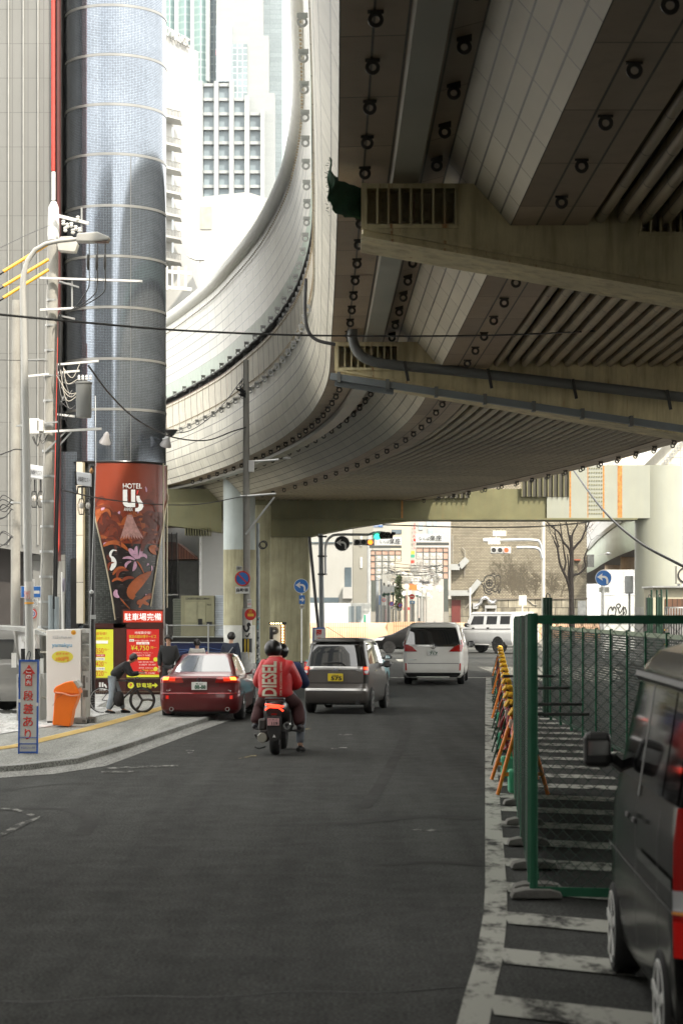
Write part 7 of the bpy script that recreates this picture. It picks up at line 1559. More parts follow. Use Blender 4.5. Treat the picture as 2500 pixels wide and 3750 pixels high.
# ---------------------------------------------------------------- green fences
FGR = M('fence_green', (.030,.135,.075), .75, spec=.2, var=.1, vs=4); FGD = M('fence_green_dark', (.010,.040,.022), .5); WIREG = M('fence_wire_green', (.012,.045,.028), .5)
FOOT = M('concrete_foot', (.17,.165,.15), .9, var=.2, vs=8, bump=.4)
def foot(t, x, y):
    m = MB(); m.prism([(-.20,0),(.20,0),(.18,.05),(.10,.07),(-.10,.07),(-.18,.05)], -.09, .09); o = m.build('foot_block', FOOT, t, bevel=.01); o.location = (x, y, .012)
def mesh_panel(label, a, b, h, post_r=.024, cell=.075, z0=.10, dirn=None, mat=FGR, wire=True, toprail=.03, group='green site fence panels', box=False):
    a, b = Vector(a), Vector(b); t = thing('fence_panel', label, 'fence', a, group=group); d = b-a; L = d.length; u = d/L
    for p in (a, b):
        m = MB(); q = p-a
        if box: m.bar((q.x,q.y,.02),(q.x,q.y,h), .10, .03)
        else: m.cyl((q.x,q.y,.02),(q.x,q.y,h), post_r, 12)
        m.build('post', mat, t, smooth=40)
    for z, th in ((h-.05, toprail), (z0, toprail)):
        m = MB(); m.bar(tuple(u*.02)[:2]+(z,), tuple(u*(L-.02))[:2]+(z,), .025, th*2); m.build('rail', mat, t)
    if wire:
        m = MB(); H = h-.08-z0; n_ = int((L+H)/cell)
        for i in range(n_):
            s0 = i*cell
            for sg in (0, 1):
                x0, x1 = (s0-H, s0); zA, zB = z0, z0+H
                if x0 < 0: zA = z0-x0; x0 = 0
                if x1 > L: zB = z0+H-(x1-L); x1 = L
                if x1 <= x0: continue
                if sg: x0, x1 = L-x0, L-x1
                m.bar(tuple(u*x0)[:2]+(zA,), tuple(u*x1)[:2]+(zB,), .0045)
        m.build('chain_link', WIREG, t)
    return t
FY = 15.25
t = mesh_panel('nearest green chain-link panel running right behind the black kei van', (1.47,FY,0), (3.6,FY-.35,0), 2.19, .032, .095, .06, toprail=.034)
foot(t, .02, 0)
m = MB()
for i in range(9): m.cbox((.15+i*.24, -.03-i*.24*.16, 2.14), (.02,.02,.02))
m.build('rail_bolt', DARK, t)
side = [(1.53,15.6),(1.64,17.0),(1.75,18.7),(1.88,20.5),(2.03,22.6),(2.19,24.6)]
for i in range(5):
    a, b = side[i], side[i+1]; h = 2.17-.012*i
    t = thing('fence_panel', ['first','second','third','fourth','fifth'][i]+' green sheet-faced fence panel counted back along the edge line', 'fence', (a[0],a[1],0), group='green site fence panels')
    m = MB(); m.cyl((-.045,0,.02),(-.045,0,h+.02), .030, 12); m.build('post', FGR, t, smooth=40)
    d = Vector((b[0]-a[0], b[1]-a[1], 0)); k = 7; m = MB()
    for j in range(k):
        p, q = d*(j/k), d*((j+.55)/k); r_ = d*((j+1)/k); o_ = Vector((-.03,0,0))
        for (A, B_) in ((p, p+o_), (p+o_, q+o_), (q+o_, q), (q, r_)):
            b0 = len(m.v); m.v += [(A.x,A.y,.14),(B_.x,B_.y,.14),(B_.x,B_.y,h-.03),(A.x,A.y,h-.03)]; m.face((b0,b0+1,b0+2,b0+3))
    m.build('ribbed_sheet', FGR, t, solid=.004)
    m = MB()
    for j in range(1, 5): q = d*(j/5); m.box(q.x-.075, q.x-.04, q.y-.012, q.y+.012, .12, h)
    m.build('stiffener', FGD, t)
    for z in (h-.03, .13, 1.1):
        m = MB(); m.bar((0,0,z), (d.x,d.y,z), .03, .04); m.build('rail', FGR, t)
    foot(t, 0, 0)
# far mesh fence along the kerb
ys_ = [40.0-1.79*i for i in range(13)]; XF = 4.20
for i in range(12):
    a = (XF, ys_[i], 0); t = thing('mesh_screen', ['first','second','third','fourth','fifth','sixth','seventh','eighth','ninth','tenth','eleventh','twelfth'][i]+' dark mesh screen between green posts, counted from the far end', 'fence', a, group='dark mesh screens along the kerb')
    for dy in (0,) if i < 11 else (0,-1.79):
        m = MB(); m.bar((0,dy,.02), (0,dy,1.93), .05, .05); m.build('post', FGR, t)
    m = MB(); m.bar((0,-.03,1.88),(0,-1.76,1.88), .02, .06); m.build('top_rail', M('rail_pale_green', (.20,.25,.17), .5), t); m = MB(); m.bar((0,-.03,.12),(0,-1.76,.12), .02, .05); m.build('rail', FGD, t)
    m = MB()
    for k in range(44): z = .16+k*.039; m.bar((.0,-.03,z),(.0,-1.76,z), .004, .027)
    for k in range(20): y = -.05-k*.09; m.bar((.006,y,.14),(.006,y,1.86), .004, .012)
    m.build('screen_mesh', M('screen_dark', (.012,.020,.015), .6), t)
# folded dark green barriers standing on end
for (x0, x1, y0, y1, Yb, lab) in ((1989,2023,2188,2400,41.2,'tall folded dark green barrier at the far end of the mesh screens'),(2367,2390,2188,2330,62,'left of two folded dark green barriers beside the round pier'),(2404,2426,2186,2330,62.5,'right of two folded dark green barriers beside the round pier')):
    t = thing('folded_barrier', lab, 'barrier', (PX((x0+x1)/2,Yb),Yb,0)); m = MB(); a, b = PX(x0,Yb), PX(x1,Yb); w3 = (b-a)/3
    for k in range(3): m.box(a+k*w3+.004, a+(k+1)*w3-.004, Yb+.02*k, Yb+.3, .02, PZ(y0,Yb))
    m.build('leaf_stack', FGD, t, world=True, bevel=.01)
    tubeobj('handle_loop', DARK, t, catmull([(a+.06,Yb+.1,PZ(y0,Yb)),(a+.08,Yb+.1,PZ(y0,Yb)+.08),(a+.13,Yb+.1,PZ(y0,Yb)+.06),(a+.14,Yb+.1,PZ(y0,Yb))], 4), .012)
    if x0 > 2300:
        for dx in (-.04, .13): tubeobj('green_post', FGD, t, [(b+dx,Yb+.1,.02),(b+dx,Yb+.1,PZ(y0-28,Yb))], .03)
t = thing('striped_barrier', 'yellow and black striped board leaning beside a slatted metal drum', 'barrier', (PX(2438,60),60,0)); m = MB(); m.prism([(PX(2430,60),0),(PX(2444,60),0),(PX(2444,60),PZ(2240,60)),(PX(2430,60),PZ(2256,60))], 60, 60.05); m.build('board', M('hazard_board', (.65,.42,.03), .5, grid=(9,.22), gcol=(.02,.02,.02), gw=.10), t, world=True)
t = thing('slatted_drum', 'round pale slatted metal drum at the right edge beyond the screens', 'drum', (PX(2470,58),58,0))
for k in range(22):
    a = 2*PI*k/22; m = MB(); m.bar((.23*math.cos(a),.23*math.sin(a),.02),(.29*math.cos(a),.29*math.sin(a),PZ(2225,58)), .02,.04); m.build('slat', ALU, t)
m = MB(); m.lathe([(.30,-.02),(.30,.02),(.27,.02),(.27,-.02)], c=(0,0,PZ(2225,58)), n=28); m.build('rim', ALU, t)
# clutter seen through the screens
rc = random.Random(14)
for i in range(7):
    y = 22+i*2.6; x = 5.2+rc.uniform(0,1.6); t = thing('pallet_stack', ['first','second','third','fourth','fifth','sixth','seventh'][i]+' dim stack of slats behind the mesh screens, counted from the near end', 'stack', (x,y,0)); m = MB(); hh = rc.uniform(.6,1.5)
    for k in range(int(hh/.09)): m.box(-.5+rc.uniform(-.04,.04), .5+rc.uniform(-.04,.04), -.7, .7, k*.09, k*.09+.06)
    m.build('slats', M(['stack_dark','stack_red','stack_grey'][i%3], [(.05,.045,.04),(.12,.02,.015),(.22,.22,.21)][i%3], .7), t)
# ---------------------------------------------------------------- barricades along the line
ORG = M('barricade_orange', (.75,.22,.02), .45, var=.08); GRN = M('barricade_green', (.020,.055,.028), .5, var=.15); YCL = M('clamp_yellow', (.75,.42,.02), .4, var=.1); HOSE = M('hose_red', (.28,.025,.03), .45); WGT = M('weight_mint', (.06,.36,.20), .45, var=.05)
barr = []
Yb = 23.8; i = 0
names = ['nearest','second','third','fourth','fifth','sixth','seventh','eighth','ninth','tenth','eleventh','twelfth','thirteenth','fourteenth','fifteenth','sixteenth']
while Yb < 74 and i < 16:
    xl = (1821-1250)*23.8/F if i == 0 else .0760*Yb-.02
    org = i in (0, 1, 6, 9, 12); h = 1.02 if i == 0 else .86; wd = .60 if i < 2 else .52; mt = ORG if org else GRN
    t = thing('a_frame_barricade', f'{names[i]} {"orange" if org else "dark green"} A-frame barricade counted back along the edge line', 'barricade', (xl, Yb, .012), group='A-frame barricades chained along the edge line'); m_ = .5*wd
    for (sx, dy) in ((0,0),(wd,0)):
        m = MB()
        if org: m.tube(catmull([(sx,dy,0),(sx+(m_-sx)*.8,dy,h*.86),(m_+(-.03 if sx == 0 else .03),dy,h*.97),(m_,dy,h)], 4), .024, 10)
        else:
            m.bar((sx,dy,0),(m_,dy,h), .05, .02)
            for k in range(5): m.cbox((sx+(m_-sx)*(.15+.17*k), dy-.02, h*(.15+.17*k)), (.014,.01,.02))
        m.build('leg', mt, t, smooth=40)
    m = MB(); m.bar((wd*.12,0,h*.24),(wd*.88,0,h*.24), .02, .045); m.bar((wd*.3,0,h*.62),(wd*.7,0,h*.62), .02, .03); m.build('cross_bar', mt, t)
    m = MB(); m.tube([(m_-.07,-.02,h-.02),(m_-.02,-.04,h+.05),(m_+.06,-.04,h+.04),(m_+.09,-.02,h-.03)], [.03,.042,.04,.03], 8); m.lathe([(.02,-.09),(.035,-.07),(.035,-.05)], c=(m_+.02,0,h+.03), n=10, axis='y'); m.build('yellow_clamp', YCL, t, smooth=40)
    m = MB(); m.cbox((m_-.03,-.03,h-.13), (.09,.06,.12)); m.build('clear_reflector', M('reflector_pale', (.55,.52,.45), .25, coat=1., var=.2), t, bevel=.01)
    if i in (0,1,3,5,8,11): m = MB(); m.box(m_-.17, m_+.12, -.05, .16, .02, .30); m.box(m_-.08,m_+.03,.0,.1,.30,.38); m.build('foot_weight', WGT, t, bevel=.03)
    barr.append((xl+m_, Yb, h)); Yb += 2.15+.28*i; i += 1
for i in range(len(barr)-1):
    a, b = barr[i], barr[i+1]
    for k in range(3):
        t = thing('hose', f'dark red hose, {["first","second","third"][k]} strand, between the {names[i]} and {names[i+1]} barricades', 'hose', (a[0],a[1],0), group='red hoses looped over the barricades')
        mdx = rc.uniform(-.12,.16); tubeobj('hose_loop', HOSE if (i+k)%4 else M('hose_orange', (.5,.10,.03), .5), t, catmull([(a[0]+.04*k-.03,a[1]-.05,a[2]-.05+.02*k),(a[0]-.12+.05*k,a[1]+.08,a[2]*.62),(a[0]+mdx,a[1]+.4,.18+.10*k),(a[0]*.5+b[0]*.5+mdx,(a[1]+b[1])/2,.3+.08*k),(b[0]-.05,b[1]-.25,b[2]*.7),(b[0]+.03*k,b[1]-.05,b[2]-.04)], 5), .016, 6)
for i, (z, y, x0, x1) in enumerate(((.92,39.5,3.2,4.5),(.80,36.5,3.0,4.2),(.62,34.,2.8,4.1),(.5,33.,2.8,4.1))):
    t = thing('barrier_pipe', ['uppermost','second','third','lowest'][i]+' horizontal dark pipe joining the barricades to the mesh screens', 'pipe', (x0,y,z)); tubeobj('pipe', DARK, t, [(x0,y,z),(x1,y,z)], .028)
# ---------------------------------------------------------------- vending corner
VY = 37.6
vm = thing('vending_machine', 'tall white vending machine seen side-on with a yellow oval price sticker', 'vending machine', (PX(240,VY),VY,0)); VMW = M('vending_white', (.76,.74,.70), .4, var=.02)
m = MB(); m.prism([(PX(172,VY),.13),(PX(297,VY),.13),(PX(297,VY),PZ(2303,VY)),(PX(170,VY),PZ(2307,VY))], VY, VY+.75); m.build('cabinet', VMW, vm, world=True, bevel=.012)
m = MB(); m.prism([(PX(298.5,VY),.15),(PX(333,VY+.8),.17),(PX(333,VY+.8),PZ(2303,VY)),(PX(298.5,VY),PZ(2303,VY))], VY+.05, VY+.75); m.build('front_door', M('vending_front', (.42,.42,.40), .4), vm, world=True, bevel=.008)
for (a, b) in ((2318,2358),(2363,2405),(2410,2458)):
    m = MB(); m.box(PX(301,VY), PX(326,VY), VY+.035, VY+.05, PZ(b,VY), PZ(a,VY)); m.build('display_window', M('display_cloudy', (.22,.22,.20), .25, var=.5, vs=9), vm, world=True)
m = MB(); m.box(PX(303,VY), PX(312,VY), VY+.035, VY+.05, PZ(2520,VY), PZ(2474,VY)); m.box(PX(304,VY), PX(322,VY), VY+.03, VY+.05, PZ(2553,VY), PZ(2528,VY)); m.box(PX(317,VY), PX(320,VY), VY+.035, VY+.05, PZ(2500,VY), PZ(2480,VY)); m.build('slot', M('slot_dark', (.08,.08,.07), .4), vm, world=True)
VB_ = M('print_blue', (.18,.38,.56), .5, var=0); VG_ = M('print_pale_grey', (.40,.43,.47), .5, var=0); VO = M('print_orange', (.75,.22,.02), .5, var=0)
m = MB(); m.v = [W3(230+39*math.cos(t), 2405+22*math.sin(t), VY)+Vector((0,-.004,0)) for t in [2*PI*k/36 for k in range(36)]]; m.face(list(range(35,-1,-1))); m.build('oval_sticker', M('sticker_yellow', (.72,.66,.08), .5, var=0), vm, world=True, solid=.002)
ctext('おすすめ!', 230, 2394, 10, 46, VY, vm, VO, dy=-.012, off=.02); ctext('100円', 229, 2413, 16, 46, VY, vm, VO, dy=-.012, off=.03)
ctext('KIZUNA', 221, 2334, 11, 53, VY, vm, VG_, dy=-.005, off=-.01); ctext('関西', 257, 2335, 7, 13, VY, vm, VG_, dy=-.005); o = ctext('yamakyu', 228, 2364, 19, 74, VY, vm, VB_, dy=-.005, off=.02)
m = MB(); disc(m, W3(270,2316,VY)+Vector((0,-.005,0)), 9*VY/F, 22); m.build('round_sticker', M('sticker_amber', (.75,.42,.03), .5, var=0), vm, world=True); ctext('100円', 270, 2318, 6, 12, VY, vm, REDP, dy=-.008)
m = MB(); m.box(PX(276,VY),PX(325,VY),VY-.05,VY+.3,.10,.16); m.box(PX(174,VY),PX(200,VY),VY,VY+.4,.10,.13); m.build('foot', BLACK, vm, world=True)
for (a, b, dy) in ((275,322,-.1),(318,346,.25)):
    m = MB(); m.box(PX(a,VY), PX(b,VY), VY+dy-.1, VY+dy+.1, KH+.01, KH+.115); t = thing('concrete_block', 'pale hollow concrete block under the vending machine, '+('nearer of the two' if a < 300 else 'farther of the two'), 'block', (PX(a,VY),VY+dy,KH)); m.build('block', FOOT, t, world=True, bevel=.01)
    m = MB()
    for k in range(3): m.box(PX(b-14+k*4,VY), PX(b-12+k*4,VY), VY+dy-.103, VY+dy-.1, KH+.03, KH+.08)
    m.build('hollow', BLACK, t, world=True)
# orange bin
BY_ = 36.5; bn = thing('litter_bin', 'bright orange litter bin with a sloping lid leaning against the vending machine', 'bin', (PX(238,BY_),BY_,KH)); ORB = M('bin_orange', (.85,.17,.005), .4, var=.03, fine=0)
def binpoly(name, pts, d0, d1, mat, **kw):
    m = MB(); m.prism([(PX(a,BY_),PZ(b,BY_)) for a, b in pts], BY_+d0, BY_+d1); return m.build(name, mat, bn, world=True, bevel=.02, **kw)
binpoly('bin_body', [(198,2653),(262,2659),(272,2600),(290,2555),(292,2535),(207,2535)], -.2, .25, ORB)
binpoly('bin_lid', [(203,2536),(204,2522),(212,2512),(244,2497),(270,2492),(284,2508),(297,2532),(296,2540)], -.23, .28, ORB)
binpoly('lid_flap', [(272,2492),(286,2489),(300,2510),(298,2516),(290,2520)], -.2, .2, M('flap_grey', (.42,.41,.38), .5))
tubeobj('bag_edge', M('bag_pink', (.75,.28,.16), .35, var=.1), bn, catmull([W3(203,2536,BY_-.24),W3(230,2539,BY_-.25),W3(262,2548,BY_-.25),W3(294,2544,BY_-.2)], 4), [.016]*13, 8)
tubeobj('tie_cord', M('cord_brown', (.35,.12,.05), .6), bn, [W3(195,2585,BY_-.2),W3(207,2557,BY_-.23),W3(232,2542,BY_-.24)], .004, 5)
# sign board in front
WY = 29.6; sb_ = thing('warning_board', 'tall blue-edged white board with red arrow and red vertical writing', 'sign', (PX(104,WY),WY,KH))
sh_ = lambda y: (y-2416)*-.009
m = MB()
for (a, b) in ((71,77),(138,144)): m.prism([(PX(a,WY),PZ(2418,WY)),(PX(b,WY),PZ(2418,WY)),(PX(b-4,WY),PZ(2792,WY)),(PX(a-4,WY),PZ(2792,WY))], WY-.02, WY+.02)
m.prism([(PX(71,WY),PZ(2416,WY)),(PX(144,WY),PZ(2416,WY)),(PX(144,WY),PZ(2423,WY)),(PX(71,WY),PZ(2423,WY))], WY-.022, WY+.022); m.build('blue_frame', M('frame_blue', (.025,.10,.42), .45), sb_, world=True)
m = MB(); m.prism([(PX(77,WY),PZ(2423,WY)),(PX(138,WY),PZ(2423,WY)),(PX(135,WY),PZ(2755,WY)),(PX(73,WY),PZ(2755,WY))], WY-.005, WY+.01); m.build('face_plate', M('board_grey_white', (.58,.57,.53), .5, var=.04), sb_, world=True)
m = MB()
for (z0, z1, mt) in ((2722,2726,0),(2752,2758,0),(2700,2702,1)): pbox(m, 73, 137, z0, z1, WY, -.012, -.006)
m.build('blue_rule', M('frame_blue', (.025,.10,.42), .45), sb_, world=True)
m = MB(); poly(m, [(108,2434),(130,2467),(120,2467),(119,2511),(94,2511),(95,2467),(85,2467)], WY, -.012-.010); m.build('red_arrow', M('board_red', (.60,.045,.03), .5, var=0), sb_, world=True)
BW = M('board_white', (.72,.71,.68), .5, var=0); BR = M('board_red', (.60,.045,.03), .5, var=0)
for ch, py in (('こ',2457),('の',2479),('先',2499)): ctext(ch, 107, py, 16, 19, WY, sb_, BW, dy=-.028, off=.025)
for ch, py in (('段',2547),('差',2595),('あ',2643),('り',2689)): ctext(ch, 105-(py-2547)*.012, py, 38, 37 if ch != 'り' else 24, WY, sb_, BR, dy=-.01, off=.02)
ctext('株式会社エルシン技研', 104, 2738, 9, 50, WY, sb_, M('frame_blue', (.025,.10,.42), .45), dy=-.01)
m = MB()
for (a, y0, y1) in ((70,2560,2572),(134,2573,2585)): pbox(m, a, a+8, y0, y1, WY, -.025, .025)
m.build('white_band', BW, sb_, world=True)
m = MB(); m.tube([W3(82,2790,WY+.1),W3(84,2765,WY+.1),W3(100,2758,WY+.1),W3(122,2762,WY+.1),W3(124,2790,WY+.1)], [.03,.05,.08,.06,.03], 10); m.build('sandbag', M('bag_dirty', (.28,.28,.22), .8, var=.5, vs=20), sb_, world=True, smooth=50)
# shelter frame, parking ticket machine behind the lamp
VYs = 38.6; sf = thing('awning_frame', 'small white steel awning frame between street lamp and vending machine', 'awning', (PX(150,VYs),VYs,KH))
for pts in ([(187,2640),(186,2330),(178,2318),(130,2303),(100,2318)],[(176,2640),(176,2330)],[(148,2388),(178,2388)],[(148,2555),(178,2555)]): tubeobj('frame_bar', M('frame_cream', (.50,.48,.42), .5), sf, [Vector((PX(a,VYs),VYs,max(KH,PZ(b,VYs)))) for a, b in pts], .022)
m = MB(); m.prism([(PX(-20,VYs),PZ(2292,VYs)),(PX(82,VYs),PZ(2296,VYs)),(PX(130,VYs),PZ(2302,VYs)),(PX(180,VYs),PZ(2322,VYs)),(PX(178,VYs),PZ(2328,VYs)),(PX(80,VYs),PZ(2312,VYs)),(PX(-20,VYs),PZ(2302,VYs))], VYs-.3, VYs+1); m.build('canopy', M('canopy_grey', (.42,.43,.42), .5), sf, world=True)
tk = thing('ticket_machine', 'grey ticket machine with a black hood half hidden behind the street lamp', 'ticket machine', (PX(104,38.3),38.3,KH))
m = MB(); pbox(m, 62, 148, 2468, 2700, 38.3, 0, .4); m.box(0,0,0,0,0,0) if 0 else None; m.build('case', M('ticket_grey', (.38,.38,.36), .5), tk, world=True)
bpy.data.objects.remove(tk.children[0]); m = MB(); m.box(PX(62,38.3), PX(146,38.3), 38.3, 39.2, KH, PZ(2470,38.3)); m.build('case', M('ticket_grey', (.38,.38,.36), .5), tk, world=True, bevel=.01)
m = MB(); m.prism([(PX(62,38.3),PZ(2470,38.3)),(PX(136,38.3),PZ(2412,38.3)),(PX(120,38.3),PZ(2378,38.3)),(PX(62,38.3),PZ(2378,38.3))], 38.8, 39.2); m.build('hood', BLACK, tk, world=True)
m = MB(); pbox(m, 43, 60, 2391, 2445, 38.7, 0, .02); pbox(m, 148, 160, 2411, 2486, 38.7, 0, .02); m.build('notice', WHT, tk, world=True)
m = MB(); m.box(PX(68,38.3), PX(73,38.3), 38.86, 38.3, PZ(2520,38.3), PZ(2480,38.3)); m.build('card_slot', INKD, tk, world=True)
# ---------------------------------------------------------------- people
SKIN = M('skin', (.42,.24,.16), .5, var=.05); HAIR = M('hair_black', (.012,.010,.009), .5, var=.3, vs=20)
def skin(name, V, E, R, mat, parent, root=0, sub=2):
    me = bpy.data.meshes.new(name); me.from_pydata([tuple(v) for v in V], E, []); me.materials.append(mat)
    o = bpy.data.objects.new(name, me); COL.objects.link(o); o.parent = parent
    md = o.modifiers.new('k', 'SKIN'); md.use_smooth_shade = True
    if not me.skin_vertices: me.skin_vertices.new(name='') if hasattr(me.skin_vertices, 'new') else None
    ok = len(me.skin_vertices) > 0
    if ok:
        for i, r in enumerate(R): me.skin_vertices[0].data[i].radius = (r, r) if not isinstance(r, tuple) else r; me.skin_vertices[0].data[i].use_root = (i == root)
    sb = o.modifiers.new('u', 'SUBSURF'); sb.levels = sb.render_levels = sub
    dg = bpy.context.evaluated_depsgraph_get(); m2 = bpy.data.meshes.new_from_object(o.evaluated_get(dg)); o.modifiers.clear(); o.data = m2; m2.name = name
    for p in m2.polygons: p.use_smooth = True
    if not m2.materials: m2.materials.append(mat)
    return o
class Sk:
    def __init__(s): s.V = []; s.E = []; s.R = []
    def chain(s, pts, rad, start=None):
        prev = start
        for p, r in zip(pts, rad):
            s.V.append(tuple(p)); s.R.append(r); k = len(s.V)-1
            if prev is not None: s.E.append((prev, k))
            prev = k
        return prev
    def build(s, name, mat, parent, root=0, sub=2): return skin(name, s.V, s.E, s.R, mat, parent, root, sub)
def hand(s, wrist, d, up, start, k=1., curl=.5):
    """palm, four bent fingers and a thumb grown from the wrist"""
    d = Vector(d).normalized(); up = Vector(up).normalized(); sd = d.cross(up).normalized(); w_ = Vector(wrist)
    palm = w_+d*.055*k; pi = s.chain([w_+d*.03*k, palm], [(.024*k,.016*k),(.034*k,.014*k)], start)
    for j, (off, L) in enumerate(((-.030,.070),(-.010,.080),(.011,.074),(.030,.058))):
        b = palm+sd*off*k+d*.035*k; c = curl; s.chain([b, b+(d*math.cos(c)-up*math.sin(c))*L*.45*k, b+(d*math.cos(c)-up*math.sin(c))*L*.45*k+(d*math.cos(2*c)-up*math.sin(2*c))*L*.5*k], [.0095*k,.0085*k,.007*k], pi)
    b = w_+d*.035*k-sd*.03*k; s.chain([b, b-sd*.022*k+d*.03*k-up*.01*k], [.011*k,.008*k], pi)
def head(parent, c, k=1., face=(0,1,0), hair=True, pitch=0., skinm=None, nm='head_features', hairmat=None, cap=None):
    """hair and facial features on the head end of the body mesh, looking along +Y local of its own frame"""
    h = bpy.data.objects.new('head_features', None)
    m = MB(); c = Vector(c); f = Vector(face).normalized(); up = Vector((0,0,1))-f*f.z; up.normalize(); r = f.cross(up).normalized()
    Q = lambda a, b, d: c+r*a*k+f*b*k+up*d*k
    m.tube([Q(0,.085,.03), Q(0,.105,.0), Q(0,.112,-.018), Q(0,.095,-.03)], [.008*k,.012*k,.017*k,.010*k], 8)
    m.tube([Q(-.078,0,.02), Q(-.086,-.008,0), Q(-.078,-.004,-.03)], [.012*k,.017*k,.009*k], 6); m.tube([Q(.078,0,.02), Q(.086,-.008,0), Q(.078,-.004,-.03)], [.012*k,.017*k,.009*k], 6)
    m.build('nose_and_ears', skinm or SKIN, parent, smooth=60)
    m = MB(); 
    for s_ in (-1, 1): m.tube([Q(s_*.022,.086,.022), Q(s_*.042,.080,.022)], .007*k, 6); m.tube([Q(s_*.018,.090,.042), Q(s_*.048,.080,.044)], .005*k, 5)
    m.build('eyes_and_brows', HAIR, parent)
    m = MB(); m.tube([Q(-.024,.086,-.052), Q(0,.094,-.054), Q(.024,.086,-.052)], .006*k, 6); m.build('mouth', M('lips', (.30,.11,.09), .5), parent)
    bpy.data.objects.remove(h)
    if hair:
        m = MB(); n = 14
        for j in range(8):
            th = j/7*PI*.74
            for i in range(n):
                a = 2*PI*i/n; fr = max(0, math.sin(a)); rr_ = .108+.005*math.sin(5*a+j*2); lim = th*(1-.55*fr)
                m.v.append(tuple(Q(rr_*math.sin(lim)*math.cos(a), (rr_+.004)*math.sin(lim)*math.sin(a)-.006, (.122)*math.cos(lim)+.014)))
        for j in range(7):
            for i in range(n): m.face((j*n+i, j*n+(i+1)%n, (j+1)*n+(i+1)%n, (j+1)*n+i))
        m.build('hair', hairmat or HAIR, parent, smooth=60, solid=.006)
def person(label, loc, rz, J, cloth, scale=1., gaze=(0,1,0), hair=True, bag=None, sub=2, sleeve=.055, leg_r=.075, features=True, group=None, fingers=True, torso_r=(.15,.105)):
    """J: joints (pelvis, chest, neck, head, and per side shoulder elbow wrist hip knee ankle toe)"""
    t = thing('person', label, 'person', loc, rz, group); t.scale = (scale,)*3
    s = Sk(); s.chain([J['pelvis'], Vector(J['pelvis']).lerp(Vector(J['chest']),.5), J['chest'], J['neck']], [(.13,.09),(.12,.085),(.14,.095),.050]); s.chain([Vector(J['head'])-Vector((0,0,.04)), Vector(J['head'])+Vector((0,0,.045))], [(.070,.082),(.072,.085)], 3)
    for sd in ('l','r'):
        w_ = s.chain([J['sh'+sd], J['el'+sd], J['wr'+sd]], [.052,.040,.026], 2)
        d = Vector(J['wr'+sd])-Vector(J['el'+sd]); 
        if fingers: hand(s, J['wr'+sd], d, (0,0,1) if abs(d.normalized().z) < .8 else (0,-1,0), w_, 1., .5)
        s.chain([J['hip'+sd], J['kn'+sd], J['an'+sd], J['to'+sd]], [.080,.055,.040,.032], 0)
    s.build('body', SKIN, t, 0, sub)
    tr = Sk(); tr.chain([J['pelvis']], [(.115,.095)]) 
    for sd in ('l','r'):
        k_ = Vector(J['an'+sd]); tr.chain([J['hip'+sd], J['kn'+sd], Vector(J['kn'+sd]).lerp(k_,1.0)], [leg_r*1.25,leg_r,leg_r*.85], 0)
    tr.build('trousers', cloth['legs'], t, 0, sub)
    ja = Sk(); ja.chain([Vector(J['pelvis'])+Vector((0,0,-.02)), Vector(J['pelvis']).lerp(Vector(J['chest']),.5), J['chest'], Vector(J['chest']).lerp(Vector(J['neck']),.75)], [torso_r,torso_r,(torso_r[0]*1.06,torso_r[1]),(.07,.06)])
    for sd in ('l','r'):
        e = Vector(J['el'+sd]); w_ = Vector(J['wr'+sd]); ja.chain([J['sh'+sd], e, e.lerp(w_,.92)], [sleeve*1.35,sleeve*1.05,sleeve*.8], 2)
    ja.build('jacket', cloth['top'], t, 0, sub)
    for sd in ('l','r'):
        a, b = Vector(J['an'+sd]), Vector(J['to'+sd]); d = (b-a); d.z = 0; d = d.normalized() if d.length > .01 else Vector((0,1,0)); h_ = min(a.z, b.z)
        m = MB(); base = Vector((a.x, a.y, b.z-.03)); m.tube([base-d*.06+Vector((0,0,.03)), base+Vector((0,0,.045)), base+d*.10+Vector((0,0,.03)), base+d*.19+Vector((0,0,.015))], [.035,.050,.045,.025], 10); m.build('shoe', cloth['shoe'], t, smooth=60)
    if features: head(t, J['head'], 1., gaze, hair)
    return t
def stand(lean=0, arms='down', hold=None):
    J = dict(pelvis=(0,0,.92), chest=(0,.02+lean*.5,1.30), neck=(0,.02+lean,1.47), head=(0,.05+lean*1.2,1.62))
    for sd, sg in (('l',-1),('r',1)):
        J['sh'+sd] = (sg*.18,lean*.8,1.40); J['hip'+sd] = (sg*.09,0,.88); J['kn'+sd] = (sg*.10,.03,.48); J['an'+sd] = (sg*.10,-.02,.09); J['to'+sd] = (sg*.12,.12,.035)
        J['el'+sd] = (sg*.24,-.02+lean*.6,1.12); J['wr'+sd] = (sg*.24,.06+lean,.88)
        if arms == 'front': J['el'+sd] = (sg*.24,.0+lean,1.14); J['wr'+sd] = (sg*.10,.24+lean,1.16)
    return J
CL = lambda n, c: M(n, c, .8, var=.12, vs=8)
BLKJ = CL('black_jacket', (.012,.012,.013)); NAVYJ = CL('navy_jacket', (.012,.018,.035)); WHTJ = CL('white_hoodie', (.50,.49,.46)); GREYT = CL('grey_trousers', (.28,.32,.36)); DKT = CL('dark_trousers', (.02,.02,.022)); SHOEB = CL('shoe_black', (.012,.012,.012)); SHOEW = CL('shoe_grey', (.4,.4,.4))
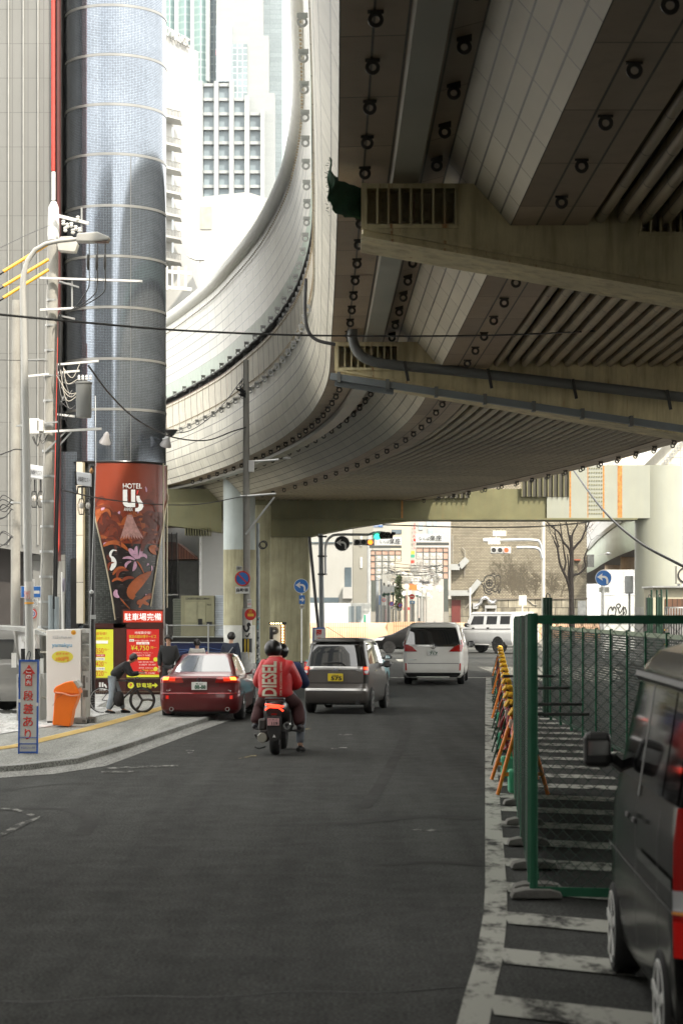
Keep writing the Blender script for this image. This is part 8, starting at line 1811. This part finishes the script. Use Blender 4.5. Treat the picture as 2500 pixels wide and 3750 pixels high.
# pedestrians beyond the red saloon
person('person in a dark coat and cap with a pale collar, beside the hotel sign board', (PX(618,49.5),49.5,0), PI, stand(0), dict(top=BLKJ, legs=DKT, shoe=SHOEB), .93, gaze=(.3,1,-.1), sleeve=.07, torso_r=(.19,.14)); 
person('person with black hair and a white hood seen from behind over the red saloon', (PX(722,52),52,0), 0, stand(), dict(top=WHTJ, legs=DKT, shoe=SHOEB), .85, sleeve=.07, torso_r=(.19,.14))
pp = person('person in a navy padded jacket walking away right of the red saloon', (PX(845,51),51,0), -.4, stand(), dict(top=NAVYJ, legs=DKT, shoe=SHOEB), .96, sleeve=.07, torso_r=(.20,.14))
m = MB(); m.bar((.14,-.16,1.35),(-.12,-.17,1.0), .03, .02); m.build('shoulder_strap', M('strap_grey', (.25,.25,.27), .6), pp)
# ---- cyclist with phone, astride a black bicycle
CK = .79; cyc = (PX(452,41.4), 41.4, KH)
J = dict(pelvis=(-.28,.0,.93), chest=(-.02,.0,1.22), neck=(.16,0,1.36), head=(.27,0,1.44))
J.update(shl=(.06,.17,1.28), shr=(.06,-.17,1.28), ell=(.20,.22,1.02), elr=(.20,-.20,1.02), wrl=(.44,.08,1.06), wrr=(.44,-.06,1.05))
J.update(hipl=(-.28,.09,.90), hipr=(-.28,-.09,.90), knl=(-.12,.14,.50), knr=(-.28,-.14,.48), anl=(-.02,.16,.09), anr=(-.38,-.16,.09), tol=(.12,.18,.035), tor=(-.24,-.18,.035))
cp_ = person('person in black jacket and cap leaning over a bicycle reading a phone', cyc, 0, J, dict(top=BLKJ, legs=GREYT, shoe=SHOEB), CK, gaze=(.9,-.15,-.38), hair=True, leg_r=.088, sleeve=.075, torso_r=(.18,.17))
m = MB(); hc = Vector(J['head'])
for j in range(6):
    th = j/5*PI*.5
    for i in range(16): a = 2*PI*i/16; m.v.append((hc.x+.108*math.sin(th)*math.cos(a)-.005, hc.y+.098*math.sin(th)*math.sin(a), hc.z+.035+.085*math.cos(th)))
for j in range(5):
    for i in range(16): m.face((j*16+i, j*16+(i+1)%16, (j+1)*16+(i+1)%16, (j+1)*16+i))
m.prism([(hc.x+.08,-.07),(hc.x+.17,-.05),(hc.x+.19,0),(hc.x+.17,.05),(hc.x+.08,.07)], hc.z+.03, hc.z+.042, 'xy'); m.build('cap', BLKJ, cp_, smooth=50)
ph = thing('phone', 'small dark phone held up in the leaning cyclist hands', 'phone', (cyc[0]+.53*CK, cyc[1]-.0, cyc[2]+1.11*CK)); m = MB(); m.box(-.04,.04,-.035,.035,-.006,.006); o = m.build('case', INKD, ph, bevel=.003); o.rotation_euler = (0,.5,0)
bk = thing('bicycle', 'black bicycle with a three-spoke front wheel beside the hotel board', 'bicycle', (cyc[0], cyc[1], cyc[2])); bk.scale = (CK,)*3; R_ = .345
def bwheel(x, tri):
    m = MB(); c = Vector((x,0,R_)); m.tube([c+Vector(((R_-.015)*math.cos(t),0,(R_-.015)*math.sin(t))) for t in [2*PI*k/40 for k in range(40)]], .014, 8, closed=True); w_ = m.build('wheel', TYRE, bk, smooth=40)
    m = MB()
    if tri:
        m.tube([c+Vector(((R_-.05)*math.cos(t),0,(R_-.05)*math.sin(t))) for t in [2*PI*k/40 for k in range(40)]], .024, 8, closed=True)
        for k in range(3): a = PI/2+2*PI*k/3+.5; m.tube([c, c+Vector((.16*math.cos(a+.12),0,.16*math.sin(a+.12))), c+Vector(((R_-.05)*math.cos(a),0,(R_-.05)*math.sin(a)))], [.035,.028,.045], 8)
        m.build('rim', M('carbon', (.03,.026,.024), .35), w_, smooth=40)
    else:
        m.tube([c+Vector(((R_-.035)*math.cos(t),0,(R_-.035)*math.sin(t))) for t in [2*PI*k/40 for k in range(40)]], .009, 6, closed=True)
        for k in range(24): a = 2*PI*k/24; m.tube([c+Vector((.02*math.cos(a+.8),0,.02*math.sin(a+.8))), c+Vector(((R_-.035)*math.cos(a),0,(R_-.035)*math.sin(a)))], .0016, 4)
        m.build('rim', ALU, w_, smooth=40)
bwheel(-.56,False); bwheel(.50,True)
fr_ = MB(); BB = (-.10,0,.28); ST = (-.24,0,.86); HT = (.30,0,.84); HB = (.33,0,.72)
for a, b, r in ((BB,ST,.017),(BB,HB,.024),(ST,HT,.018),(HT,HB,.022),(BB,(-.56,0,R_),.011),((-.22,0,.78),(-.56,0,R_),.010)): fr_.cyl(a, b, r, 8)
fr_.build('frame', BLACK, bk, smooth=40); m = MB(); m.tube([HB,(.37,0,.62),(.50,0,R_)], [.02,.018,.012], 8); m.build('fork', BLACK, bk, smooth=40)
m = MB(); m.tube([(-.36,0,.90),(-.26,0,.915),(-.10,0,.905)], [.045,.035,.012], 8); m.build('saddle', BLACK, bk, smooth=50); m = MB(); m.tube([HT,(.33,0,.93),(.36,0,.94)], .014, 8); m.tube([(.36,-.2,.94),(.34,0,.94),(.36,.2,.94)], .013, 8); m.tube([(.36,-.2,.94),(.46,-.2,.93),(.47,-.2,.86),(.40,-.2,.82)], .013, 8); m.build('handlebar', BLACK, bk, smooth=40)
m = MB(); m.lathe([(.10,-.004),(.10,.004),(.075,.004),(.075,-.004)], c=(-.10,-.05,.28), n=24, axis='y'); m.bar((-.10,-.06,.28),(-.02,-.06,.14), .02,.012); m.bar((-.04,-.10,.13),(.03,-.10,.14), .05,.02); m.build('crankset', DARK, bk)
bg_ = thing('backpack', 'small dark bag slung low on the leaning cyclist bicycle', 'bag', (cyc[0]-.10*CK, cyc[1]-.1, cyc[2]+.30)); m = MB(); m.lathe([(.03,-.16),(.10,-.12),(.115,0),(.09,.12),(.03,.16)], n=14); m.build('pouch', CL('pouch_black', (.014,.011,.011)), bg_, smooth=60)
# ---- lane crowd
rq = random.Random(31)
cols_ = [('black coat',(.02,.02,.02)),('orange knit',(.55,.25,.08)),('pink jacket',(.62,.14,.22)),('white shirt',(.62,.60,.56)),('grey hoodie',(.25,.25,.25)),('navy coat',(.03,.04,.09)),('tan coat',(.38,.27,.17)),('dark red top',(.25,.03,.04)),('olive parka',(.12,.12,.06)),('pale blue shirt',(.35,.45,.55)),('brown coat',(.16,.09,.05)),('charcoal coat',(.06,.06,.065))]
for i, (nm, c_) in enumerate(cols_):
    px = [1531,1544,1591,1556,1566,1575,1537,1600,1610,1521,1583,1616][i]; Yp = 235+i*5.
    person(f'distant person in {nm} in the crowd at the lane mouth', (PX(px,Yp),Yp,0), rq.uniform(-.5,.5), stand(), dict(top=CL('crowd_%d' % i, c_), legs=DKT, shoe=SHOEB), 1.03, sub=1, features=False, group='people crowding the lane', fingers=False)
# ---- scooter and its two riders
SX, SYY = PX(1005,30.6), 30.35
sc = thing('scooter', 'black motor scooter with a lit red tail bar and pink plate 119', 'scooter', (SX,SYY,0), math.radians(-3)); SBL = M('scooter_black', (.010,.009,.009), .35, var=.1, coat=.3)
def rwheel(y, nm):
    m = MB(); r = .27; m.lathe([(r*.60,-.055),(r*.86,-.075),(r*.96,-.055),(r,-.02),(r,.02),(r*.96,.055),(r*.86,.075),(r*.60,.055)], c=(0,y,r), n=32, axis='x'); w_ = m.build('wheel', TYRE, sc, smooth=40); m = MB(); m.lathe([(.16,-.05),(.05,-.07),(.05,.07),(.16,.05)], c=(0,y,r), n=20, axis='x'); m.build('rim', RIMD, w_)
rwheel(.27,'r'); rwheel(1.58,'f')
m = MB()
secs = [(.10,.60,.80,.13),(.20,.54,.86,.17),(.45,.44,.85,.20),(.80,.34,.80,.20),(1.05,.30,.60,.19),(1.25,.30,.62,.16)]
n = 12
for (y, z0, z1, w_) in secs:
    for k in range(n): a = 2*PI*k/n; m.v.append((w_*math.copysign(abs(math.cos(a))**.7, math.cos(a)), y, (z0+z1)/2+(z1-z0)/2*math.copysign(abs(math.sin(a))**.7, math.sin(a))))
for j in range(len(secs)-1):
    for k in range(n): m.face((j*n+k, j*n+(k+1)%n, (j+1)*n+(k+1)%n, (j+1)*n+k))
m.face([k for k in range(n)]); m.face([(len(secs)-1)*n+k for k in reversed(range(n))]); m.build('tail_body', SBL, sc, smooth=50)
m = MB(); m.prism([(-.11,.60),(.11,.60),(.12,.42),(.10,.30),(.06,.24),(-.02,.22),(-.08,.28),(-.11,.42)], -.02, .03); m.build('rear_mudguard', M('mudguard_black', (.022,.020,.020), .55), sc, bevel=.01)
m = MB(); m.prism([(-.02,.285),(.03,.285),(.005,.33)], -.03, -.02); m.build('triangle_mark', WHT, sc)
m = MB(); m.box(-.095,.085,-.05,-.035,.465,.575); pl = m.build('number_plate', M('plate_pink', (.62,.34,.35), .5, var=0), sc, bevel=.006)
text('plate_number', '119', PLK, pl, (.015,-.053,.50), .045, .095, ext=.001, offset=.03); text('plate_text', '市 堺 ゆ', PLK, pl, (-.01,-.053,.555), .018, .14, ext=.001)
m = MB(); m.box(-.03,.04,-.04,-.03,.60,.615); m.build('chrome_tag', CHROME, sc)
m = MB(); m.box(-.04,.045,-.02,.0,.625,.65); m.build('reflector', LAMPR, sc)
TLR = M('tail_bar_glow', (1.,.05,.02), .3, emit=1.6, var=0)
m = MB(); m.tube([(-.135,.02,.785),(-.05,-.01,.775),(.05,-.01,.765),(.15,.02,.755)], [.012,.018,.018,.012], 8); m.build('tail_bar', TLR, sc, smooth=50); m = MB(); m.tube([(-.135,.03,.70),(-.08,.0,.745),(.07,.0,.74),(.14,.03,.685)], .013, 8); m.build('tail_bar', TLR, sc, smooth=50)
m = MB(); m.tube([(-.14,.2,.86),(-.13,.05,.87),(.13,.05,.87),(.14,.2,.86)], .02, 8); m.build('grab_rail', SBL, sc, smooth=50)
m = MB(); m.tube([(.16,.9,.35),(.19,.5,.42),(.195,.12,.46),(.195,.02,.46)], [.04,.065,.06,.05], 14); m.build('silencer', SBL, sc, smooth=50); m = MB(); m.lathe([(.055,-.02),(.058,.0),(.05,.03)], c=(.195,.02,.46), n=18, axis='y'); m.build('silencer_cap', CHROME, sc); m = MB(); m.lathe([(.028,-.03),(.028,-.015)], c=(.195,.01,.475), n=14, axis='y'); m.lathe([(.01,-.03),(.01,-.015)], c=(.195,.01,.435), n=10, axis='y'); m.build('silencer_outlet', INKD, sc)
m = MB(); m.cbox((-.17,.3,.30), (.13,.35,.20)); m.cbox((-.19,.22,.47), (.12,.2,.18)); m.build('engine_case', M('engine_dark', (.05,.048,.045), .5, metal=.3), sc, bevel=.03); m = MB(); m.lathe([(.07,-.02),(.08,0),(.07,.05)], c=(-.19,.12,.27), n=16, axis='y'); m.build('fan_cover', M('engine_pale', (.33,.32,.27), .5), sc, smooth=40)
m = MB(); m.tube([(-.16,.3,.12),(-.24,.2,.10),(-.29,.05,.13)], .012, 8); m.tube([(-.2,.3,.2),(-.27,.15,.26),(-.3,.1,.33)], .015, 8); m.build('side_stand', DARK, sc)
m = MB(); m.tube([(-.20,.55,.38),(-.34,.52,.385)], .015, 8); m.tube([(.20,.55,.36),(.42,.45,.36)], .018, 8); m.build('foot_peg', DARK, sc)
m = MB(); m.tube([(-.33,1.32,1.02),(-.1,1.38,1.0),(.1,1.38,1.0),(.33,1.32,1.02)], .016, 8); m.build('handlebar', DARK, sc)
m = MB(); m.prism([(-.2,.35),(.2,.35),(.18,.95),(.08,1.1),(-.08,1.1),(-.18,.95)], 1.3, 1.5); m.build('leg_shield', SBL, sc, bevel=.03)
m = MB(); m.prism([(.15,.86),(.6,.90),(.95,.80),(.95,.74),(.15,.78)], -.14, .14, 'yz'); m.build('seat', M('seat_black', (.018,.016,.016), .6), sc, bevel=.03)
REDJ = M('red_puffer', (.50,.010,.014), .5, var=.12, vs=7, bump=.8, bs=6, spec=.6); REDTR = CL('maroon_trousers', (.040,.006,.007)); SH2 = CL('canvas_shoe', (.03,.03,.035)); HEL = M('helmet_black', (.008,.008,.008), .28, var=.05, spec=.4)
def helmet(parent, c, k=1.):
    m = MB(); n = 22
    for j in range(11):
        th = j/10*PI*.80
        for i in range(n): a = 2*PI*i/n; m.v.append((c[0]+.132*k*math.sin(th)*math.cos(a), c[1]+.150*k*math.sin(th)*math.sin(a), c[2]+.02+.138*k*math.cos(th)))
    for j in range(10):
        for i in range(n): m.face((j*n+i, j*n+(i+1)%n, (j+1)*n+(i+1)%n, (j+1)*n+i))
    return m.build('helmet', HEL, parent, smooth=60, solid=.012)
# pillion in the red jacket
rz_ = math.radians(-3)
J = dict(pelvis=(-.03,.52,.95), chest=(-.02,.56,1.30), neck=(-.03,.60,1.47), head=(-.06,.63,1.60))
J.update(shl=(-.19,.56,1.36), shr=(.19,.56,1.34), ell=(-.32,.66,1.08), elr=(.32,.66,1.06), wrl=(-.16,.86,1.02), wrr=(.16,.86,1.02))
J.update(hipl=(-.13,.55,.90), hipr=(.13,.55,.88), knl=(-.27,.80,.74), knr=(.30,.78,.74), anl=(-.35,.62,.44), anr=(.36,.52,.42), tol=(-.37,.76,.41), tor=(.38,.66,.40))
rd = person('person in a shiny red lettered jacket riding pillion', (SX,SYY,0), rz_, J, dict(top=REDJ, legs=REDTR, shoe=SH2), 1., gaze=(-.2,1,0), hair=False, leg_r=.115, sleeve=.092, torso_r=(.225,.155), features=True)
helmet(rd, (-.07,.62,1.60), 1.0)
# puffed jacket back, worn over the shoulders
m = MB(); n = 28; secs = [(.86,.20,.12),(.88,.255,.16),(.93,.27,.175),(1.0,.262,.172),(1.1,.268,.178),(1.2,.268,.18),(1.3,.262,.178),(1.38,.235,.165),(1.44,.175,.135),(1.49,.11,.10),(1.51,.085,.08)]
for (z, a_, b_) in secs:
    for k in range(n):
        t = 2*PI*k/n; w_ = .007*math.sin(z*75)*(1 if z < 1.4 else .3); m.v.append((-.025+(a_+w_)*math.copysign(abs(math.cos(t))**.85, math.cos(t)), .56+(b_+w_)*math.sin(t), z))
for j in range(len(secs)-1):
    for k in range(n): m.face((j*n+k, j*n+(k+1)%n, (j+1)*n+(k+1)%n, (j+1)*n+k))
m.face([k for k in reversed(range(n))]); m.build('jacket_back', REDJ, rd, smooth=70)
def wrap_text(name, s, mat, cx, cz, h, w_, off):
    """lettering laid vertically on the jacket back, following its curve"""
    o = text(name, s, mat, rd, (0,0,0), h, w_, ext=0, offset=off)
    me = o.data; bm = bmesh.new(); bm.from_mesh(me); bmesh.ops.subdivide_edges(bm, edges=[e for e in bm.edges if e.calc_length() > .03], cuts=2, use_grid_fill=False); bmesh.ops.triangulate(bm, faces=bm.faces)
    for v in bm.verts:
        x, y = v.co.x, v.co.y; X_ = cx-y; Z_ = cz+x; dx = max(-.26, min(.26, X_+.025)); ze = Z_
        b_ = .178 if ze < 1.3 else .178-(ze-1.3)*.16
        v.co = (X_, .56-(b_+.010)*(1-(abs(dx)/.275)**2.2)**.5-.004, Z_)
    bm.to_mesh(me); bm.free(); o.rotation_euler = (0,0,0); return o
CREAML = M('jacket_cream_letter', (.62,.60,.47), .5, var=.05)
wrap_text('jacket_lettering', 'DIESEL', CREAML, -.105, 1.165, .235, .54, .03); wrap_text('jacket_small_lettering', 'FOR SUCCESSFUL LIVING', CREAML, .075, 1.165, .03, .52, .01)
m = MB(); m.tube([(-.025+.088*math.cos(t),.575+.085*math.sin(t),1.50) for t in [2*PI*k/16 for k in range(16)]], .02, 8, closed=True); m.build('collar', M('collar_red_pale', (.60,.22,.16), .5), rd, smooth=60)
# rider in front in dark blue
J = dict(pelvis=(.05,.86,.93), chest=(.09,.96,1.26), neck=(.03,1.0,1.42), head=(.01,1.04,1.56))
J.update(shl=(-.11,.98,1.34), shr=(.29,.96,1.32), ell=(-.24,1.12,1.12), elr=(.42,1.02,1.06), wrl=(-.28,1.30,1.04), wrr=(.34,1.28,1.03))
J.update(hipl=(-.08,.88,.88), hipr=(.19,.86,.88), knl=(-.22,1.15,.72), knr=(.36,1.0,.62), anl=(-.20,1.15,.36), anr=(.34,.72,.13), tol=(-.20,1.3,.33), tor=(.38,.84,.05))
r2 = person('person in a dark blue jacket steering the scooter with one foot down', (SX,SYY,0), rz_, J, dict(top=CL('blue_jacket', (.012,.025,.085)), legs=CL('jeans_grey', (.17,.19,.22)), shoe=SHOEB), 1., gaze=(0,1,0), hair=False, leg_r=.08, sleeve=.075, torso_r=(.20,.14))
helmet(r2, (.01,1.04,1.56), .95)
# ---------------------------------------------------------------- air
hz = MB(); hz.box(-430, 430, -160, 650, -1, 122); hm = bpy.data.materials.new('haze'); hm.use_nodes = True; hn = hm.node_tree
for n_ in list(hn.nodes):
    if n_.type != 'OUTPUT_MATERIAL': hn.nodes.remove(n_)
pv_ = hn.nodes.new('ShaderNodeVolumePrincipled'); pv_.inputs['Color'].default_value = (.92,.94,.93,1); pv_.inputs['Density'].default_value = .00013; pv_.inputs['Anisotropy'].default_value = .2
hn.links.new(pv_.outputs[0], [n_ for n_ in hn.nodes if n_.type == 'OUTPUT_MATERIAL'][0].inputs['Volume']); o = hz.build('haze', hm); o['kind'] = 'stuff'
